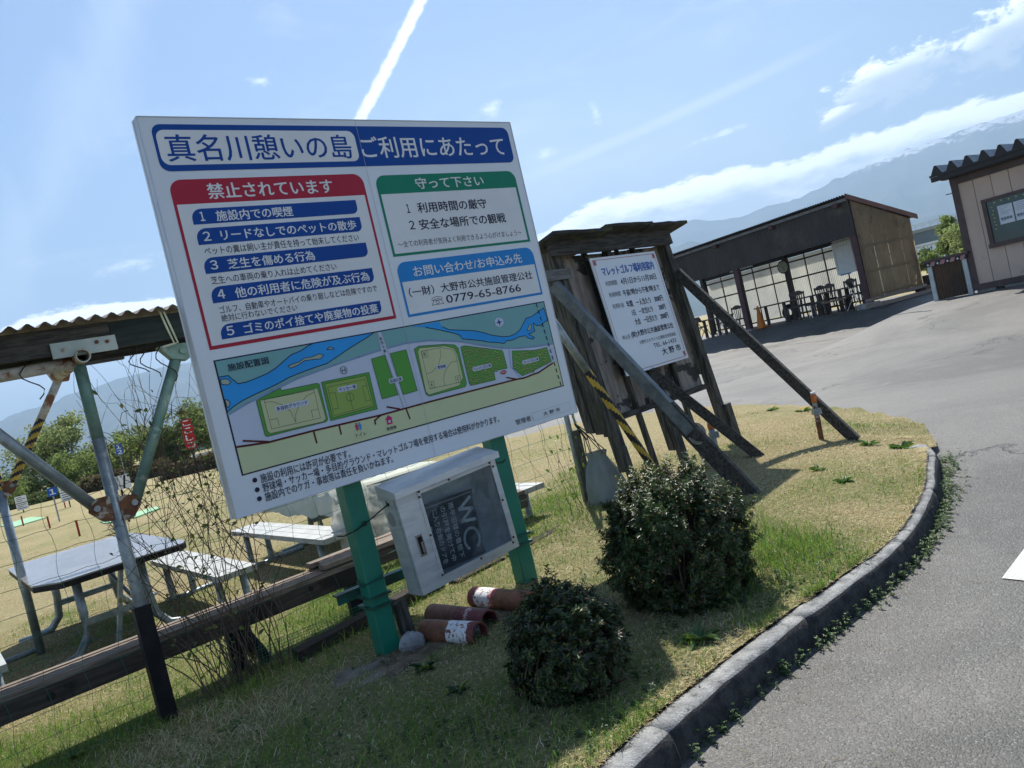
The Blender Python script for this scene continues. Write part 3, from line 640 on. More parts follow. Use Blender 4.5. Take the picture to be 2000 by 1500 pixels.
# right frames
p.rr(grn,1.188,1.153,2.23,1.622,(.06,.06,0,0),L1); p.poly(pwhite,[(1.203,1.168),(2.211,1.168),(2.211,1.513),(1.203,1.513)],L2); p.text(pwhite,'守って下さい',1.452,1.958,1.533,1.6,L3,.02)
p.text(ink,'１',1.350,1.370,1.397,1.448,L3,.02); p.text(ink,'利用時間の厳守',1.425,1.94,1.392,1.453,L3,.02); p.text(ink,'２',1.342,1.378,1.3,1.35,L3,.02); p.text(ink,'安全な場所での観戦',1.412,2.066,1.292,1.354,L3,.02)
p.text(ink,'～全ての利用者が気持よく利用できるよう心がけましょう～',1.236,2.17,1.2,1.238,L3,.0)
p.rr(cyan,1.19,.802,2.23,1.118,(.06,.06,0,0),L1); p.poly(pwhite,[(1.204,.817),(2.216,.817),(2.216,1.004),(1.204,1.004)],L2); p.text(pwhite,'お問い合わせ/お申込み先',1.294,2.12,1.024,1.086,L3,.018)
p.text(ink,'（一財）大野市公共施設管理公社',1.232,2.176,.912,.966,L3,.014); p.text(ink,'0779-65-8766',1.474,2.056,.845,.892,L3,.012)
# telephone symbol
for pts in ([(1.372,.876),(1.378,.888),(1.40,.893),(1.42,.893),(1.443,.888),(1.448,.876),(1.436,.872),(1.43,.88),(1.39,.88),(1.384,.872)],[(1.385,.872),(1.435,.872),(1.452,.848),(1.368,.848)]): p.line(ink,pts,.0028,L3,True)
p.line(ink,[(1.41+.012*math.cos(t),.861+.008*math.sin(t)) for t in np.linspace(0,2*PI,14)],.0026,L3)
# map
p.poly(ink,[(.072,.188),(2.227,.188),(2.227,.757),(.072,.757)],L1); p.poly(mapbg,[(.080,.195),(2.219,.195),(2.219,.750),(.080,.750)],L2)
bk=[(.08,.49),(.183,.524),(.317,.557),(.458,.592),(.674,.621),(.826,.638),(.984,.653),(1.129,.662),(1.282,.653),(1.504,.609),(1.665,.556),(1.792,.519),(1.928,.495),(2.072,.481),(2.219,.474)]
p.tri(bankc_,[(.08,.75)]+bk+[(2.219,.75)],L3); p.line(bankd,bk,.012,L3+.0003)
rt=[(.081,.674),(.122,.673),(.145,.643),(.159,.625),(.202,.625),(.26,.635),(.314,.646),(.364,.665),(.402,.686),(.456,.715),(.513,.727),(.559,.745),(.58,.750),(.948,.750)]
rb=[(.896,.73),(.829,.708),(.764,.685),(.707,.662),(.635,.636),(.577,.63),(.52,.622),(.471,.615),(.414,.604),(.357,.587),(.295,.572),(.229,.558),(.162,.541),(.108,.52),(.081,.505)]
p.tri(river,rt+rb,L4); p.line(ink,rt[:-1],.0045,L5); p.line(ink,[rt[-1]]+rb,.0045,L5)
for isl in ([(.083,.662),(.113,.659),(.129,.64),(.111,.629),(.081,.638)],[(.426,.663),(.45,.668),(.485,.671),(.523,.686),(.564,.685),(.608,.694),(.63,.683),(.608,.667),(.56,.671),(.52,.674),(.482,.658),(.439,.649)],[(.654,.708),(.675,.72),(.697,.707),(.685,.703),(.67,.708)],[(.08,.563),(.096,.556),(.1,.54),(.089,.524),(.081,.526)]): p.tri(isle,isl,L5); p.line(ink,isl,.0035,L5+.0003,True)
rv=[(1.193,.748),(1.292,.746),(1.387,.748),(1.402,.714),(1.442,.69),(1.523,.674),(1.622,.655),(1.687,.632),(1.752,.604),(1.821,.585),(1.876,.579),(1.926,.586),(1.971,.605),(2.012,.643),(2.041,.669),(2.09,.673),(2.146,.692),(2.207,.715),(2.216,.627),(2.187,.624),(2.156,.606),(2.112,.612),(2.093,.632),(2.088,.601),(2.089,.578),(2.048,.569),(2.03,.568),(2.074,.538),(2.056,.53),(2.021,.543),(2.002,.562),(1.948,.563),(1.897,.553),(1.84,.555),(1.822,.542),(1.775,.556),(1.714,.568),(1.656,.587),(1.59,.605),(1.52,.621),(1.507,.648),(1.453,.671),(1.377,.699),(1.287,.728)]
p.tri(river,rv,L4); p.line(ink,rv[3:],.0045,L5); il=[(2.026,.592),(2.056,.625),(2.073,.623),(2.054,.587)]; p.poly(isle,il,L5); p.line(ink,il,.003,L5+.0003,True)
rd=[(.08,.329),(.237,.313),(.474,.313),(.873,.304),(1.2,.308),(1.852,.308),(1.908,.304),(2.041,.315),(2.174,.351)]
p.tri(town,[(.08,.195)]+rd+[(2.2,.36),(2.219,.37),(2.219,.195)],L3+.0003); p.line(maroon,rd,.010,L5)
for a_,b_ in (((.118,.350),(.237,.316)),((.477,.31),(.478,.249)),((.621,.308),(.621,.26)),((.873,.303),(.829,.284)),((.829,.284),(.829,.264)),((.922,.339),(.994,.311)),((1.035,.305),(1.044,.243)),((1.779,.334),(1.852,.308))): p.line(maroon,[a_,b_],.009,L5)
def field(pts,inn,c=fgreen,ci=fcream):
    p.tri(c,pts,L4); p.line(ink,pts,.0025,L4+.0003,True)
    if inn: p.tri(ci,inn,L4+.0006); p.line(ink,inn,.002,L5,True)
field([(.226,.524),(.247,.532),(.361,.562),(.364,.549),(.556,.547),(.568,.54),(.568,.352),(.558,.342),(.238,.342),(.228,.349)],[(.245,.523),(.553,.522),(.559,.358),(.538,.346),(.256,.353),(.244,.367)])
p.line(ink,[(.265,.522),(.531,.518),(.53,.368),(.268,.373)],.002,L5,True); p.line(ink,[(.267,.509),(.304,.504),(.349,.478),(.384,.434),(.396,.377),(.406,.417),(.438,.461),(.487,.495),(.531,.505)],.002,L5)
p.line(ink,[(.273,.419),(.308,.417),(.309,.382)],.002,L5); p.line(ink,[(.53,.416),(.491,.416),(.491,.377)],.002,L5)
field([(.582,.547),(.864,.545),(.862,.341),(.581,.341)],[(.598,.534),(.842,.531),(.846,.359),(.597,.354)],fgreen,folive)
for l_ in ([(.609,.515),(.83,.513),(.837,.368),(.606,.363),(.609,.515)],[(.722,.511),(.719,.364)],[(.61,.482),(.644,.478),(.64,.395),(.608,.396)],[(.836,.478),(.805,.477),(.806,.395),(.837,.398)],[(.72+.022*math.cos(t),.438+.022*math.sin(t)) for t in np.linspace(0,2*PI,16)]): p.line(ink,l_,.002,L5)
field([(.897,.613),(.983,.619),(1.007,.389),(.904,.387)],None); field([(1.019,.622),(1.125,.625),(1.134,.386),(1.038,.383)],None)
p.poly(mapbg,[(.971,.749),(.998,.748),(1.046,.315),(1.019,.314)],L4+.0003)
p.dash(ink,(.974,.749),(1.022,.315),.002,.006,.005,L5); p.dash(ink,(.995,.749),(1.043,.315),.002,.006,.005,L5)
field([(1.177,.618),(1.212,.631),(1.386,.612),(1.457,.596),(1.476,.572),(1.475,.36),(1.461,.341),(1.202,.339),(1.183,.356)],[(1.196,.601),(1.213,.619),(1.383,.602),(1.443,.578),(1.458,.54),(1.46,.398),(1.422,.357),(1.204,.347),(1.186,.368)])
p.line(ink,[(1.218,.597),(1.349,.598),(1.433,.572),(1.448,.535),(1.44,.374),(1.217,.379)],.002,L5,True)
p.line(ink,[(1.349,.598),(1.342,.55),(1.31,.50),(1.26,.47),(1.218,.465)],.002,L5); p.line(ink,[(1.448,.50),(1.40,.50),(1.35,.46),(1.325,.42),(1.32,.378)],.002,L5)
for x,z,ch in ((1.22,.56,'B'),(1.217,.38,'A'),(1.405,.376,'C')): p.line(ink,[(x,z),(x+.035,z),(x+.035,z+.038),(x,z+.038)],.002,L5,True); p.text(ink,ch,x+.010,x+.025,z+.010,z+.029,L5,.01)
gf1=[(1.494,.576),(1.521,.58),(1.788,.505),(1.798,.493),(1.8,.389),(1.708,.392),(1.692,.384),(1.69,.337),(1.504,.34),(1.494,.352)]; gf2=[(1.868,.487),(2.045,.459),(2.156,.459),(2.168,.364),(2.006,.334),(1.904,.32),(1.845,.38)]
for gf,x0,x1,z0,z1,nb_ in ((gf1,1.505,1.79,.345,.57,90),(gf2,1.86,2.16,.33,.465,60)):
    field(gf,None); GP=np.array(gf); kx=0
    for t_ in range(4000):
        x=random.uniform(x0,x1); z=random.uniform(z0,z1); an=random.uniform(-.5,.5); ln=random.uniform(.018,.034); bend=random.uniform(-.009,.009)
        q_=[(x+ln*(k/5-.5)*math.cos(an),z+ln*(k/5-.5)*math.sin(an)+bend*(1-(2*k/5-1)**2)) for k in range(6)]
        if not inpoly(np.array([q_[0][0]-.005,q_[5][0]+.005]),np.array([q_[0][1]-.006,q_[5][1]+.006]),GP).all(): continue
        if any(abs(x-a_)<.023 and abs(z-b_)<.0125 for a_,b_ in field.__dict__.setdefault('u',[])): continue
        field.u.append((x,z)); p.line(ink,q_,.0082,L4+.0006); p.line(bunk,q_,.005,L5); kx+=1
        if kx>=nb_: break
p.dash(ink,(2.153,.748),(2.2,.2),.008,.022,.022,L5+.0006)
p.line(pblue2,[(1.849,.506),(1.829,.391),(1.887,.312)],.003,L5)
p.disc(mapbg,1.82,.677,.036,L5,24,.028); p.poly(blue,[(1.82,.70),(1.827,.682),(1.845,.677),(1.827,.672),(1.82,.654),(1.813,.672),(1.795,.677),(1.813,.682)],L5+.0004); p.text(ink,'N',1.787,1.792,.672,.682,L5+.0004)
p.line(ink,[(.721+.020*math.cos(t),.584+.020*math.sin(t)) for t in np.linspace(0,2*PI,18)],.0028,L5); p.text(ink,'H',.711,.731,.574,.594,L5,.01)
def lab(t_,x,z,w_,h_,bgc=mapbg):
    if bgc: p.rr(bgc,x-w_/2-.008,z-h_/2-.004,x+w_/2+.008,z+h_/2+.004,.008,L5+.0006)
    p.text(ink,t_,x-w_/2,x+w_/2,z-h_/2,z+h_/2,L5+.0012,.015)
lab('多目的グラウンド',.398,.463,.165,.020); lab('サッカー場',.717,.487,.098,.019); lab('自由広場',1.014,.472,.072,.019); lab('野球場',1.33,.487,.055,.019); lab('マレットゴルフ場',1.613,.430,.13,.018); lab('マレットゴルフ場',1.997,.400,.125,.018)
p.rr(mapbg,.969,.628,.998,.726,.01,L5+.0006)
for i,ch in enumerate('富田大橋'): p.text(ink,ch,.974+i*.002,.990+i*.002,.703-i*.0235,.721-i*.0235,L5+.0012,.01)
p.disc(red,1.764,.370,.024,L5+.0006,20,.012); p.text(pwhite,'現在地',1.748,1.78,.365,.375,L5+.0012)
lab('トイレ',.732,.232,.062,.019,town); lab('管理棟',.917,.221,.062,.019,town); lab('施設配置図',.232,.710,.205,.036,None)
for x,c_ in ((.716,pink),(.737,pblue2)): p.disc(c_,x,.292,.005,L5+.0006,10); p.poly(c_,[(x-.008,.286),(x+.008,.286),(x+.005,.255),(x-.005,.255)],L5+.0006)
p.line(ink,[(.7265,.294),(.7265,.256)],.0015,L5+.0006)
p.poly(pink,[(.890,.272),(.915,.295),(.940,.272),(.932,.272),(.932,.243),(.898,.243),(.898,.272)],L5+.0006); p.poly(mapbg,[(.908,.252),(.922,.252),(.922,.266),(.908,.266)],L5+.0010)
# footer
for z in (.152,.104,.059): p.disc(ink,.127,z,.012,L3,20)
p.text(ink,'施設の利用には許可が必要です。',.155,.644,.128,.174,L3,.006); p.text(ink,'野球場・サッカー場・多目的グラウンド・マレットゴルフ場を使用する場合は使用料がかかります。',.155,1.647,.082,.126,L3,.006); p.text(ink,'施設内でのケガ・事故等は責任を負いかねます。',.155,.882,.036,.080,L3,.006)
p.text(ink,'管理者 :',1.767,1.914,.034,.067,L3,.004); p.text(ink,'大 野 市',2.0,2.146,.038,.064,L3,.004)
seam=flat('seam_grey',(.42,.45,.50)); p.line(seam,[(1.905,.028),(2.236,.028),(2.236,.078),(1.905,.078),(1.905,.028)],.0015,L3)
p.line(seam,[(1.147,1.94),(1.147,0)],.0022,L5+.0020)
names={k.name:v for k,v in ((blue,'blue_print'),(red,'red_print'),(grn,'green_print'),(cyan,'cyan_print'),(pwhite,'white_print'),(ink,'lettering'),(river,'map_river'),(bankc_,'map_riverbank'),(bankd,'map_levee'),(mapbg,'map_ground'),(town,'map_town'),(fgreen,'map_lawn'),(fcream,'map_pitch'),(folive,'map_soccer_pitch'),(maroon,'map_road'),(pink,'map_symbol'),(pblue2,'map_stream'),(bunk,'map_bunker'),(isle,'map_island'),(seam,'panel_seam'))}
p.done(sign,names)
# ------------------------------------------------------------------ footing, stone, stub at the left post
mb=MB(); mb.sheet(lambda u,v:FL(-.38+.78*u,-.30+.50*v,.095+.03*math.sin(PI*u)*math.sin(PI*v)+.02*noise.noise((u*5,v*5,1))),14,10)
solo('concrete_footing',mb,mat('old_concrete',(.21,.185,.15),(.12,.10,.08),scale=7,rough=.95,bump=.8,c3=(.035,.038,.022),s3=5,t3=(.46,.56)),'rough concrete footing with dark moss under the left green post','concrete footing',FL(.1,0,.08),smooth=True)
S_=FL(.20,-.02,.15); mb=MB(); mb.sheet(lambda u,v:S_+np.array([.07*math.cos(2*PI*u)*math.sin(PI*v),.055*math.sin(2*PI*u)*math.sin(PI*v),.06*math.cos(PI*v)])*(1+.28*noise.noise((3*math.cos(2*PI*u),3*math.sin(2*PI*u),v*3))),12,8)
solo('stone',mb,mat('grey_stone',(.34,.35,.36),(.2,.2,.21),scale=9,rough=.85,bump=.5),'grey angular stone wedged against the foot of the left green post','stone',S_)
mb=MB(); mb.hexa([FL(.235,.10,.0),FL(.30,.09,.0),FL(.305,.15,.0),FL(.24,.16,.0),FL(.215,.10,.34),FL(.275,.09,.37),FL(.28,.15,.35),FL(.22,.16,.33)])
_x=solo('wooden_stub',mb,dwoodz,'short dark rotten wooden stub beside the left green post','stake',FL(.26,.12,0))
mb=MB(); mb.sheet(lambda u,v:(lambda P:np.array([P[0],P[1],float(turf(P[0],P[1]))+.006-.02*(max(abs(u-.5),abs(v-.5))>.44)+.004*noise.noise((u*9,v*9,3))]))(FL(-.15+1.25*u+.05*noise.noise((u*4,v*4,1)),-.26+.38*v+.06*noise.noise((u*5,v*3,7)),0)),24,10)
obj('bare_soil',mb,mat('bare_soil',(.20,.15,.10),(.10,.075,.05),scale=14,detail=8,rough=.95,bump=1,bscale=60,c3=(.30,.25,.17),s3=20,t3=(.55,.7)),kind='structure',smooth=True)
# ------------------------------------------------------------------ aluminium display box
bx=thing('display_cabinet','wall mounted aluminium display box with a window, wired between the green posts','cabinet',FL(.62,-.04,.40),FL.rot)
_FL=FL
class Tilt:      # the box hangs a little crooked
    def __init__(s,F,a,z,deg): s.F=F; s.c=(a,z); s.k=(math.cos(math.radians(deg)),math.sin(math.radians(deg))); s.rot=F.rot
    def __call__(s,a,b,z): x,y=a-s.c[0],z-s.c[1]; return s.F(s.c[0]+x*s.k[0]-y*s.k[1],b,s.c[1]+x*s.k[1]+y*s.k[0])
FL=Tilt(_FL,.615,.685,3.2)
cx0,cx1,cz0,cz1,cb0,cb1=.270,.965,.400,.972,-.10,.052
mb=MB(); t_=.006
mb.box(FL,cx0,cx0+t_,cb0+.028,cb1,cz0,cz1); mb.box(FL,cx1-t_,cx1,cb0+.028,cb1,cz0,cz1); mb.box(FL,cx0+t_,cx1-t_,cb0+.028,cb1,cz0,cz0+t_); mb.box(FL,cx0+t_,cx1-t_,cb0+.028,cb1,cz1-t_,cz1); mb.box(FL,cx0+t_,cx1-t_,cb1-.006,cb1-.001,cz0+t_,cz1-t_)
obj('housing',mb,alu,bx)
mb=MB(); P=[(cx0-.012,cz1-.028),(cx0-.012,cz1+.012),(cx1+.012,cz1+.012),(cx1+.012,cz1-.028)]
for (ya,za,yb,zb) in ((cb0-.035,cz1+.010,cb1+.01,cz1+.052),):
    mb.add([FL(cx0-.012,ya,za),FL(cx1+.012,ya,za),FL(cx1+.012,yb,zb),FL(cx0-.012,yb,zb)]+[FL(cx0-.012,ya,za-.035),FL(cx1+.012,ya,za-.035),FL(cx1+.012,yb,za-.045),FL(cx0-.012,yb,za-.045)],[(0,1,2,3),(0,4,5,1),(0,3,7,4),(1,5,6,2),(2,6,7,3)])
obj('hood',mb,alu,bx)
wx0,wx1,wz0,wz1=.42,.925,.452,.925
door=MB()
for (a,b_,c,d) in ((cx0+.002,wx0,cz0+.004,cz1-.03),(wx1,cx1-.002,cz0+.004,cz1-.03),(wx0,wx1,cz0+.004,wz0),(wx0,wx1,wz1,cz1-.03)): door.box(FL,a,b_,cb0,cb0+.022,c,d)
dr=obj('door',door,alu,bx)
mb=MB(); w_=.014
for (a,b_,c,d) in ((wx0-w_,wx0+.004,wz0-w_,wz1+w_),(wx1-.004,wx1+w_,wz0-w_,wz1+w_),(wx0+.004,wx1-.004,wz0-w_,wz0+.004),(wx0+.004,wx1-.004,wz1-.004,wz1+w_)): mb.box(FL,a,b_,cb0-.006,cb0-.001,c,d)
obj('window_frame',mb,alu,dr)
glass=bpy.data.materials.new('dirty_glass'); glass.use_nodes=True; n=glass.node_tree; n.nodes.clear(); q=NT(n); o_=N(n,'ShaderNodeOutputMaterial'); a_=N(n,'ShaderNodeBsdfTransparent'); a_.inputs[0].default_value=(.82,.86,.88,1); b_=N(n,'ShaderNodeBsdfGlossy'); b_.inputs['Roughness'].default_value=.12
d_=N(n,'ShaderNodeBsdfDiffuse'); d_.inputs[0].default_value=(.5,.55,.6,1); m1=N(n,'ShaderNodeMixShader'); m1.inputs[0].default_value=.07; m2=N(n,'ShaderNodeMixShader'); v_=N(n,'ShaderNodeTexCoord').outputs['Object']
q.lk(q.m('MULTIPLY_ADD',q.ss(q.noise(v_,7,5,.6,.8),.40,.8),.16,.02),m2.inputs[0]); q.lk(a_.outputs[0],m1.inputs[1]); q.lk(b_.outputs[0],m1.inputs[2]); q.lk(m1.outputs[0],m2.inputs[1]); q.lk(d_.outputs[0],m2.inputs[2]); q.lk(m2.outputs[0],o_.inputs[0])
mb=MB(); mb.box(FL,wx0,wx1,cb0+.004,cb0+.008,wz0,wz1); obj('window_pane',mb,glass,dr)
scr=mat('rusty_screw',(.06,.03,.02),rough=.7,bump=0)
def rot90(x,z,th): return x,z
for (x,z) in ((wx0-.004,wz1+.010),(wx0-.009,wz1-.018),(wx0+.2,wz1+.008),(wx1-.01,wz1+.008),(wx1+.008,wz1-.02),(wx1+.008,.70),(wx1+.008,wz0+.02),(wx1-.004,wz0-.008),(.68,wz0-.007),(wx0-.008,wz0+.01),(wx0-.009,.69)):
    mb=MB(); mb.tube([FL(x,cb0-.011,z),FL(x,cb0-.006,z)],.0065,8); obj('screw',mb,scr,dr)
chrome=mat('chrome',(.6,.6,.6),rough=.25,metal=.9,bump=0)
mb=MB(); mb.box(FL,.322,.362,cb0-.006,cb0,.60,.72); h_=obj('latch_plate',mb,chrome,dr)
mb=MB(); mb.box(FL,.330,.354,cb0-.010,cb0-.0062,.612,.708); obj('latch_recess',mb,dsteel,h_)
mb=MB(); mb.box(FL,.336,.348,cb0-.018,cb0-.0102,.618,.680); obj('latch_lever',mb,chrome,h_)
mb=MB(); mb.add([FL(cx0-.0015,.0+.035*math.cos(2*PI*k/20),.83+.042*math.sin(2*PI*k/20)) for k in range(20)],[tuple(range(20))]); obj('knockout',mb,mat('alu_dull',(.42,.44,.46),rough=.5,metal=.4,bump=.05),bx)
mb=MB(); mb.box(FL,cx0-.002,cx0-.0005,-.02,-.008,.905,.925); mb.box(FL,cx0-.002,cx0-.0005,.0,.008,.905,.94); obj('vent_slot',mb,dsteel,bx)
# blackboard standing on its side inside
bb=thing('blackboard','small blackboard with white chalk WC directions lying on its side inside the display box','blackboard',FL(.60,.0,.46),FL.rot)
th=math.radians(-4); cxx,czz=.600,.640
def bp(x,z,l):   # x across the box, z up, rotated slightly
    return FL(cxx+x*math.cos(th)-z*math.sin(th),-.022-l,czz+x*math.sin(th)+z*math.cos(th))
mb=MB(); mb.add([bp(x,z,l) for l in (0,-.01) for x,z in ((-.20,-.19),(.19,-.19),(.19,.19),(-.20,.19))],[(0,1,2,3),(4,7,6,5),(0,4,5,1),(1,5,6,2),(2,6,7,3),(3,7,4,0)])
obj('slate',mb,mat('slate',(.018,.022,.035),(.04,.042,.055),scale=5,rough=.7,bump=0,c3=(.15,.13,.12),s3=6,t3=(.62,.8)),bb)
chalk=mat('chalk',(.80,.80,.76),(.62,.62,.60),scale=60,rough=.95,bump=0)
p=Print(bp)
W_=[(.165,.150),(.075,.100),(.165,.085),(.075,.030),(.170,.018)]
p.line(chalk,W_,.018,.001)
p.line(chalk,[(.125+.050*math.cos(t),-.075+.058*math.sin(t)) for t in np.linspace(-.72*PI*1+0,.0+0,2)],0.0001,.001) if False else None
p.line(chalk,[(.118+.052*math.cos(t),-.085+.062*math.sin(t)) for t in np.linspace(math.radians(-55),math.radians(232),20)],.015,.001)
for i,(t_,za,zb) in enumerate((('南平沼様の看板下',.155,-.165),('の引戸を開けて中',.150,-.165),('に入り右側のドアを',.145,-.165),('開けて左側の下さい',.06,-.165))):
    x0=.045-i*.056; p.text(chalk,t_,x0-.036,x0,zb,za,.001,.016,rot=1)
p.line(chalk,[(-.19,.168),(.055,.172),(.18,.178)],.003,.001); p.line(chalk,[(.183,.17),(.186,-.16)],.002,.001)
p.done(bb,{'chalk':'chalk_writing'})
FL=_FL
# tie wires holding the box to the posts
wire=mat('iron_wire',(.015,.015,.016),rough=.6,bump=0)
mb=MB(); mb.tube([FL(.0,.14,.80),FL(.005,.07,.80),FL(.08,.062,.81),FL(.175,.062,.84),FL(.22,.03,.87),FL(.26,-.02,.90),FL(.266,-.075,.905)],.004,6); mb.tube([FL(.13+.012*math.cos(t),.058,.83+.012*math.sin(t)) for t in np.linspace(0,9,20)],.003,5)
solo('tie_wire',mb,wire,'black wire tying the display box to the left green post','wire',FL(.1,.06,.82))
mb=MB(); mb.tube([FL(.978,-.05,.93),FL(1.01,.03,.93),FL(1.06,.07,.91),FL(1.13,.07,.90),FL(1.185,.09,.92),FL(1.20,.12,.95)],.0035,6); mb.tube([FL(1.05+.02*math.cos(t),.066,.905+.014*math.sin(t*1.3)) for t in np.linspace(0,12,26)],.003,5)
solo('tie_wire',mb,wire,'twisted black wire tying the display box to the right green post','wire',FL(1.08,.06,.9))
# ------------------------------------------------------------------ rusty pipes on the ground
def rpipe(p0,p1,r,label,cuts,th_=.009):
    p0=np.array(p0);p1=np.array(p1); m=bpy.data.materials.new('pipe_paint'); m.use_nodes=True; n=m.node_tree; n.nodes.clear(); q=NT(n)
    o_=N(n,'ShaderNodeOutputMaterial'); pr=N(n,'ShaderNodeBsdfPrincipled'); v=N(n,'ShaderNodeTexCoord').outputs['Object']; sp_=N(n,'ShaderNodeSeparateXYZ'); q.lk(v,sp_.inputs[0])
    x=q.m('ADD',sp_.outputs[0],q.m('MULTIPLY_ADD',q.noise(v,18,5,.7),.10,-.05)); ru=q.mix(q.ss(q.noise(v,14,6,.65),.35,.65),(.27,.105,.05),(.13,.055,.03)); c=ru
    for (x0,x1,cc) in cuts:
        msk=q.m('MULTIPLY',q.ss(x,x0,x0+.006),q.ss(x,x1,x1-.006)); fl=q.ss(q.noise(v,45,5,.7),.40,.47); c=q.mix(q.m('MULTIPLY',msk,fl),c,cc)
    q.lk(c,pr.inputs[0]); pr.inputs['Roughness'].default_value=.6; b=N(n,'ShaderNodeBump'); b.inputs['Strength'].default_value=.5; b.inputs['Distance'].default_value=.01; q.lk(q.noise(v,45,5,.7),b.inputs['Height']); q.lk(b.outputs[0],pr.inputs['Normal']); q.lk(pr.outputs[0],o_.inputs[0])
    d=p1-p0; ang=math.atan2(d[1],d[0]); mb=MB(); mb.pipe(p0,p1,r,th_,28)
    e=thing('x','x','x',p0,ang); o2=obj('rusty_pipe',mb,m,e,smooth=False); o2.parent=None; o2.location=e.location; o2.rotation_euler=e.rotation_euler; bpy.data.objects.remove(e)
    for pl in o2.data.polygons: pl.use_smooth=True
    o2.data.set_sharp_from_angle(angle=.7)
    tag(o2,label,'pipe','rusty steel pipes lying under the sign'); return o2
WH=(.74,.75,.78); RD=(.20,.025,.035)
def pp(px,py,z): d=ray(px,py); t=(z-CZ)/d[2]; return CAM+t*d
z_=.10+.062
rpipe(pp(832,1232,z_),pp(938,1238,z_),.062,'front rusty pipe with flaking white paint at its open right end',((.20,.36,WH),(.36,.5,(.16,.035,.045))))
rpipe(pp(845,1200,z_),pp(956,1213,z_),.062,'middle rusty pipe with faded red paint at its open right end',((.25,.5,(.15,.03,.04)),(.34,.38,(.5,.35,.33))))
rpipe(pp(928,1166,z_+.01),pp(1040,1178,z_+.01),.062,'rusty pipe with a white band and red left end, half under the smaller bush',((-.02,.06,RD),(.06,.19,WH),(.19,.235,(.45,.1,.12))))
# ------------------------------------------------------------------ old wooden notice board
def LB(a,b,z):   # leaning back slightly
    k=.095*max(0,z-.1); return FB(a-.11*min(1,max(0,z)),b+k,z+.13*min(1,max(0,z)/.5))
nb_=thing('notice_board','old weathered wooden notice board with a small roof, propped up by slanting timbers','notice board',FB(-.8,0,.05),FB.rot)
def lbox(name,a0,a1,b0,b1,z0,z1,m,jit=.003,par=None):
    mb=MB(); P=[LB(a,b,z) for a in (a0,a1) for b in (b0,b1) for z in (z0,z1)]; P=[p+RNG.uniform(-jit,jit,3) for p in P]
    mb.add(P,[(0,1,3,2),(4,6,7,5),(0,4,5,1),(2,3,7,6),(0,2,6,4),(1,5,7,3)]); return obj(name,mb,m,par or nb_)
for a0,a1 in ((-1.64,-1.56),(-.04,.04)): lbox('post',a0,a1,-.04,.04,.25,2.08,dwoodz)
lbox('post',-.92,-.86,-.02,.04,.25,2.02,dwoodz)
for a0,a1,z0 in ((-1.20,-1.165,.12),(-.50,-.465,.12)): lbox('batten',a0,a1,.0,.045,z0,2.03,dwoodz)
lbox('batten',-.72,-.69,.02,.05,.62,2.02,dwoodz)
for a0,a1,z1 in ((-1.67,-1.60,.42),(-.93,-.83,.55),(.0,.09,.42)): lbox('ground_stake',a0,a1,-.085,-.045,-.05,z1,dwoodz)
# plywood, three sheets, ragged
for a0,a1 in ((-1.56,-1.02),(-1.015,-.52),(-.515,-.045)): lbox('plywood_sheet',a0,a1,.052,.064,.60,2.0,plywood)
lbox('bottom_rail',-1.56,-.045,.0,.05,.585,.63,dwood)
# left side boards
for k in range(3): lbox('side_board',-1.66+.006*(k%2),-1.635+.006*(k%2),-.03+k*.085,.052+k*.085,.50+.02*(k%3),2.04,dwoodz,.006)
for k in range(3): lbox('side_board',.045,.065,-.03+k*.085,.05+k*.085,.72,2.02,dwoodz,.006)
# flat plate nailed near the left top
lbox('nailed_plank',-1.86,-1.52,-.062,-.042,1.80,1.885,mat('grey_plank',(.20,.20,.195),(.11,.11,.105),scale=5,stretch=(1.2,9,9),rough=.9,bump=.5))
# fascia and roof boards
fas=lbox('fascia',-1.70,.03,-.085,-.05,1.99,2.135,dwood,.006)
mossy=mat('mossy_roof_board',(.06,.058,.05),(.03,.03,.028),scale=5,stretch=(1.2,9,9),rough=.95,bump=.8,c3=(.09,.10,.03),s3=6,t3=(.52,.65))
for a0,a1,zz in ((-1.78,-1.02,2.135),(-1.10,-.40,2.165),(-.46,.17,2.150)):
    mb=MB(); P=[]
    for a in np.linspace(a0,a1,7):
        j=.010*noise.noise((a*6,1,zz*9))
        for b,z in ((-.22,.0),(.27,-.10),(.27,-.078),(-.22,.026)): P.append(LB(a,b,zz+z+j))
    mb.add(P,[(i*4+k,(i+1)*4+k,(i+1)*4+(k+1)%4,i*4+(k+1)%4) for i in range(6) for k in range(4)]+[(0,1,2,3),(27,26,25,24)]); obj('roof_board',mb,mossy,nb_)
# slanting props
def prop(name,p,q,w_,h_,m,lab=None):
    mb=MB(); mb.beam(p,q,w_,h_); return obj(name,mb,m,nb_,label=lab)
F1=FB(.14,-1.10,.04); F2=FB(-.56,-.63,.05); F3=FB(-1.59,-1.04,.03)
prop('brace',LB(.0,-.05,1.72),F1,.07,.085,dwood)
prop('brace',LB(-.89,-.05,.90),F2,.075,.085,dwood)
T3_=LB(-1.78,-.07,1.76); prop('brace',T3_,T3_+(F3-T3_)*.70,.075,.085,mat('dull_grey_metal',(.15,.17,.18),(.09,.105,.115),scale=14,rough=.5,metal=.3,bump=.08),'square grey metal brace on the left side')
prop('brace_foot',T3_+(F3-T3_)*.58+np.array([.0,.0,-.015]),F3,.06,.12,dwood)
mb=MB(); c_=T3_+(F3-T3_)*.72
for k in range(4): mb.tube([c_+np.array([.050*math.cos(t)+.01*k,.05*math.sin(t)+.012*k,.055*math.sin(t)+.008*k]) for t in np.linspace(0,2*PI,14)],.006,6)
obj('rope_lashing',mb,mat('old_rope',(.30,.28,.22),rough=.9,bump=.3),nb_)
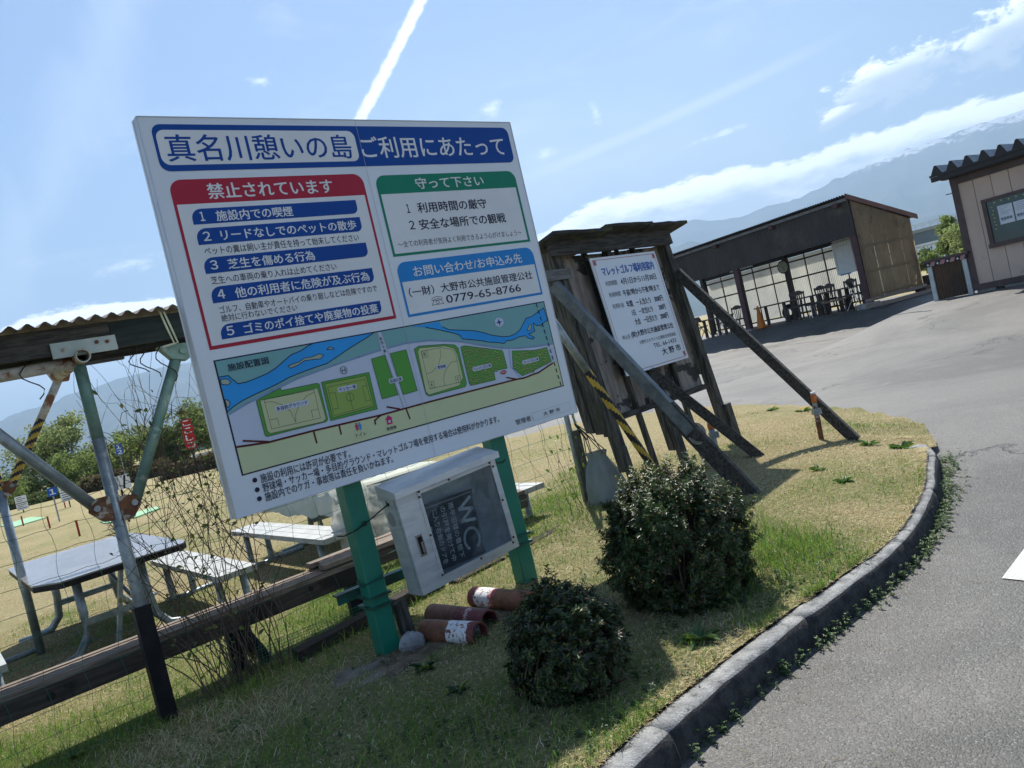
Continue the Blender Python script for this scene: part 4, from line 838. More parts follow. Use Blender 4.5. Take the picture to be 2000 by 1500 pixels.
# stakes by the braces
capm=mat('orange_cap',(.62,.20,.05),(.50,.15,.04),scale=30,rough=.7)
def stake(P,h,r,label,tilt=(0,0)):
    e=thing('marker_stake',label,'stake',P); q_=np.array([P[0]+tilt[0],P[1]+tilt[1],P[2]+h])
    mb=MB(); mb.tube([P-np.array([0,0,.06]),P+(q_-P)*.93],r,14); obj('shaft',mb,rust if h>.4 else galv,e,smooth=True)
    mb=MB(); mb.tube([P+(q_-P)*.80,P+(q_-P)*.97],r*1.14,14); obj('cap',mb,capm,e,smooth=True); mb=MB(); mb.tube([P+(q_-P)*.965,q_+np.array([0,0,.006])],r*1.0,14); obj('cap_top',mb,pwhite,e,smooth=True)
    mb=MB(); c=P+(q_-P)*.62; mb.box(FW,c[0]-.03,c[0]+.05,c[1]-.028,c[1]+.03,c[2]-.035,c[2]+.02) ; obj('clamp',mb,galv,e); return e
P_=gt(1603,853,.2)*np.array([.985,.985,1]); stake(np.array([P_[0],P_[1],float(turf(P_[0],P_[1]))]),.42,.022,'rusty stake with orange top clamped to the right hand brace',(.015,0))
P_=gt(1402,900,.2); stake(np.array([P_[0],P_[1],float(turf(P_[0],P_[1]))]),.30,.028,'grey pipe stake with orange and white cap tied to the left metal brace',(.01,0))
# white price board
ns=thing('price_board','white mallet golf price board with blue heading hung on the old notice board','sign',LB(-.78,-.10,.95),FB.rot)
x0,x1,z0,z1=-1.245,-.305,.93,1.93
def LN(a,b,z): return LB(a,b,z)
mb=MB(); P=[LN(a,b,z) for a in (x0,x1) for b in (-.062,-.012) for z in (z0,z1)]; mb.add(P,[(0,1,3,2),(4,6,7,5),(0,4,5,1),(2,3,7,6),(0,2,6,4),(1,5,7,3)]); obj('backing_frame',mb,dsteel,ns)
mb=MB(); P=[LN(a,b,z) for a in (x0-.01,x1+.01) for b in (-.075,-.0635) for z in (z0-.01,z1+.01)]; mb.add(P,[(0,1,3,2),(4,6,7,5),(0,4,5,1),(2,3,7,6),(0,2,6,4),(1,5,7,3)]); obj('panel',mb,signw,ns)
def np_(x,z,l): return LN(x0+x*(x1-x0),-.0755-l,z0+z*(z1-z0))
p=Print(np_); pk=flat('print_faded_red',(.45,.16,.16)); tl=flat('print_blue_heading',(.01,.10,.42))
p.line(pk,[(.015,.012),(.985,.012),(.985,.988),(.015,.988),(.015,.012)],.005,.001)
for x,z in ((.02,.945),(.945,.945),(.945,.02)): p.poly(pk,[(x,z),(x+.04,z),(x+.04,z+.04),(x,z+.04)],.001)
p.text(tl,'マレットゴルフ場利用案内',.10,.92,.845,.925,.001,.03)
D=.0
for t_,xa,xb,za,zb,bo in (('利用期間',.10,.27,.757,.80,0),('4月1日から11月30日',.33,.90,.750,.805,.02),('利用時間',.10,.27,.657,.70,0),('午前7時から午後7時まで',.31,.90,.648,.705,.02),('利用料金',.10,.27,.557,.60,0),('年間　一人当たり　3000円',.31,.90,.548,.605,.02),('1日　一次当たり　　200円',.35,.90,.468,.522,.02),('大会　一日当たり　2000円',.35,.90,.385,.442,.02),('申込先',.10,.22,.285,.325,0),('(財)大野市公共施設管理公社',.24,.93,.280,.340,.02),('大野市エキサイト広場総合体育施設',.32,.93,.215,.25,0),('TEL. 66-1433',.52,.90,.158,.195,.01),('大 野 市',.62,.94,.075,.135,.03)):
    p.text(ink,t_,xa,xb,za,zb,.001,bo)
p.done(ns,{ink.name:'lettering',tl.name:'heading',pk.name:'red_print'})
# ------------------------------------------------------------------ striped pipe, fence post with bag
stripeM=None
def striped(name,p,q,r,label,cat,loc,t0=.5,ns=9,top=None,n=14,group=None,parent=None):
    p=np.array(p,float);q=np.array(q,float); base=top or galv; ye=mat('hazard_yellow',(.55,.38,.06),(.42,.28,.04),scale=12,rough=.6,c3=(.12,.10,.07),s3=18,t3=(.62,.7)); bk_=mat('hazard_black',(.02,.02,.025),rough=.6,bump=.05)
    mb=MB(); mb.tube([p,p+(q-p)*t0],r,n); mb.mi=[0]*len(mb.f)
    d=(q-p)/np.linalg.norm(q-p); x=np.cross(d,(.1,.2,.97)); x/=np.linalg.norm(x); y=np.cross(d,x); L_=np.linalg.norm(q-p)
    m_=40; nn=16
    base_i=len(mb.v)
    for i in range(m_+1):
        for j in range(nn): t=2*PI*j/nn; mb.v.append(tuple(p+(q-p)*(t0+(1-t0)*i/m_)+r*1.01*(math.cos(t)*x+math.sin(t)*y)))
    for i in range(m_):
        for j in range(nn):
            mb.f.append((base_i+i*nn+j,base_i+i*nn+(j+1)%nn,base_i+(i+1)*nn+(j+1)%nn,base_i+(i+1)*nn+j)); mb.mi.append(1 if int((i/m_)*ns*2+.9*math.sin(2*PI*j/nn)+10)%2 else 2)
    return mb,[base,ye,bk_]
mb,ms=striped('x',CAM+ray(1062,600)*5.5,CAM+ray(1290,935)*5.9,.029,'','',None,.36,5)
solo('striped_pole',mb,ms,'slanting grey pipe with yellow and black stripes in front of the notice board','pole',CAM+ray(1290,935)*5.9,smooth=True)
B_=G(*gt(1152,1010,.05)[:2],0)
fp=thing('fence_post','grey pipe post with a dark wooden splint at the right end of the net','post',B_)
mb=MB(); mb.tube([B_-np.array([0,0,.1]),B_+np.array([0,0,1.5])],.024,12); obj('pipe',mb,galv,fp,smooth=True)
mb=MB(); mb.beam(B_+np.array([.05,-.02,-.05]),B_+np.array([.045,-.02,.80]),.07,.05,(0,1,0)); obj('wooden_splint',mb,dwoodz,fp)
mb=MB(); mb.tube([B_+np.array([.02,-.02,1.4]),B_+np.array([.06,-.03,.84]),B_+np.array([.12,-.05,.70])],.010,8); obj('bent_rod',mb,galv,fp,smooth=True)
# canvas bag hanging from the post
Cb=B_+np.array([.16,-.20,.0]); bagm=mat('grey_green_canvas',(.25,.29,.285),(.15,.18,.18),scale=4,stretch=(1,1,.5),rough=.75,bump=.15,c3=(.06,.07,.065),s3=3,t3=(.52,.75))
def bagp(u,v):
    t=2*PI*u; zz=.08+.53*v; pr=np.interp(v,[0,.05,.2,.45,.75,.92,1],[.02,.10,.15,.14,.10,.062,.075]); f=1+.13*math.sin(9*t+1.5*v)*(.3+.7*v)+.08*math.sin(3*t+5*v)+.05*noise.noise((3*math.cos(t),3*math.sin(t),v*4))
    return Cb+np.array([pr*f*1.15*math.cos(t)+.02*(1-v),pr*f*.8*math.sin(t),zz])
bag=thing('canvas_bag','grey drawstring canvas bag hanging from the fence post behind the bushes','bag',Cb)
mb=MB(); mb.sheet(bagp,36,22); obj('sack',mb,bagm,bag,smooth=True)
mb=MB()
for k in range(6):
    t=k*1.05; a=Cb+np.array([.085*math.cos(t),.06*math.sin(t),.595]); mb.tube([a,a*.4+(B_+np.array([.06,-.03,.84]))*.6+np.array([.01*k,0,0]),B_+np.array([.05,-.03,.86])],.0045,5)
obj('drawstring',mb,wire,bag)
# ------------------------------------------------------------------ plank benches along the fence
knot=mat('knot_dark',(.02,.018,.015),rough=.9,bump=0)
fbeam=mat('shaded_stained_beam',(.085,.068,.055),(.045,.036,.030),scale=4,stretch=(1,16,16),rough=.9,bump=.5,bscale=9,c3=(.02,.018,.016),s3=3,t3=(.48,.62))  # shade of the bench front painted into darker wood, besides black stains
def plank_bench(a0,a1,b0,b1,zt,label,n=4,legs=()):
    e=thing('plank_bench',label,'bench',FL((a0+a1)/2,(b0+b1)/2,0),FL.rot,'old plank benches behind the sign'); wd=(b1-b0)/n
    for k in range(n):
        mb=MB(); o0,o1=RNG.uniform(-.03,.03,2); mb.box(FL,a0+o0,a1+o1,b0+k*wd+.004,b0+(k+1)*wd-.004,zt-.03,zt+RNG.uniform(-.005,.004),.002); obj('plank',mb,bwood,e)
    mb=MB(); mb.box(FL,a0,a1,b0-.004,b0+.075,zt-.135,zt-.031,.002); obj('front_beam',mb,fbeam,e)  # added below the planks to hold the painted front shade
    mb=MB(); mb.box(FL,a0,a1,b1-.075,b1,zt-.10,zt-.031,.002); obj('rear_beam',mb,fbeam,e)
    for la in legs:
        mb=MB()
        for s_ in (0,.22): mb.tube([FL(la,b0+.04+s_,zt-.10),FL(la+.02,b0+.03+s_,zt-.2),FL(la+.07,b0+.01+s_*.9,.10),FL(la+.10,b0+s_*.9,.0),FL(la+.13,b0+s_*.9,-.04)],.034,10)
        mb.box(FL,la-.10,la-.02,b0+.03,b0+.09,-.03,zt-.13)
        obj('leg',mb,dsteel,e,smooth=False)
    return e
plank_bench(-5.2,.50,1.12,1.38,.42,'long grey plank bench with a knot, running from the lower left behind the net',5,(-3.3,-.30))
plank_bench(.30,2.05,1.13,1.42,.465,'shorter plank bench overlapping the end of the long one behind the left green post',3,(.52,1.6))
mb=MB(); mb.tube([FL(.16,1.108,.36),FL(.16,1.1165,.36)],.018,12); solo('knot_hole',mb,knot,'dark knot hole on the front edge of the long plank bench','knot',FL(.16,1.11,.36))
mb=MB(); mb.tube([FL(-1.33,1.108,.335),FL(-1.33,1.1165,.335)],.022,12); solo('knot_hole',mb,knot,'larger dark knot low on the long plank bench near the lower left','knot',FL(-1.33,1.11,.33))
# edging timbers on the ground
for a0,a1,lab in ((-.15,.95,'dark half buried edging timber left of the cabinet'),(1.0,2.9,'dark half buried edging timber running right behind the cabinet')):
    mb=MB(); mb.hexa([FL(a0,.72,0),FL(a1,.80,.02),FL(a1,.90,.02),FL(a0,.83,0),FL(a0,.72,.13),FL(a1,.80,.19),FL(a1,.90,.19),FL(a0,.83,.13)]); solo('edging_timber',mb,mat('edging_dark',(.045,.035,.028),(.02,.017,.015),scale=5,stretch=(1.2,9,9),rough=.9,bump=.5),lab,'timber',FL((a0+a1)/2,.8,0),'edging timbers')
# ------------------------------------------------------------------ picnic tables and pale benches
grey_t=mat('grey_resin_board',(.22,.22,.24),(.17,.17,.19),scale=3,rough=.22,bump=.02,c3=(.27,.27,.28),s3=1.5,spec=.6)
white_b=mat('pale_bench_board',(.40,.41,.40),(.30,.32,.32),scale=6,stretch=(1,1,1),rough=.6,bump=.25,bscale=120,c3=(.30,.31,.30),s3=8,t3=(.55,.7))
def table(a0,a1,b0,b1,z,label,top,edge_m):
    e=thing('picnic_table',label,'table',FL((a0+a1)/2,(b0+b1)/2,0),FL.rot); c=.16
    poly=[(a0+c,b0),(a1-c*.3,b0),(a1,b0+c*.5),(a1,b1-c),(a1-c,b1),(a0+c,b1),(a0,b1-c),(a0,b0+c*1.6)]
    mb=MB(); mb.slab(FL,poly,z-.012,z); obj('tabletop',mb,top,e)
    mb=MB(); mb.slab(FL,[((x-(a0+a1)/2)*.992+(a0+a1)/2,(y-(b0+b1)/2)*.996+(b0+b1)/2) for x,y in poly],z-.055,z-.0125); obj('edge_band',mb,edge_m,e)
    for s_,bb_ in ((1,b0+.42),(-1,b1-.42)):
        for aa,da in ((a0+.30,-.10),(a1-.30,.10)):
            mb=MB(); mb.tube([FL(aa,bb_,z-.07),FL(aa,bb_,.32),FL(aa+da*.2,bb_-.02*s_,.14),FL(aa+da,bb_-.06*s_,.04),FL(aa+da*2.1,bb_-.10*s_,.015),FL(aa+da*3.6,bb_-.12*s_,.01)],.034,10); obj('leg',mb,galv,e,smooth=True)
        mb=MB(); mb.beam(FL(a0+.28,bb_,.26),FL(a1-.28,bb_,.26),.035,.05); obj('crossbar',mb,galv,e)
        mb=MB(); mb.beam(FL((a0+a1)/2+.1*s_,bb_+.02,z-.07),FL((a0+a1)/2-.06,bb_,-.02),.07,.03,FL.a); obj('flat_leg',mb,galv,e)
        mb=MB(); mb.tube([FL((a0+a1)/2+.14,bb_+.05*s_,z-.12),FL((a0+a1)/2+.36,bb_+.6*s_,.0)],.018,8); obj('stay',mb,galv,e)
    return e
table(-1.14,-.06,2.86,5.15,.68,'grey topped picnic table with a dark edge behind the net at the left',grey_t,dsteel)
def bench(a0,a1,b0,b1,z,label,n=3):
    e=thing('field_bench',label,'bench',FL((a0+a1)/2,(b0+b1)/2,0),FL.rot,'pale benches around the picnic tables'); w_=(a1-a0)/n
    for k in range(n):
        mb=MB(); mb.box(FL,a0+k*w_+.003,a0+(k+1)*w_-.003,b0,b1,z-.045,z,.001); obj('seat_board',mb,white_b,e)
    for bb_ in (b0+.22,b1-.3):
        for aa in (a0+.06,a1-.06):
            mb=MB(); mb.tube([FL(aa,bb_,z-.045),FL(aa,bb_,.02),FL(aa,bb_,-.04)],.03,10); obj('leg',mb,galv,e,smooth=True)
        mb=MB(); s_=1; mb.tube([FL(a0-.0,bb_,.03),FL((a0+a1)/2+.0,bb_-.02,.018),FL(a1+.30,bb_+.02,.03)],.026,8); obj('foot_pipe',mb,galv,e,smooth=True)
bench(-.04,.28,2.42,4.55,.40,'pale slatted bench nearest the grey picnic table, right of the fence pole')
bench(.82,1.15,2.35,4.75,.41,'pale slatted bench just left of the left green post')
bench(-1.80,-1.44,2.05,4.4,.40,'pale bench whose rounded corner shows at the left edge')
a_,b_=FL.atz(1055,942,.42); bench(a_-.30,a_,b_-.05,b_+2.2,.42,'pale bench end showing just right of the right green post')
table(1.36,2.30,2.75,5.0,.68,'second picnic table behind the cabinet, covered with a pale sheet',grey_t,dsteel)
tarp=mat('pale_sheet',(.50,.52,.44),(.40,.44,.36),scale=3,rough=.7,bump=.25,c3=(.50,.20,.10),s3=2.6,t3=(.62,.72),transl=.15)
def tp(u,v):
    a=1.27+1.12*u; b=2.62+2.4*v; z=.70+.012*noise.noise((a*5,b*5,2)); ed=min(u,1-u,v,1-v)
    if ed<.06:
        k=(.06-ed)/.06; z-=.24*k*(1+.4*noise.noise((a*3,b*3,7))); a+=.05*noise.noise((a*6,b*9,4))*k; b+=.05*noise.noise((a*8,b*6,9))*k
    return FL(a,b,z)
mb=MB(); mb.sheet(tp,34,48); solo('cover_sheet',mb,tarp,'pale green sheet with orange stains lying over the second picnic table','sheet',FL(1.8,3.8,.68),smooth=True)
wsh=mat('crumpled_white_sheet',(.66,.67,.64),(.40,.42,.40),scale=6,rough=.5,bump=.4,transl=.2)
def ws(u,v):
    c=FL(1.02+.50*u,2.42+.12*math.sin(9*u+4*v),.70-.58*v); k=noise.noise((u*5,v*6,1)); k2=noise.noise((u*11,v*9,5)); return c+FL.b*(.12*k+.05*k2)+FL.a*(.08*k2*v)
mb=MB(); mb.sheet(ws,22,24); solo('plastic_sheet',mb,wsh,'crumpled whitish plastic sheet hanging between the left green post and the cabinet','plastic sheet',FL(1.2,2.45,.1),smooth=True)
# ------------------------------------------------------------------ pipe framed sun shelter
ps=thing('pipe_shelter','low shelter with a corrugated roof on steel pipe posts at the left edge','shelter',FL(-1,2.4,0),FL.rot)
AA=-.86; BBk=-1.12
def pole(name,pts,r,m,par=ps,n=14,lab=None):
    mb=MB(); mb.tube(pts,r,n); return obj(name,mb,m,par,smooth=True,label=lab)
pole('post',[FL(AA,.88,0),FL(AA,.88,1.6)],.031,galv); pole('post',[FL(AA,.88,1.6),FL(AA,.88,2.03)],.0312,galv_green)
mb=MB(); mb.box(FL,AA-.042,AA+.042,.838,.922,-.05,.67); mb.box(FL,AA-.045,AA+.045,.835,.925,.66,.672); obj('post_sleeve',mb,dsteel,ps)
mb,ms=striped('x',FL(BBk,3.97,2.33),FL(BBk,3.97,0),.034,'','',None,.28,9)
# post B: plain top, striped middle, plain bottom
mb,ms=striped('x',FL(BBk,3.97,2.36),FL(BBk,3.97,1.42),.036,'','',None,.25,9); obj('post',mb,ms,ps,smooth=True); pole('post_foot',[FL(BBk,3.97,-.05),FL(BBk,3.97,1.42)],.034,galv)
mb=MB()
mb.pipe(FL(AA+.005,.74,2.035),FL(AA+.005,1.7,2.05),.036,.006,20); obj('cross_pipe',mb,rustp,ps,smooth=False)
pole('front_pipe',[FL(-4.2,.86,1.955),FL(AA-.02,.88,2.02)],.032,rustp)
mb=MB(); mb.add([FL(AA+.028*math.cos(t),.7385,2.035+.028*math.sin(t)) for t in np.linspace(0,2*PI,16)[:-1]],[tuple(range(15))])
# gussets
def gusset(a,b,z,s,m=rust,par=ps):
    mb=MB(); P=[(a+s*.02,z-.085),(a+s*.07,z-.08),(a+s*.125,z-.015),(a+s*.115,z+.035),(a+s*.07,z+.05),(a+s*.02,z+.05)]
    for db in (-.030,.024): mb.prism(FL,P,b+db,b+db+.006)
    g_=obj('gusset_plate',mb,m,par); mb=MB(); mb.tube([FL(a+s*.09,b-.042,z+.0),FL(a+s*.09,b+.042,z+.0)],.017,10); obj('bolt',mb,galv,g_); return g_
gusset(AA,.88,1.24,-1); gusset(AA,.88,1.22,1)
pole('diagonal_brace',[FL(AA-.10,.88,1.26),FL(-1.50,.88,2.03)],.030,galv); 
pole('diagonal_brace',[FL(AA+.10,.88,1.22),FL(-.345,.88,2.0)],.030,galv_green)
mb=MB(); mb.prism(FL,[(-.46,2.03),(-.24,2.03),(-.26,1.97),(-.32,1.93),(-.40,1.95)],.845,.915); g_=obj('gusset_plate',mb,galv_green,ps); mb=MB(); mb.tube([FL(-.335,.83,1.985),FL(-.335,.93,1.985)],.02,10); obj('bolt',mb,galv_green,g_)
for s_ in (-1,1): gusset(BBk,3.97,1.44,s_,rust)
x1_,z1_=FL.on(118,733,3.97)
mb,ms=striped('x',FL(x1_,3.97,z1_),FL(BBk+.10,3.97,1.46),.034,'','',None,.42,6,rustp); obj('diagonal_brace',mb,ms,ps,smooth=True)
mb,ms=striped('x',FL(2*BBk-x1_,3.97,z1_),FL(BBk-.10,3.97,1.46),.034,'','',None,.42,6,rustp); obj('diagonal_brace',mb,ms,ps,smooth=True)
mb=MB(); mb.prism(FL,[(x1_-.13,z1_+.10),(x1_+.12,z1_+.12),(x1_+.05,z1_-.06),(x1_-.06,z1_-.06)],3.92,3.99); obj('gusset_plate',mb,rustp,ps)
# beams
bt_=mat('blackened_beam',(.012,.02,.02),(.02,.03,.028),scale=5,stretch=(1,9,9),rough=.8,bump=.3); 
mb=MB(); mb.box(FL,-4.4,-.69,.80,.85,2.065,2.205,.002); obj('front_beam',mb,dwood,ps)
mb=MB(); mb.box(FL,-.69,.02,.795,.845,2.055,2.20,.002); obj('front_beam',mb,bt_,ps)
mb=MB(); mb.box(FL,-.985,-.675,.785,.7935,2.045,2.125,.001); pl_=obj('splice_plate',mb,mat('chipped_pale_paint',(.42,.48,.46),(.33,.40,.38),scale=9,rough=.6,bump=.1,c3=(.12,.06,.03),s3=16,t3=(.62,.68)),ps)
for a,z in ((-.93,2.085),(-.77,2.10),(-.72,2.095)):
    mb=MB(); mb.tube([FL(a,.776,z),FL(a,.785,z)],.010,8); obj('bolt',mb,rust,pl_)
mb=MB(); mb.box(FL,-4.4,.05,3.93,4.0,2.33,2.45); obj('rear_beam',mb,dwood,ps)
for bb_ in (1.6,2.0):
    mb=MB(); mb.box(FL,-4.4,.05,bb_,bb_+.05,2.12+.085*(bb_-.8),2.18+.085*(bb_-.8)); obj('purlin',mb,dwood,ps)
mb=MB(); mb.box(FL,-4.4,.03,1.02,1.06,2.03,2.12); obj('purlin',mb,dwood,ps)
cor=mat('old_corrugated_sheet',(.30,.25,.22),(.20,.15,.12),scale=6,rough=.7,bump=.2,c3=(.36,.35,.33),s3=5)
def cr_(u,v):
    a=-4.5+6.0*u; b=.70+1.68*v; return FL(a,b,2.225+.085*(b-.8)+.014*math.sin(a*2*PI/.078))
for i in range(5):
    mb=MB(); mb.sheet(lambda u,v,i=i:cr_((i+u*1.01)/5,v)+np.array([0,0,.004*(i%2)]),96,3)
    mb.sheet(lambda u,v,i=i:cr_((i+u*1.01)/5,v)+np.array([0,0,.004*(i%2)-.004]),96,1)
    obj('roof_sheet',mb,cor,ps)
cordm=mat('pale_cord',(.55,.60,.45),rough=.8,bump=0)
for a,dz in ((-.395,0),(-.375,.01)):
    mb=MB(); mb.tube([FL(a-.03,.79,2.24),FL(a-.01,.787,2.12+dz),FL(a+.01,.79,2.03),FL(a-.05,.80,2.02)],.006,6); obj('cord',mb,cordm,ps)
for a,zz in ((-1.12,1.86),(-.62,1.9),(-.56,1.86),(-.47,1.82),(-1.9,1.8)):
    mb=MB(); P=[FL(a,.86,2.06)]; q_=np.array([0.,0,-1.])
    for k in range(9): P.append(FL(a+.035*math.sin(k*.9+a*9)+.006*k,.84,2.05-(2.05-zz)*k/8))
    mb.tube(P,.0035,5); obj('loose_tie',mb,wire,ps)
# ------------------------------------------------------------------ net fence
netm=mat('green_net',(.015,.19,.12),(.02,.11,.08),scale=8,rough=.5,bump=0)
nf=thing('net_fence','sagging green plastic net with wide meshes hanging across the left side','fence',FL(-.5,.95,0),FL.rot)
def nofs(a,z): return .02*noise.noise((a*2.2,z*2,1)),.025*noise.noise((a*1.7,z*2.6,4))
mb=MB()
for k in range(12):
    z=.06+.128*k; P=[]
    for a in np.arange(-4.2,2.62,.085):
        if k>9 and a>.0: break
        d1,d2=nofs(a,z); P.append(FL(a,.935+d1+.01*math.sin(a*9),z+d2-.012*math.sin(((a*5.6)%1)*PI)-.05*math.exp(-((a-.2)/.8)**2)*(k>8)))
    mb.tube(P,.0013,4,False)
for a in np.arange(-4.2,2.62,.178):
    P=[]; zt=1.47 if a<0 else 1.21
    for z in np.arange(.0,zt,.064): d1,d2=nofs(a,z); P.append(FL(a+d2*.8+.010*math.sin(z*24),.935+d1,z))
    mb.tube(P,.0013,4,False)
obj('net',mb,netm,nf,kind='stuff')
mb=MB(); 
for k in range(10): mb.tube([FL(a,1.02+.02*noise.noise((a*3,k,1)),.0+.018*k+.03*noise.noise((a*1.5,1,2))) for a in np.arange(-.3,1.9,.1)],.0016,3,False)
for a in np.arange(-.3,1.9,.018): mb.tube([FL(a,1.02,.0+.03*noise.noise((a*1.5,1,2))),FL(a+.01,1.03,.16+.03*noise.noise((a*1.5,1,2)))],.0013,3,False)
solo('net_strip',mb,netm,'narrow strip of fine green mesh standing under the plank bench','netting',FL(.8,1.02,0))
# ------------------------------------------------------------------ climbing vine on the net
vine=thing('climbing_vine','tangled bare climbing vine with a few green leaves growing left of the sign','vine',FL(-.45,.9,0),FL.rot)
vm=mat('vine_stem',(.07,.05,.04),(.13,.10,.07),scale=20,rough=.9,bump=0)
mb=MB(); LC=[];LD=[];rg=random.Random(5)
def stem(a,b,z,n,r,az_,up,wob,curl=0):
    P=[FL(a,b,z)]; ang=az_
    for k in range(n):
        ang+=rg.gauss(0,wob)+curl; st=.045
        a+=st*math.sin(ang)*.8; z+=st*math.cos(ang)*up; ang=-ang if (a<1 and (a<-.9 or a>-.05)) else ang; b+=rg.gauss(0,.008); b=min(max(b,.84),1.02); z=max(z,.01)
        P.append(FL(a,b,z))
        if rg.random()<.028 and z>.15: LC.append(P[-1]); LD.append((rg.gauss(0,1),rg.gauss(0,1),rg.gauss(.1,.7)))
    mb.tube(P,r,4,False,[r*(1-.6*i/len(P)) for i in range(len(P))]); return a,b,z
for k in range(44): 
    a,b,z=stem(rg.gauss(-.42,.13),.9+rg.gauss(0,.03),0,rg.randint(16,40),.0036,rg.gauss(-.1,.20),1,.10)
    for j in range(rg.randint(0,2)): stem(a+rg.gauss(0,.05),b,z-rg.uniform(.0,.3),rg.randint(6,16),.0018,rg.gauss(0,1.0),1,.25,rg.gauss(0,.12))
for k in range(44): stem(rg.gauss(-.48,.15),.9,rg.gauss(1.50,.16),rg.randint(8,20),.0018,rg.uniform(0,2*PI),1,.4,rg.gauss(0,.15))
for k in range(26): stem(rg.gauss(-.62,.12),.88,rg.uniform(1.0,1.5),rg.randint(10,20),.0020,rg.gauss(.25,.35),1,.12)
for k in range(16): stem(rg.gauss(-.25,.10),.9,rg.uniform(.8,1.25),rg.randint(6,16),.0020,rg.uniform(0,2*PI),1,.3,rg.gauss(0,.1))
obj('stems',mb,vm,vine,kind='stuff')
for k in range(120): LC.append(FL(rg.gauss(-.42,.18),.90,rg.choice((rg.uniform(.35,1.1),rg.gauss(1.45,.2),rg.uniform(.9,1.4))))); LD.append((rg.gauss(0,1),rg.gauss(0,1),rg.gauss(0,.6)))
C_=np.array(LC);D_=np.array(LD); Nn=np.array([0,-1,.6])+RNG.normal(0,.6,(len(C_),3)); V,Q=leaves(C_,D_,Nn,RNG.uniform(.02,.05,len(C_)),RNG.uniform(.013,.027,len(C_)))
fastmesh('leaves',V,Q,colr((.11,.17,.03),len(C_),.3,(.22,.21,.03),.2),LM,vine,kind='stuff')
v2=thing('climbing_vine','thin leafy vine climbing the grey fence post below the right corner of the sign','vine',FL(2.45,.9,0),FL.rot)
mb=MB(); LC=[];LD=[]
for k in range(9): stem(2.45+rg.gauss(0,.12),.9,0.05,rg.randint(14,26),.0022,rg.gauss(-.1,.15),1,.1)
obj('stems',mb,vm,v2,kind='stuff')
for k in range(30): LC.append(FL(2.42+rg.gauss(0,.12),.9,rg.uniform(.4,1.1))); LD.append((rg.gauss(0,1),rg.gauss(0,1),rg.gauss(0,.6)))
C_=np.array(LC);D_=np.array(LD); Nn=np.array([0,-1,.6])+RNG.normal(0,.6,(len(C_),3)); V,Q=leaves(C_,D_,Nn,RNG.uniform(.03,.05,len(C_)),.022)
fastmesh('leaves',V,Q,colr((.16,.24,.03),len(C_),.25),LM,v2,kind='stuff')
# dry thin brush stems in the sign's lower left
# ------------------------------------------------------------------ things on the golf field
redp=flat('stake_red',(.30,.02,.015)); pblue=flat('marker_blue',(.015,.10,.42))
def face(P): v=CAM-P; return math.atan2(v[1],v[0])+PI/2
def field_sign(name,base,topz,cz_,w_,h_,m,label,cat,text=None,tcol=None,vert=False,panels=1,yaw=.15,postm=None,rows=False):
    P=G(*gt(*base,.012)[:2],.012); r=face(P)+yaw; e=thing(name,label,cat,P,r); F=Frame(P,(math.cos(r),math.sin(r)),(-math.sin(r),math.cos(r)))
    mb=MB(); mb.box(F,-.018,.018,.012,.04,-.05,topz); obj('post',mb,postm or galv,e)
    for k in range(panels):
        zc=cz_-k*(h_+.03); mb=MB(); mb.box(F,-w_/2,w_/2,-.01,.01,zc-h_/2,zc+h_/2); pa_=obj('panel',mb,m,e)
        pr=Print(lambda x,z,l:F(x,-.0105-l,z))
        if text and not vert: pr.text(tcol,text[k] if isinstance(text,list) else text,-w_*.3,w_*.3,zc-h_*.3,zc+h_*.3,.002,.04)
        elif text:
            for i,ch in enumerate(text): pr.text(tcol,ch,-w_*.32,w_*.32,zc+h_/2-(i+.86)*h_/len(text),zc+h_/2-(i+.14)*h_/len(text),.002,.05)
        if rows:
            for i in range(3): pr.poly(ink,[(-w_*.38,zc+h_*(.32-i*.26)),(w_*(.1+.25*((i+k)%2)),zc+h_*(.32-i*.26)),(w_*(.1+.25*((i+k)%2)),zc+h_*(.24-i*.26)),(-w_*.38,zc+h_*(.24-i*.26))],.002)
        pr.done(e,{})
    return e,P
field_sign('hole_marker',(117,1019),.95,.86,.24,.24,pblue,'blue hole marker with a white number 1 standing on the golf field','sign','１',pwhite)
field_sign('score_board',(47,1001),.75,.56,.42,.27,pwhite,'white two-part hole board at the far left of the field, behind the fence pole','sign',panels=2,rows=True,postm=dsteel)
field_sign('score_board',(138,990),.85,.72,.46,.30,pwhite,'white two-part hole board right of the blue number marker','sign',panels=2,rows=True,postm=dsteel)
e_,P_=field_sign('striped_board',(253,1019),1.0,.86,.42,.30,pwhite,'black and white striped board on a dark post behind the fence pole','sign',postm=dsteel)
F=Frame(P_,(math.cos(e_.rotation_euler[2]),math.sin(e_.rotation_euler[2])),(-math.sin(e_.rotation_euler[2]),math.cos(e_.rotation_euler[2]))); mb=MB()
mb.add([F(x,-.0115,z) for x,z in ((-.21,.72),(-.06,.72),(-.06,1.0),(-.21,1.0),(.04,.72),(.08,.72),(.14,1.0),(.10,1.0))],[(0,1,2,3),(4,5,6,7)]); obj('black_bars',mb,dsteel,e_)
field_sign('hole_marker',(252,955),1.9,1.62,.26,.42,pblue,'small blue marker board with a number 12 seen through the vine','sign','１２',pwhite,vert=True)
field_sign('red_banner',(394,950),2.0,1.55,.30,.86,flat('banner_red',(.50,.02,.02)),'narrow red banner with white characters among the vine stems','banner','ここしコ',pwhite,vert=True,postm=dsteel)
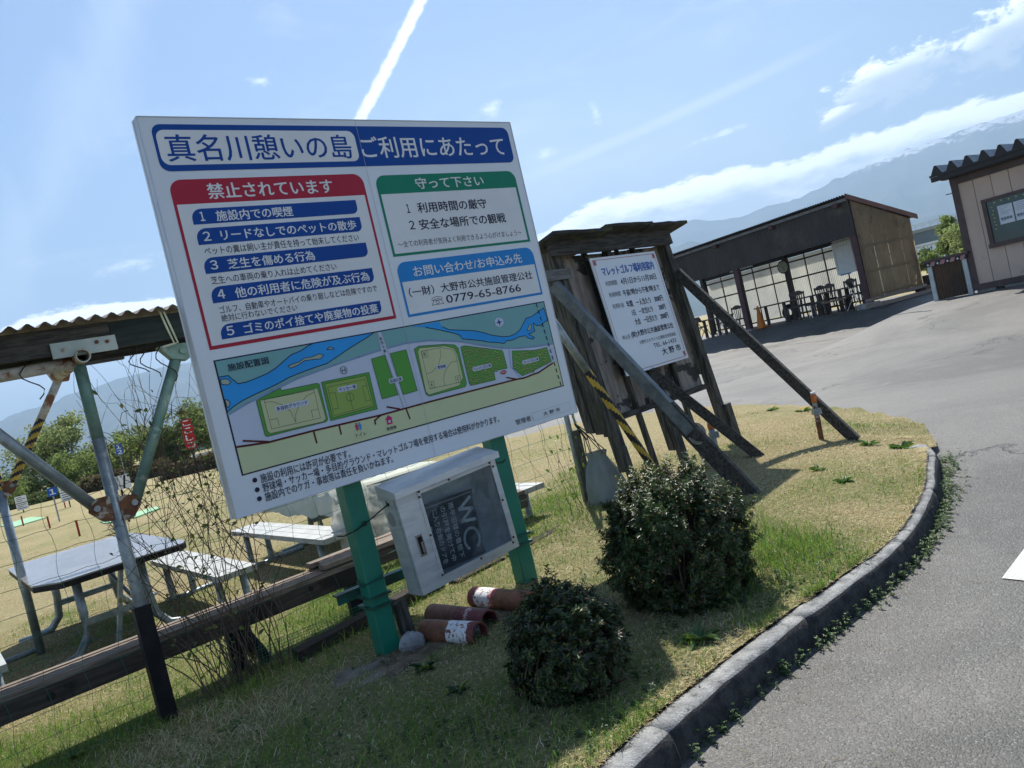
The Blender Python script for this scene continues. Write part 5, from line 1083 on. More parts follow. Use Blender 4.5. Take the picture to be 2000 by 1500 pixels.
for i,(bx_,by_,h_,lab) in enumerate(((46,1027,.28,'red marker stake nearest the left edge, left of the pole'),(98,1032,.30,'red marker stake below the blue number marker'),(156,1047,.32,'red marker stake with a yellow top in front of the picnic table'),(128,992,.42,'red marker stake beside the right hand white hole board'))):
    P=G(*gt(bx_,by_,.012)[:2],.012); e=thing('course_stake',lab,'stake',P,0,'red stakes on the golf field'); mb=MB(); mb.tube([P-np.array([0,0,.05]),P+np.array([0,0,h_])],.022,10); obj('shaft',mb,redp,e)
    mb=MB(); mb.tube([P+np.array([0,0,h_]),P+np.array([0,0,h_+.03])],.03,10); obj('tip',mb,flat('stake_yellow',(.55,.40,.08)),e)
matm=mat('tee_mat_green',(.22,.42,.24),(.30,.50,.32),scale=4,rough=.9,bump=.2)
for pts,lab in ((((0,1027),(60,1010),(90,1011),(30,1029)),'pale green tee mat at the left edge of the field'),(((195,1018),(218,1014),(222,1020),(203,1022)),'small pale green tee mat behind the fence pole'),(((250,1006),(305,990),(312,993),(262,1012)),'pale green tee mat seen through the vine')):
    Q_=[gt(*p_,.03) for p_ in pts]; mb=MB(); mb.add([(a[0],a[1],float(turf(a[0],a[1]))+z) for z in (.0,.03) for a in Q_],[(3,2,1,0),(4,5,6,7)]+[(i,(i+1)%4,(i+1)%4+4,i+4) for i in range(4)]); solo('tee_mat',mb,matm,lab,'mat',Q_[0],'tee mats')
# ------------------------------------------------------------------ open shelter across the yard
pst=mat('maroon_post',(.075,.035,.04),(.05,.025,.03),scale=6,rough=.6,bump=.1); darkst=mat('dark_frame',(.022,.02,.022),(.035,.03,.03),scale=8,rough=.6,bump=.05)
clad=mat('brown_corrugated_sheet',(.055,.05,.047),(.035,.032,.032),scale=1.2,stretch=(1,1,.4),rough=.45,bump=.1,c3=(.10,.085,.06),s3=1.1,t3=(.55,.75),transl=.10)
sidec=mat('aged_translucent_sheet',(.42,.33,.21),(.30,.235,.15),scale=1.0,stretch=(1,1,.5),rough=.4,bump=.1,c3=(.09,.075,.055),s3=1.3,t3=(.52,.75),transl=.6)
backc=mat('milky_sheet',(.58,.57,.50),(.46,.46,.42),scale=1.1,stretch=(1,1,.6),rough=.5,bump=.05,c3=(.36,.34,.28),s3=1.0,t3=(.55,.8),transl=.75)
roofc=mat('dark_roof_sheet',(.05,.05,.055),(.035,.035,.04),scale=3,rough=.5,bump=.05)
trimc=mat('grey_trim',(.17,.18,.18),(.12,.12,.12),scale=4,rough=.6,bump=.1); fasc=mat('maroon_fascia',(.13,.05,.04),(.09,.04,.035),scale=3,rough=.6,bump=.1)
A1=9.8; DB=3.08
sh=thing('open_shelter','long open fronted shelter with brown corrugated sheets and maroon posts across the yard','shelter',FS(A1/2,DB/2,0),FS.rot)
def sbox(n_,a0,a1,b0,b1,z0,z1,m,par=sh,lab=None): mb=MB(); mb.box(FS,a0,a1,b0,b1,z0,z1); return obj(n_,mb,m,par,label=lab)
for a in (0,5.06,9.6): sbox('post',a-.11,a+.11,-.02,.16,0,3.4,pst)
for a in (.0,5.12,9.7): sbox('rear_post',a-.09,a+.09,DB-.18,DB-.03,0,2.62,darkst)
sbox('footing',-.28,.30,-.20,.24,-.04,.14,mat('footing_concrete',(.30,.30,.29),(.2,.2,.19),rough=.9,bump=.4)); sbox('footing',4.85,5.3,-.10,.22,-.04,.06,MATS['footing_concrete'])
sbox('front_beam',-.1,A1,-.01,.12,2.40,2.50,darkst); sbox('top_beam',-.1,A1,.0,.1,3.42,3.52,darkst)
for a in np.arange(.9,9.8,1.45): mb=MB(); mb.beam(FS(a,.05,3.46),FS(a,DB,2.56),.07,.10); obj('rafter',mb,darkst,sh)
for k in range(5): b_=.2+k*.7; sbox('purlin',-.15,A1+.1,b_,b_+.05,3.50-.30*b_,3.56-.30*b_,darkst)
def corr(P0,U,Vv,Nn_,L_,H_,pitch,amp,seg=6):
    P0=np.array(P0); n_=max(2,int(L_/pitch*seg)); return lambda u,v:P0+U*(u*L_)+Vv*(v*H_)+Nn_*(amp*math.sin(2*PI*u*L_/pitch)),n_
UA,UB,UZ=FS.a,FS.b,np.array([0,0,1.])
wsh_=A1/10
for k in range(10):
    f,n_=corr(FS(k*wsh_-.12,-.045-.006*(k%2),2.38),UA,UZ,UB,wsh_+.02,1.12,.076,.010); mb=MB(); mb.sheet(f,n_,1); obj('front_sheet',mb,clad,sh)
for k in range(7):
    f,n_=corr(FS(k*1.42-.18,-.34,3.69),UA,UB*.958-UZ*.287,UZ,1.44,3.82,.10,.016); mb=MB(); mb.sheet(lambda u,v,f=f,k=k:f(u,v)+UZ*.004*(k%2),n_,1); obj('roof_sheet',mb,roofc,sh)
sbox('eaves_trim',-.18,A1,-.20,-.17,3.50,3.60,trimc)
for a in (.25,2.9,5.6,8.3): sbox('bracket',a-.08,a+.08,-.24,-.05,3.38,3.52,pst)
mb=MB(); mb.hexa([FS(-.22,-.26,3.56),FS(-.18,-.26,3.56),FS(-.18,DB+.35,2.52),FS(-.22,DB+.35,2.52),FS(-.22,-.26,3.72),FS(-.18,-.26,3.72),FS(-.18,DB+.35,2.68),FS(-.22,DB+.35,2.68)]); obj('barge_board',mb,fasc,sh)
# side wall (towards the hut): translucent sheets, stepped in three courses
for r_,(z0,z1) in enumerate(((.27,1.12),(1.10,1.95),(1.93,3.5))):
    for k in range(4):
        b0=k*DB/4; zt0=min(z1,3.50-.30*b0); zt1=min(z1,3.50-.30*(b0+DB/4))
        n_=int(DB/4/.076*6)
        mb=MB(); mb.sheet(lambda u,v:FS(-.13-.006*r_+.009*math.sin(2*PI*(u*DB/4)/.076),b0+u*DB/4,z0+v*((zt0*(1-u)+zt1*u)-z0)),n_,1); obj('side_sheet',mb,sidec,sh)
for z in (1.1,1.93,.32): sbox('side_rail',-.09,-.05,0,DB,z,z+.06,darkst)
# rear wall
cols_=[0,.85,1.7,2.55,3.43,4.28,5.12,5.97,6.9,7.8,8.69,9.6]
for r_,(z0,z1) in enumerate(((.20,1.53),(1.59,2.21),(2.27,2.40))):
    for k in range(len(cols_)-1):
        a0,a1=cols_[k]+.02,cols_[k+1]-.02; n_=int((a1-a0)/.076*4); mb=MB(); mb.sheet(lambda u,v:FS(a0+u*(a1-a0),DB+.005+.007*math.sin(2*PI*u*(a1-a0)/.076),z0+v*(z1-z0)),n_,1); obj('rear_sheet',mb,backc,sh)
brn=mat('brown_batten',(.20,.12,.08),(.15,.09,.06),rough=.8)
for k,a in enumerate(cols_): sbox('mullion',a-.025,a+.025,DB-.03,DB-.005,.12,2.42,darkst if k in (0,8,11) else brn)
for z in (.12,1.53,2.21): sbox('rear_rail',0,A1,DB-.075,DB-.035,z,z+.06,darkst)
sbox('rear_beam',-.1,A1,DB-.1,DB+.02,2.42,2.60,darkst)
tube_=mat('lamp_white',(.75,.8,.85),rough=.3,bump=0)
for a0,b0 in ((2.05,.6),(5.0,.6),(8.0,.6),(1.0,1.9),(5.9,1.9)):
    mb=MB(); mb.box(FS,a0,a0+1.15,b0,b0+.09,2.44,2.49); obj('lamp_fitting',mb,tube_,sh)
# low timber frame beside the shelter
wf=thing('timber_frame','low pale timber frame lying at the foot of the shelter side wall','frame',FS(-.4,1.5,0),FS.rot); oldw=mat('pale_timber',(.26,.22,.19),(.17,.145,.125),scale=5,stretch=(1,6,6),rough=.9,bump=.3)
for n_,a0,a1,b0,b1,z0,z1 in (('rail',-.16,-.10,-.25,3.2,.17,.27),('rail',-.72,-.64,-.25,3.1,-.02,.10),('end_board',-.70,-.14,-.30,-.24,-.01,.12),('end_board',-.70,-.14,3.12,3.2,-.01,.2)): sbox(n_,a0,a1,b0,b1,z0,z1,oldw,wf)
for k in range(4): sbox('slat',-.62,-.20,.3+k*.75,.38+k*.75,.02,.06,darkst,wf)
# whiteboard, clock
wb=thing('whiteboard','white score board hanging between the front post and the chairs inside the shelter','whiteboard',FS(1.15,.95,1.25),FS.rot)
mb=MB(); mb.box(FS,.80,1.53,.97,1.0,1.24,2.36); obj('board',mb,mat('board_face',(.62,.66,.66),(.55,.60,.60),rough=.4,bump=0),wb); sbox('tray',1.0,1.40,.92,.97,1.21,1.25,flat('blue_plastic',(.05,.15,.35)),wb)
pr=Print(lambda x,z,l:FS(x,.9695-l,z))
for i in range(12): pr.poly(ink,[(1.44,2.1-i*.06),(1.48,2.1-i*.06),(1.48,2.12-i*.06),(1.44,2.12-i*.06)],.002)
for i in range(4): pr.poly(ink,[(1.30-i*.12,2.2),(1.34-i*.12,2.2),(1.34-i*.12,2.22),(1.30-i*.12,2.22)],.002)
pr.done(wb,{ink.name:'writing'})
a_,z_=FS.on(1529.5,521.5,DB-.25); ck=thing('wall_clock','round wall clock with a black rim on the rear post of the shelter','clock',FS(a_,DB-.2,z_),FS.rot)
def ringdisc(n_,r,b,t_,m,par): mb=MB(); mb.tube([FS(a_,b,z_),FS(a_,b+t_,z_)],r,28); obj(n_,mb,m,par)
ringdisc('rim',.27,DB-.26,.07,darkst,ck); ringdisc('dial',.225,DB-.268,.006,mat('clock_dial',(.45,.50,.42),rough=.4,bump=0),ck)
mb=MB(); mb.beam(FS(a_,DB-.275,z_),FS(a_+.10,DB-.275,z_+.06),.018,.006); mb.beam(FS(a_,DB-.277,z_),FS(a_-.06,DB-.277,z_-.13),.013,.006); obj('hands',mb,darkst,ck)
# tables
tabm=mat('shelter_table_wood',(.075,.06,.055),(.05,.04,.038),scale=5,stretch=(1,8,8),rough=.6,bump=.2)
def stable(a0,a1,b0,b1,z,label):
    e=thing('long_table',label,'table',FS((a0+a1)/2,(b0+b1)/2,0),FS.rot,'long tables in the shelter'); sbox('tabletop',a0,a1,b0,b1,z-.05,z,tabm,e)
    for a in (a0+.12,(a0+a1)/2,a1-.12):
        for b_ in (b0+.08,b1-.08): sbox('leg',a-.05,a+.05,b_-.04,b_+.04,0,z-.05,tabm,e)
stable(.55,2.5,.75,1.35,.79,'dark long table nearest the front right post of the shelter'); stable(2.54,5.25,.75,1.35,.78,'dark long table in the middle bay beside the orange cone'); stable(6.55,8.3,.45,1.05,.77,'dark long table in the far left bay of the shelter')
sbox_=sbox
bn=thing('low_bench','low dark bench board in front of the chairs in the shelter','bench',FS(1.5,.45,0),FS.rot); sbox('seat',.95,1.95,.30,.52,.40,.46,brn,bn)
for a in (1.05,1.85): sbox('leg',a-.04,a+.04,.34,.48,0,.40,darkst,bn)
# chairs
chm=mat('chair_wood',(.055,.042,.036),(.035,.028,.025),scale=6,rough=.5,bump=.1); cush=mat('chair_seat',(.06,.055,.05),rough=.8)
def chair_at(a,b,rot,label):
    P=FS(a,b,0); r=FS.rot+rot; e=thing('dining_chair',label,'chair',P,r,'dark arched back chairs in the shelter'); F=Frame(P,(math.cos(r),math.sin(r)),(-math.sin(r),math.cos(r))); k=1.12
    def bx2(n_,*v): mb=MB(); mb.box(F,*[x*k for x in v]); return obj(n_,mb,chm,e)
    for sx in (-.20,.20):
        mb=MB(); mb.beam(F(sx*k,-.20*k,0),F(sx*k,-.20*k,.44*k),.045,.045,(0,1,0)); obj('leg',mb,chm,e)
        mb=MB(); mb.tube([F(sx*k,.23*k,0),F(sx*k,.19*k,.44*k),F(sx*k,.24*k,.90*k)],.026,8); obj('back_leg',mb,chm,e)
    mb=MB(); mb.box(F,-.24*k,.24*k,-.24*k,.22*k,.42*k,.47*k); obj('seat',mb,cush,e)
    mb=MB(); P2=[]
    for i in range(11):
        t=-1+.2*i; P2.append((t*.215*k,(.84+.11*math.cos(t*PI/2))*k))
    low=[(x,.80*k) for x,z in P2[::-1]]
    mb.prism(F,P2+[(x,(.83-.03*math.cos(x/k/.215*PI/2))*k) for x,z in P2[::-1]],.225*k,.255*k); obj('top_rail',mb,chm,e)
    for i,sx in enumerate((-.10,-.035,.035,.10)):
        mb=MB(); mb.beam(F(sx*.8*k,.195*k,.46*k),F(sx*1.15*k,.24*k,.83*k),.026,.014,(0,1,0)); obj('back_slat',mb,chm,e)
    for z in (.20,): 
        mb=MB(); mb.beam(F(-.2*k,.2*k,z*k),F(.2*k,.2*k,z*k),.02,.03); mb.beam(F(-.2*k,-.2*k,z*k),F(-.2*k,.2*k,z*k),.02,.03); mb.beam(F(.2*k,-.2*k,z*k),F(.2*k,.2*k,z*k),.02,.03); obj('stretcher',mb,chm,e)
    return e
chair_at(3.15,.55,PI+.1,'dark arched back chair left of the low bench, beside the tyre'); chair_at(1.95,.62,PI-.1,'dark arched back chair in the middle of the right table'); chair_at(1.12,.70,PI+.05,'dark arched back chair next to the whiteboard post'); chair_at(6.05,.55,PI+.3,'dark arched back chair just left of the second maroon post')
chair_at(2.75,1.75,.1,'dark arched back chair behind the right table, under the clock'); chair_at(3.9,1.8,-.1,'dark arched back chair on the far side of the middle table')
# stools and folding chairs
def stool(a,b,label):
    P=FS(a,b,0); e=thing('round_stool',label,'stool',P,0,'round stools in the shelter'); mb=MB(); mb.lathe(P,[(0,.50),(.17,.50),(.19,.47),(.17,.44),(0,.44)],18); obj('seat',mb,cush,e,smooth=True)
    for k in range(4):
        t=PI/4+k*PI/2; mb=MB(); mb.tube([P+np.array([.12*math.cos(t),.12*math.sin(t),.45]),P+np.array([.18*math.cos(t),.18*math.sin(t),0])],.011,6); obj('leg',mb,chrome,e)
stool(2.42,.45,'round padded stool in front of the middle of the tables')
def folding(a,b,rot,label,m):
    P=FS(a,b,0); r=FS.rot+rot; e=thing('folding_chair',label,'chair',P,r,'folding chairs in the shelter'); F=Frame(P,(math.cos(r),math.sin(r)),(-math.sin(r),math.cos(r)))
    for sy in (-.22,.22):
        for p_,q_ in ((F(-.28,sy,0),F(.14,sy,.95)),(F(.26,sy,0),F(-.10,sy,.55))): mb=MB(); mb.tube([p_,q_],.014,8); obj('leg',mb,m,e)
    mb=MB(); mb.hexa([F(-.18,-.21,.50),F(.20,-.21,.47),F(.20,.21,.47),F(-.18,.21,.50),F(-.18,-.21,.54),F(.20,-.21,.51),F(.20,.21,.51),F(-.18,.21,.54)]); obj('seat',mb,cush,e)
    mb=MB(); mb.hexa([F(.05,-.21,.72),F(.08,-.21,.72),F(.08,.21,.72),F(.05,.21,.72),F(.13,-.2,.95),F(.16,-.2,.95),F(.16,.2,.95),F(.13,.2,.95)]); obj('back_pad',mb,darkst,e)
folding(.62,.35,.15,'grey legged folding chair standing by the front right post of the shelter',chrome); folding(6.95,.7,.3,'blue grey folding chair at the left end of the shelter',mat('blue_steel',(.16,.24,.36),rough=.4,metal=.3,bump=0))
folding(7.75,.35,1.2,'folding chair with a black back beside the far left table',darkst)
# cone and tyre
P=FS(5.05,1.45,0)
P=FS(4.72,.35,0); co=thing('traffic_cone','orange traffic cone standing in the shelter beside the second maroon post','cone',P); om=mat('cone_orange',(.62,.20,.02),(.50,.15,.02),rough=.5,bump=.05)
mb=MB(); mb.lathe(P,[(.19,.03),(.165,.05),(.03,.84),(.02,.85),(0,.85)],20); obj('body',mb,om,co,smooth=True); mb=MB(); mb.box(Frame(P,FS.a[:2],FS.b[:2]),-.22,.22,-.22,.22,0,.03); obj('base',mb,om,co)
P=FS(4.30,1.55,.33); mb=MB(); c_=P
def tor(u,v): t=2*PI*u; s_=2*PI*v; R_=.22+.10*math.cos(s_)*1.0; return c_+FS.a*R_*math.cos(t)+UZ*R_*math.sin(t)+FS.b*.09*math.sin(s_)
mb.sheet(tor,32,12); solo('tyre',mb,mat('rubber',(.02,.02,.02),rough=.8,bump=.3),'black tyre standing upright under the middle table of the shelter','tyre',P,smooth=True)
# ------------------------------------------------------------------ hut
FH=Frame((11.3,18.33,.5),(.616,-.788),(.788,.616)); HW=4.6; HD=3.2
hut=thing('site_hut','beige panelled site hut with brown trim and deep corrugated roof at the right edge','hut',FH(HW/2,HD/2,0),FH.rot)
pan=mat('beige_panel',(.55,.43,.35),(.47,.365,.30),scale=1.5,stretch=(1,1,.5),rough=.6,bump=.1,c3=(.13,.095,.085),s3=1.8,t3=(.60,.80)); trm=mat('brown_trim',(.085,.055,.055),(.06,.04,.04),scale=5,rough=.5,bump=.1)
def hb(n_,a0,a1,b0,b1,z0,z1,m,par=hut): mb=MB(); mb.box(FH,a0,a1,b0,b1,z0,z1); return obj(n_,mb,m,par)
wx0h,wx1h,wz0h,wz1h=.53,1.95,.98,2.10
x=.10
def hpanel(a0,a1):
    if a1<=wx0h or a0>=wx1h: hb('wall_panel',a0+.006,a1-.006,0,.04,.20,2.62,pan); return
    for z0,z1 in ((.20,wz0h),(wz1h,2.62)): hb('wall_panel',a0+.006,a1-.006,0,.04,z0,z1,pan)
    if a0<wx0h: hb('wall_panel',a0+.006,wx0h-.001,0,.04,wz0h,wz1h,pan)
    if a1>wx1h: hb('wall_panel',wx1h+.001,a1-.006,0,.04,wz0h,wz1h,pan)
xs_=[.08,.42,.79,1.16,1.53,1.90,2.27,2.64,3.01,3.38,3.75,4.12,4.55]
for a,b_ in zip(xs_[:-1],xs_[1:]): hpanel(a,b_)
hb('wall_backing',.05,HW-.05,.045,.07,.2,wz0h,darkst); hb('wall_backing',.05,HW-.05,.045,.07,wz1h,2.62,darkst); hb('wall_backing',.05,wx0h,.045,.07,wz0h,wz1h,darkst); hb('wall_backing',wx1h,HW-.05,.045,.07,wz0h,wz1h,darkst)
hb('side_wall',0,.05,.05,HD,.2,2.7,pan); hb('rear_wall',0,HW,HD,HD+.05,.2,2.7,pan); hb('floor',0,HW,0,HD,.15,.2,darkst)
hb('corner_post',-.05,.10,-.03,.05,.08,2.76,trm); hb('top_trim',-.05,HW,-.045,-.001,2.62,2.80,trm); hb('sill_beam',-.05,HW,-.05,.05,.06,.20,trm)
hb('ceiling',-.1,HW,-.1,HD,2.82,2.90,darkst)
for a in (.03,.62,1.2,1.9,2.7,3.6): hb('foundation_block',a,a+.4,.0,.22,-.06,.07,mat('block_grey',(.30,.31,.30),rough=.9,bump=.3))
# window
hb('window_frame',wx0h-.02,wx0h+.07,-.035,.03,wz0h,wz1h,trm); hb('window_frame',wx1h-.07,wx1h+.02,-.035,.03,wz0h,wz1h,trm); hb('window_frame',wx0h-.02,wx1h+.02,-.04,.03,wz1h-.07,wz1h+.0,trm); hb('window_sill',wx0h-.04,wx1h+.04,-.075,.03,wz0h-.02,wz0h+.08,trm)
hg=mat('hut_glass',(.012,.045,.045),(.02,.06,.06),scale=2,rough=.08,bump=0,spec=.8)
pn=hb('window_pane',wx0h+.07,wx1h-.07,.005,.012,wz0h+.08,wz1h-.07,hg)
pap=mat('paper',(.62,.66,.70),(.55,.60,.66),rough=.6,bump=0)
pr=Print(lambda x,z,l:FH(x,.0045-l,z)); pr.batch=False; txtg=flat('paper_print',(.28,.34,.42))
for (a0,a1) in ((.80,1.10),(1.13,1.50)):
    pr.poly(pap,[(a0,1.44),(a1,1.44),(a1,1.87),(a0,1.87)],.001)
    for i in range(9):
        if i in (5,6): 
            for k in range(4): pr.poly(txtg,[(a0+.03+k*.06,1.53),(a0+.075+k*.06,1.53),(a0+.075+k*.06,1.59),(a0+.03+k*.06,1.59)],.002)
        else: pr.poly(txtg,[(a0+.04,1.83-i*.04),(a1-.04-.06*(i%3),1.83-i*.04),(a1-.04-.06*(i%3),1.84-i*.04),(a0+.04,1.84-i*.04)],.002)
ylw=flat('star_yellow',(.45,.42,.10))
for i in range(7): pr.disc(ylw,.76+i*.15,1.97+.008*(i%2),.022,.002,5)
for i in range(7): pr.disc(ylw,.69+.02*(i%2),1.88-i*.085,.018,.002,5)
pr.done(hut,{pap.name:'poster',txtg.name:'poster_print',ylw.name:'window_sticker'})
# deep corrugated roof
rfm=mat('hut_roof',(.16,.18,.20),(.10,.11,.13),scale=3,rough=.45,metal=.3,bump=.05); rfd=mat('hut_roof_edge',(.02,.02,.024),rough=.5,bump=.05)
def prof_(s): # 0..1 trapezoid
    return 0 if s<.12 else (s-.12)/.30 if s<.42 else 1 if s<.56 else 1-(s-.56)/.30 if s<.86 else 0
pw=.343
for k in range(14):
    mb=MB(); a0=-.31+k*pw; SS=[0,.12,.42,.56,.86,1.0]; FV=[]; 
    for b_ in (-.42,HD+.3): FV+= [FH(a0+s*pw,b_,2.96+.20*prof_(s)+(.04 if b_>0 else 0)) for s in SS]
    mb.add(FV,[(i,i+1,i+7,i+6) for i in range(5)]); mb.mi=[0]*5
    mb.add([np.array(v_)-UZ*.012 for v_ in FV],[(i+6,i+7,i+1,i) for i in range(5)])
    mb.mi=[0]*5+[1]*5
    low=[FH(a0+s*pw,-.425,2.96-.05) for s in SS]; fr=[FH(a0+s*pw,-.425,2.96+.20*prof_(s)) for s in SS]; n0=len(mb.v); mb.v+=[tuple(v_) for v_ in low+fr]; mb.f+=[(n0+i,n0+i+1,n0+i+7,n0+i+6) for i in range(5)]; mb.mi+=[1]*5
    obj('roof_sheet',mb,[rfm,rfd],hut)
hb('eaves_board',-.30,HW,-.40,-.30,2.80,2.91,rfd); hb('eaves_soffit',-.12,HW,-.32,-.02,2.78,2.80,rfd)
mb=MB(); mb.beam(FH(-.16,-.1,2.45),FH(-.04,-.02,2.45),.02,.02); obj('hook',mb,rfd,hut)
# cupboard with striped top left of the hut
FC=Frame(FH(-.94,-.05,0),FH.a[:2],FH.b[:2]); cb=thing('outdoor_cupboard','low cupboard with ribbed brown front and pink striped top band beside the hut','cupboard',FC(.44,.3,0),FC.rot)
def cbx(n_,a0,a1,b0,b1,z0,z1,m): mb=MB(); mb.box(FC,a0,a1,b0,b1,z0,z1); return obj(n_,mb,m,cb)
wpost=mat('whitewashed_frame',(.50,.55,.55),(.38,.42,.42),scale=6,rough=.7,bump=.1)
cbx('frame_post',.0,.10,-.02,.08,-.02,.86,wpost); cbx('frame_post',.80,.90,-.02,.08,-.02,.86,wpost); cbx('side_panel',.0,.03,.08,.6,0,.9,wpost)
brc=mat('brown_ribbed_door',(.10,.055,.03),(.05,.032,.02),scale=2.2,stretch=(1,1,.5),rough=.5,bump=.1,c3=(.20,.11,.05),s3=3,t3=(.58,.72))
mb=MB(); mb.sheet(lambda u,v:FC(.10+.70*u,.02+.012*math.sin(2*PI*u*11),.02+.86*v),88,1); obj('ribbed_door',mb,brc,cb)
cbx('band',-.04,.94,-.04,0.0,.86,.97,rfd); cbx('lid',-.08,.98,-.08,.7,.97,1.03,trm)
pr=Print(lambda x,z,l:FC(x,-.0405-l,z)); pk2=flat('faded_pink',(.42,.24,.24))
for k in range(4): x=.08+k*.23; pr.poly(pk2,[(x,.865),(x+.10,.865),(x+.145,.965),(x+.045,.965)],.002)
for k in range(4): x=-.01+k*.23; pr.poly(pwhite,[(x+.02,.90),(x+.08,.90),(x+.08,.915),(x+.02,.915)],.002); pr.poly(pwhite,[(x+.043,.88),(x+.058,.88),(x+.058,.94),(x+.043,.94)],.003)
pr.done(cb,{pk2.name:'pink_stripe',pwhite.name:'white_mark'})
q9=gt(1812,566); q9=q9*1.0; mb=MB(); F9=Frame((q9[0],q9[1],.5),FH.a[:2],FH.b[:2]); mb.box(F9,-.45,.25,0,.6,0,.45); mb.box(F9,-.5,.3,-.05,.65,.45,.53)
solo('crate_stack',mb,darkst,'dark box standing in the gap between the shelter and the cupboard','box',F9(0,.3,0))
# ------------------------------------------------------------------ clipped bushes
bark=mat('twig_bark',(.09,.065,.05),(.05,.04,.03),scale=20,rough=.9,bump=.2)
def bush(c,rx,ry,h,n,label,base,seedo,red_=0):
    c=np.array(c,float); e=thing('azalea_bush',label,'bush',c,0)
    mb=MB(); r_=random.Random(seedo)
    for k in range(110):
        t=r_.uniform(0,2*PI); f=math.sqrt(r_.random()); tp_=c+np.array([rx*.85*f*math.cos(t),ry*.85*f*math.sin(t),h*.93*math.sqrt(max(0,1-.75*f*f))]); b0=c+np.array([.07*math.cos(t),.07*math.sin(t),-.02]); m_=(b0+tp_)/2+np.array([.06*r_.gauss(0,1),.06*r_.gauss(0,1),-.03])
        mb.tube([b0,m_,tp_],.005,5,False,[.008,.005,.0025])
    obj('branches',mb,bark,e)
    # shoots spread through the outer shell, lumpy outline
    U=unit(RNG.normal(0,1,(n*2,3))); U=U[U[:,2]>-.7][:n]; k=len(U)
    U=U[np.array([noise.noise((u[0]*3.3+seedo*2,u[1]*3.3,u[2]*3.3))<.27 for u in U])]; k=len(U)
    lump=np.array([noise.noise((u[0]*2.2+seedo,u[1]*2.2,u[2]*2.2))*.22+noise.noise((u[0]*6,u[1]*6+seedo,u[2]*6))*.22 for u in U]); rad=(1+lump)*(1-np.abs(RNG.normal(0,.11,k))-.30*(RNG.random(k)<.40)*RNG.random(k))
    zc=h*.40; un=np.hypot(U[:,0],U[:,1])+1e-6; low=U[:,2]<0; f_=np.where(low,(un*.6+.4)/un,1.0)*np.where(low,1-.22*np.abs(U[:,2])**2,1)
    S=np.stack([U[:,0]*rx*rad*f_,U[:,1]*ry*rad*f_,zc+np.where(low,U[:,2]*zc*1.5,U[:,2]*(h-zc)*rad)],1)
    S[:,2]=np.maximum(S[:,2],.02); out_=unit(U*np.array([1,1,.9])+RNG.normal(0,.35,(k,3))+np.array([0,0,.35]))
    ns=int(n*.11); ix=RNG.choice(np.where(U[:k,2]>.05)[0],ns//5); ex=[];eo=[]
    for i in ix:
        L_=RNG.uniform(.02,.085); dd_=unit(out_[i]+np.array([0,0,1.2])+RNG.normal(0,.25,3)); 
        for j in range(5): ex.append(S[i]+dd_*L_*(j+1)/5); eo.append(dd_)
    S=np.vstack([S,ex]); out_=np.vstack([out_,eo]); k=len(S)
    C=[];D=[];N2=[];m=6; cols=[]
    ax=unit(np.cross(out_,np.array([.2,.1,.97]))); ay=np.cross(out_,ax); shade=RNG.uniform(.6,1.3,k)*np.array([1+.9*noise.noise((s_[0]*6,s_[1]*6,s_[2]*6+seedo)) for s_ in S])
    for j in range(m):
        t=2*PI*j/m+RNG.uniform(-.3,.3,k); rr=(np.cos(t)[:,None]*ax+np.sin(t)[:,None]*ay); up_=RNG.uniform(.15,.85,(k,1))
        C.append(c+S-out_*RNG.uniform(.0,.02,(k,1))); D.append(rr+out_*up_); N2.append(out_-rr*.5)
        cc=np.array(base)*(shade*RNG.uniform(.8,1.2,k))[:,None]; y_=RNG.random(k)<.13; cc[y_]=np.array((.15,.19,.04)); y_=RNG.random(k)<.05+red_; cc[y_]=np.array((.14,.075,.04)); cols.append(cc)
    C=np.concatenate(C);D=np.concatenate(D);N2=np.concatenate(N2);cols=np.concatenate(cols)
    V,Q=leaves(C,D,N2,RNG.uniform(.012,.027,len(C)),RNG.uniform(.006,.011,len(C)),.15,.1)
    fastmesh('foliage',V,Q,np.repeat(np.clip(cols,0,1),6,0),LM,e,kind='stuff'); return e
c1=gt(1315,1175,.12); bush((c1[0]+.09,c1[1]+.05,float(turf(c1[0],c1[1]))-.02),.38,.37,.68,10500,'larger round clipped bush with reddish leaf tips, right of the smaller bush',(.044,.082,.022),3,.04)
c2=gt(1115,1345,.12); bush((c2[0]+.02,c2[1]+.01,float(turf(c2[0],c2[1]))-.02),.245,.24,.44,7000,'smaller dark green clipped bush in front of the right green post',(.040,.070,.026),9,.03)
# tall shoots on the larger bush
# ------------------------------------------------------------------ weeds
def rosette(P,n,ln,wd,label,base,cat='weed',up=.7,group=None,flower=0,name='weed'):
    P=np.array(P,float); C=np.repeat(P[None],n,0)+RNG.normal(0,ln*.12,(n,3))*np.array([1,1,0]); t=RNG.uniform(0,2*PI,n); D=np.stack([np.cos(t),np.sin(t),RNG.uniform(.15,up*1.6,n)],1); N2=np.stack([-np.cos(t)*.5,-np.sin(t)*.5,np.ones(n)],1)
    V,Q=leaves(C,D,N2,ln*RNG.uniform(.55,1.1,n),wd*RNG.uniform(.7,1.1,n),.22,.35); 
    if not label: return V,Q,colr(base,n,.3)
    e=thing(name,label,cat,P,0,group); fastmesh('leaves',V,Q,colr(base,n,.25,(.22,.30,.05),.15),LM,e)
    if flower:
        mb=MB()
        for k in range(flower): q_=P+np.array([random.uniform(-.06,.06),random.uniform(-.05,.05),random.uniform(.03,.06)]); mb.lathe(q_,[(0,0),(.016,.004),(.013,.010),(0,.009)],10)
        obj('flower',mb,flat('dandelion_yellow',(.75,.52,.02)),e)
    return e
def gp(px,py): q_=gt(px,py,.10); return np.array([q_[0],q_[1],float(turf(q_[0],q_[1]))])
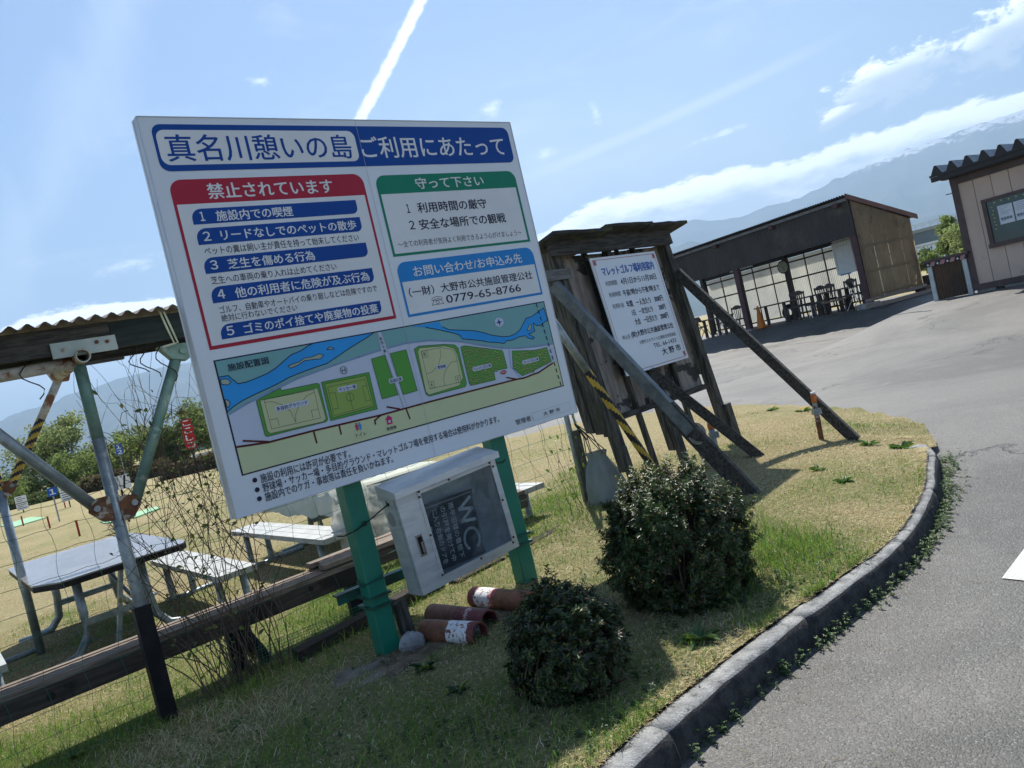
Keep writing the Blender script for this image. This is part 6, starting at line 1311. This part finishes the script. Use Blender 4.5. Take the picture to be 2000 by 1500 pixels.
for px,py,n,ln,wd,lab,bs in ((1335,1205,16,.11,.040,'broad leaved dock plant in the shade just below the larger bush',(.035,.085,.028)),(1372,1262,16,.10,.034,'broad leaved dock plant nearest the kerb, below the larger bush',(.06,.13,.035)),(830,1318,14,.075,.024,'dark leafy weed on the turf right of the left green post foot',(.03,.08,.025)),(1603,940,14,.085,.020,'upright green weed on dry turf, upper of two in mid island',(.08,.17,.035)),(1655,960,18,.075,.022,'low green weed on dry turf, lower of two in mid island',(.07,.16,.035)),(1697,872,16,.10,.022,'green weed right of the foot of the right hand brace',(.08,.17,.035)),(1760,868,34,.11,.024,'widest green weed clump, near the kerb at the back of the island',(.08,.17,.035)),(1507,803,16,.10,.024,'flat green weed at the back edge of the island left of the orange topped stake',(.09,.17,.04)),(455,1415,14,.07,.02,'pale green sprig in the shaded grass at the lower left',(.10,.18,.05)),(135,1455,14,.09,.03,'yellow green seedling standing among the net wires at the lower left',(.12,.17,.03)),(900,1360,14,.06,.018,'small weed in the shaded turf left of the smaller bush',(.035,.085,.028))):
    rosette(gp(px,py),n,ln,wd,lab,bs)
rosette(gp(1570,805),20,.10,.022,'dandelion clump with yellow flowers beside the right hand brace',(.08,.16,.035),'dandelion',flower=5,name='dandelion')
# small weeds along the kerb foot
kw=[(1345,1458,10,.05),(1418,1388,5,.03),(1455,1360,6,.035),(1478,1345,4,.03),(1550,1272,9,.045),(1560,1262,7,.04),(1610,1222,12,.06),(1620,1210,12,.05),(1605,1245,7,.04),(1670,1165,12,.055),(1690,1150,11,.05),(1735,1105,12,.055),(1748,1090,12,.055),(1785,1055,12,.05),(1810,1020,14,.055),(1240,1545,10,.06)]
VV=[];QQ=[];CC=[];off=0
def addw(P,n,ln,bs=(.09,.17,.04)):
    global off
    for s_ in range(max(1,n//4)):
        p_=P+np.array([random.gauss(0,.016),random.gauss(0,.016),0]); hh=random.uniform(.3,1.1)*ln*1.3
        for lv in range(3):
            V,Q,c=rosette(p_+np.array([0,0,hh*lv/2]),5,ln*.42,ln*.2,None,bs); VV.append(V);QQ.append(Q+off);CC.append(c);off+=len(V)
for px,py,n,ln in kw:
    q_=gt(px,py,0); addw(np.array([q_[0],q_[1],float(T(q_[0],q_[1]))+.003]),n*2,ln)
t_=np.linspace(0,1,90)
for k in range(430):
    s_=random.uniform(0,1)**.75; i=int(len(KC)*(.70+.24*s_)); i=min(i,len(KC)-2); c=KC[i]; nn2=nr_[i]; d=-min(abs(random.gauss(0,.012+.05*s_**2)),.13)-.035; p_=c+nn2*d
    addw(np.array([p_[0],p_[1],float(T(*p_))+.002]),4,random.uniform(.018,.045),random.choice([(.09,.16,.05),(.13,.19,.07),(.07,.13,.04)]))
kwm=fastmesh('kerb_weeds',np.concatenate(VV),np.concatenate(QQ),np.concatenate(CC),LM,kind='stuff'); tag(kwm,'small green weeds growing in the gutter along the foot of the kerb','weeds')
# clover and low leafy cover on the turf
VV=[];QQ=[];CC=[];off=0
def cover(cx,cy,rx,ry,n,ln,bs):
    for k in range(n):
        x=cx+random.gauss(0,rx); y=cy+random.gauss(0,ry)
        if not inpoly(np.array([x]),np.array([y]),ring)[0]: continue
        addw(np.array([x,y,float(turf(x,y))]),4,ln*random.uniform(.6,1.2),bs)
for a in ((1.25,4.05,.16,.20,110,.035,(.10,.19,.04)),(.72,3.66,.22,.10,120,.04,(.045,.10,.03)),(.28,2.98,.2,.10,70,.03,(.05,.11,.03)),(.05,2.80,.25,.10,60,.03,(.05,.11,.03)),(-.35,3.0,.3,.15,60,.028,(.04,.10,.03)),(-.6,4.2,.25,.25,90,.035,(.08,.16,.035)),(-1.2,4.4,.4,.25,70,.03,(.06,.13,.03)),(-1.6,3.6,.5,.3,60,.03,(.05,.11,.03)),(-.9,2.9,.4,.2,50,.028,(.04,.10,.03)),(2.4,4.9,.12,.5,30,.025,(.09,.17,.05))): cover(*a)
cvm=fastmesh('low_weeds',np.concatenate(VV),np.concatenate(QQ),np.concatenate(CC),LM,kind='stuff'); tag(cvm,'low clover and small leafy weeds growing through the turf','weeds')
# bits of dry straw and grit lying on the road edge
mb=MB()
for k in range(260):
    i=random.randint(int(len(KC)*.45),len(KC)-2); d=-abs(random.gauss(0,.22))-.02; p_=KC[i]+nr_[i]*d; a=random.uniform(0,PI); L_=random.uniform(.01,.05); z=float(T(*p_))+.004
    mb.beam((p_[0],p_[1],z),(p_[0]+L_*math.cos(a),p_[1]+L_*math.sin(a),z+random.uniform(0,.006)),.0012,.0012)
tag(obj('straw',mb,mat('dry_straw',(.36,.29,.17),rough=.9,bump=0),kind='stuff'),'scattered dry straw bits on the asphalt beside the kerb','straw')
# ------------------------------------------------------------------ trees
def tree(name,label,P,h,cr,trh,base,n,leafs,parts=9,group='trees beyond the field',var=(.5,.3),airy=.5,seed=1,limbs=True):
    P=np.array(P,float); e=thing(name,label,'tree',P,0,group); r_=random.Random(seed); mb=MB(); tips=[]
    top_=P+np.array([r_.uniform(-.1,.1)*h,0,h*.8]); mb.tube([P-np.array([0,0,.3]),P+(top_-P)*.4+np.array([.03*h*r_.gauss(0,1),0,0]),top_],.03*h,8,False,[.022*h,.015*h,.004*h])
    for k in range(parts):
        f=r_.uniform(trh,.95); t=r_.uniform(0,2*PI); s_=P+(top_-P)*f*.8; rr=cr*r_.uniform(.45,1)*math.sin(PI*min(1,.25+.7*(1-f)+.15)); q_=s_+np.array([rr*math.cos(t),rr*math.sin(t),h*r_.uniform(.08,.25)])
        mb.tube([s_,(s_+q_)/2+np.array([0,0,-.02*h]),q_],.01*h,6,False,[.010*h,.006*h,.002*h]); tips.append((q_,r_.uniform(.26,.46)*cr)); 
        for j in range(3):
            w_=q_+np.array([r_.gauss(0,.25)*cr,r_.gauss(0,.25)*cr,r_.uniform(-.05,.18)*h]); mb.tube([(s_+q_)/2,w_],.003*h,4,False,[.004*h,.001*h]); tips.append((w_,r_.uniform(.16,.30)*cr))
    tips.append((top_,.35*cr)); obj('trunk',mb,bark,e)
    wsum=sum(t[1]**2 for t in tips); C=[];cc=[]
    for (q_,rad) in tips:
        m=int(n*rad**2/wsum)+5; u=unit(RNG.normal(0,1,(m,3)))*(RNG.random((m,1))**airy)*rad*np.array([1,1,.75]); C.append(q_+u); cc.append(np.array(base)*(1+RNG.uniform(-.35,.35))*np.ones((m,1)))
    C=np.concatenate(C);cc=np.concatenate(cc)*(1+RNG.uniform(-.25,.25,(len(C),1)))
    C=C[C[:,2]>P[2]+.1]; cc=cc[:len(C)]
    D=RNG.normal(0,1,(len(C),3)); N2=RNG.normal(0,1,(len(C),3))+np.array([0,0,1]); V,Q=leaves(C,D,N2,leafs*RNG.uniform(.6,1.3,len(C)),leafs*.6,.2,.1)
    fastmesh('crown',V,Q,np.repeat(np.clip(cc,0,1),6,0),TM,e,kind='stuff'); return e
def at_d(px,py,Y): d=ray(px,py); P=CAM+d*(Y/d[1]); return P
YG=(.18,.24,.07); MG=(.12,.17,.06); DG=(.06,.095,.04); PG=(.24,.29,.11)
def zg(P): return np.array([P[0],P[1],-.3])
spec_=[('spring_tree','pale feathery spring tree rising tallest behind the striped pipe at the left',105,940,46,5.2,2.1,.35,PG,5200,.17,13,.55,3),
('bushy_tree','yellow green bushy tree left of the tall feathery tree',22,960,44,2.5,2.4,.15,YG,3600,.16,9,.5,4),
('bushy_tree','yellow green rounded tree right of the tall feathery tree',168,930,45,2.5,2.0,.2,YG,4200,.16,10,.5,5),
('bushy_tree','mid green tree just left of the fence pole top',200,915,50,2.6,2.0,.2,MG,3800,.17,10,.5,6),
('spring_tree','thin leafed spring tree seen between the fence pole and the vine',252,900,48,3.5,2.0,.3,PG,3400,.16,12,.6,7),
('bushy_tree','green tree behind the vine, left of the red banner',305,890,46,2.7,2.0,.2,YG,4200,.17,10,.5,8),
('bushy_tree','green tree directly behind the red banner',360,880,47,2.9,2.1,.2,MG,4200,.17,10,.5,9),
('spring_tree','tallest leafy tree against the left edge of the sign',425,870,44,4.0,2.1,.2,YG,5200,.17,12,.5,10),
('dark_tree','dark evergreen tree in the gap under the tall feathery tree',128,960,52,3.0,2.6,.1,DG,3600,.18,9,.45,12),
('bushy_tree','low bright green shrub at the far left edge of the field',-30,985,40,2.0,2.2,.05,YG,2400,.14,8,.5,14)]
for nm,lab,px,py,Y,h,cr,trh,bs,n,lf,pt,airy,sd in spec_:
    tree(nm,lab,zg(at_d(px,py,Y)),h,cr,trh,bs,n,lf,pt,airy=airy,seed=sd)
for nm,lab,px,Y,h,cr,bs,n,sd in (('spring_tree','bright spring tree in the gap left of the hut, in front of the bridge',1872,46,3.7,1.15,YG,5200,21),('bushy_tree','smaller green tree beside the shelter end in the gap',1806,52,1.9,1.3,YG,3200,22),('spring_tree','thin topped tree directly behind the hut corner',1893,44,3.2,1.8,PG,3200,23)):
    P=at_d(px,500,Y); tree(nm,lab,np.array([P[0],P[1],.45]),h,cr,.15,bs,n,.17,10,'trees by the bridge',seed=sd)
# clipped brown hedge along the far side of the field
def hedge(p0,p1,w_,h_,n,base,label):
    p0=zg(p0);p1=zg(p1); e=thing('hedge',label,'hedge',(p0+p1)/2,0); k=n; t=RNG.random(k); a=RNG.uniform(0,PI,k); rr=1-.25*RNG.random(k)**2; L_=p1-p0; nn2=unit(np.array([-L_[1],L_[0],0])); hh=h_*(1+.25*np.array([noise.noise((x*14,2,sdd)) for x,sdd in zip(t,[3.]*k)]))
    C=p0+L_*t[:,None]+nn2*(np.cos(a)*w_*rr)[:,None]+np.array([0,0,1.])*(np.sin(a)*rr*hh)[:,None]; D=RNG.normal(0,1,(k,3)); V,Q=leaves(C,D,RNG.normal(0,1,(k,3)),.17,.09,.2); fastmesh('foliage',V,Q,colr(base,k,.35,(.12,.13,.05),.25),TM,e,kind='stuff')
    mb=MB(); mb.sheet(lambda u,v:p0+L_*u+nn2*(math.cos(PI*v)*w_*.7)+np.array([0,0,math.sin(PI*v)*h_*.68]),20,8); obj('branches',mb,bark,e)
hedge(at_d(165,955,36),at_d(330,915,36),.6,.95,5000,(.15,.12,.065),'long brown clipped hedge at the far side of the field behind the fence pole'); hedge(at_d(325,930,31),at_d(520,885,31),.6,.85,5200,(.12,.10,.06),'dark brown clipped hedge behind the vine and the sign edge'); hedge(at_d(-40,985,37),at_d(150,955,38),.7,.75,4000,(.11,.15,.05),'low green hedge at the far left of the field')
# pale strips and roofs beyond the hedge
pale=mat('pale_wall_far',(.50,.50,.48),(.42,.42,.41),scale=1,rough=.8,bump=0)
def wallbar(p,q,h0,h1,th_,m,nm,label,cat): 
    mb=MB(); p=np.array(p);q=np.array(q); d=unit(q-p); n_=np.array([-d[1],d[0],0])*th_; p0=np.array([p[0],p[1],0]);q0=np.array([q[0],q[1],0]); mb.hexa([p0+[0,0,h0],q0+[0,0,h0],q0+n_+[0,0,h0],p0+n_+[0,0,h0],p0+[0,0,h1],q0+[0,0,h1],q0+n_+[0,0,h1],p0+n_+[0,0,h1]]); return solo(nm,mb,m,label,cat,(p0+q0)/2)
P1=at_d(376,897,40);P2=at_d(470,868,40); wallbar(P1,P2,.0,P1[2]+.22,.3,pale,'low_wall','low white wall beyond the hedge right of the red banner','wall')
for k,(px,py,Y,w_,h_,lab) in enumerate(((395,842,70,6,.9,'small pale building with a grey roof far behind the vine'),(62,906,75,3,.7,'small pale building far behind the trees at the left edge'))):
    P=at_d(px,py,Y); e=thing('far_building',lab,'building',(P[0],P[1],0)); F=Frame((P[0],P[1],-.3),(1,.1),(-.1,1)); zt=P[2]+.3
    mb=MB(); mb.box(F,-w_/2,w_/2,0,4,0,zt); obj('wall',mb,pale,e); mb=MB(); mb.hexa([F(-w_/2-.3,-.3,zt),F(w_/2+.3,-.3,zt),F(w_/2+.3,4.3,zt),F(-w_/2-.3,4.3,zt),F(-w_/2-.3,1.5,zt+h_),F(w_/2+.3,1.5,zt+h_),F(w_/2+.3,2.5,zt+h_),F(-w_/2-.3,2.5,zt+h_)]); obj('roof',mb,trimc,e)
    for i in range(3): mb=MB(); mb.box(F,-w_/2+.4+i*w_/3,-w_/2+.4+i*w_/3+w_/6,-.02,.0,zt-.9,zt-.4); obj('window',mb,hg,e)
# ------------------------------------------------------------------ bridge seen between shelter and hut
brm=mat('bridge_concrete',(.24,.27,.28),(.18,.21,.22),scale=.3,rough=.8,bump=0); bsm=mat('bridge_girder',(.10,.15,.18),(.08,.12,.15),scale=.3,rough=.6,bump=0)
Bp=at_d(1700,480,190);Bq=at_d(1960,400,172); Bp[2]=Bq[2]=0
br=thing('road_bridge','long grey girder bridge with railings beyond the trees between the shelter and the hut','bridge',(Bp+Bq)/2)
zt_=at_d(1820,440,182)[2]; d_=unit(Bq-Bp)
ext=lambda s,z,o=0:Bp+d_*s+np.array([-d_[1],d_[0],0])*o+np.array([0,0,z]); LB_=np.linalg.norm(Bq-Bp)
def bb2(n_,s0,s1,o0,o1,z0,z1,m): mb=MB(); mb.hexa([ext(s0,z0,o0),ext(s1,z0,o0),ext(s1,z0,o1),ext(s0,z0,o1),ext(s0,z1,o0),ext(s1,z1,o0),ext(s1,z1,o1),ext(s0,z1,o1)]); return obj(n_,mb,m,br)
bb2('deck',-40,LB_+60,0,8,zt_-.9,zt_-.2,brm); bb2('girder',-40,LB_+60,.6,7.4,zt_-3.6,zt_-.9,bsm); bb2('lower_pipe',-40,LB_+60,-.4,0,zt_-4.6,zt_-4.1,pale)
for s_ in np.arange(-30,LB_+60,24): bb2('pier',s_,s_+1.6,1,7,-1,zt_-3.6,brm)
for z in (zt_+.55,zt_+1.0): bb2('rail',-40,LB_+60,.1,.2,z,z+.09,pale)
for s_ in np.arange(-36,LB_+40,1.6): bb2('railing_post',s_,s_+.10,.08,.2,zt_-.2,zt_+1.0,pale)
# ------------------------------------------------------------------ mountains
def ridge(name,pts,dist,depth,m,base_el=-1.0,seed=0,rough_=.5):
    pts=dens([(a,e) for a,e in pts],.22); nr2=26; mb=MB(); rows=[]
    for i,(a,e) in enumerate(pts):
        A=math.radians(a); row=[]
        e2=e+.10*noise.noise((a*1.3,seed,1))*rough_*2+.05*noise.noise((a*4.1,seed,2))*rough_*2
        H_=math.tan(math.radians(e2))*dist
        for j in range(nr2+1):
            t=j/nr2; dd_=dist-depth*(t**1.1); hh=H_*(1-t)**1.15+ (0 if j in(0,nr2) else dist*.010*math.sin(PI*t)*(noise.ridged_multi_fractal((a*.42,t*2.2,seed+3.),.9,2.1,5,1.,2.)-1.0))
            row.append((dd_*math.sin(A),dd_*math.cos(A),hh if j<nr2 else -40))
        rows.append(row)
    m_=nr2+1; mb.add([p_ for r in rows for p_ in r],[(i*m_+j,(i+1)*m_+j,(i+1)*m_+j+1,i*m_+j+1) for i in range(len(rows)-1) for j in range(nr2)]); return struct(name,mb,m,smooth=True)
def mtm(name,snow_lo,snow_hi,snow=.9):
    m=bpy.data.materials.new(name); m.use_nodes=True; n=m.node_tree; n.nodes.clear(); q=NT(n); o=N(n,'ShaderNodeOutputMaterial'); p=N(n,'ShaderNodeBsdfPrincipled'); v=N(n,'ShaderNodeTexCoord').outputs['Object']; s_=N(n,'ShaderNodeSeparateXYZ'); q.lk(v,s_.inputs[0])
    a=q.noise(v,.004,6,.6); c=q.mix(q.ss(a,.4,.6),(.035,.055,.030),(.08,.085,.055))
    f=q.noise(v,.014,8,.72,.6); hgt=q.ss(s_.outputs[2],snow_lo,snow_hi); msk=q.m('MULTIPLY',q.ss(q.m('ADD',q.m('MULTIPLY',f,.75),q.m('MULTIPLY',hgt,.36)),.645,.69),q.ss(s_.outputs[2],snow_lo-40,snow_lo+60))
    c=q.mix(q.m('MULTIPLY',msk,snow),c,(.80,.82,.86)); q.lk(c,p.inputs[0]); p.inputs['Roughness'].default_value=.95; p.inputs['Specular IOR Level'].default_value=.1; q.lk(p.outputs[0],o.inputs[0]); return m
R_=[(-14,4.6),(-6,5.2),(2,6.0),(8,6.6),(14.3,6.86),(16.06,6.57),(17.09,6.28),(18.83,6.09),(20.62,6.3),(22.26,6.25),(23.95,6.5),(25.58,6.85),(27.16,7.0),(28.75,7.2),(30.82,7.35),(33.05,7.5),(36,7.5),(42,7.2),(50,6.5),(58,5)]
ridge('mountain_snowy',R_,6500,2600,mtm('mountain_snow_slope',600,880,.75),seed=4,rough_=.8)
ridge('mountain_left',[(-60,1.5),(-48,2.6),(-40,3.0),(-36,3.2),(-33.3,3.6),(-32.9,3.8),(-31.1,4.06),(-30.3,4.1),(-29.5,4.4),(-28.7,4.5),(-27.8,4.55),(-26.4,4.8),(-24.7,4.9),(-23.5,5.0),(-21.9,4.95),(-18,4.9),(-12,4.7),(-5,4.2),(2,3.5),(8,3.0)],5600,2300,mtm('mountain_forest_slope',900,1400,.2),seed=9,rough_=.4)
ridge('foothill',[(-8,3.4),(2,4.3),(8,4.9),(13.8,5.23),(14.9,5.33),(16.0,4.9),(17.4,4.36),(20,3.9),(24,3.4),(28,3.0),(34,2.6),(44,2.0)],4300,1700,MATS.get('x') or mtm('foothill_slope',900,1400,.0),seed=14,rough_=.4)
# ------------------------------------------------------------------ haze
mb=MB(); mb.box(FW,-7800,7800,-400,7600,-60,1150); hz=obj('haze',mb,[],kind='stuff'); hm=bpy.data.materials.new('haze_air'); hm.use_nodes=True; n=hm.node_tree; n.nodes.clear(); o=N(n,'ShaderNodeOutputMaterial'); v=N(n,'ShaderNodeVolumePrincipled'); v.inputs['Color'].default_value=(.50,.72,1,1); v.inputs['Density'].default_value=HAZE; v.inputs['Anisotropy'].default_value=.15; n.links.new(v.outputs[0],o.inputs['Volume']); hz.data.materials.append(hm)
tag(hz,'pale blue haze filling the air towards the distant mountains','haze')
sc.cycles.volume_bounces=0
sc.cycles.max_bounces=8
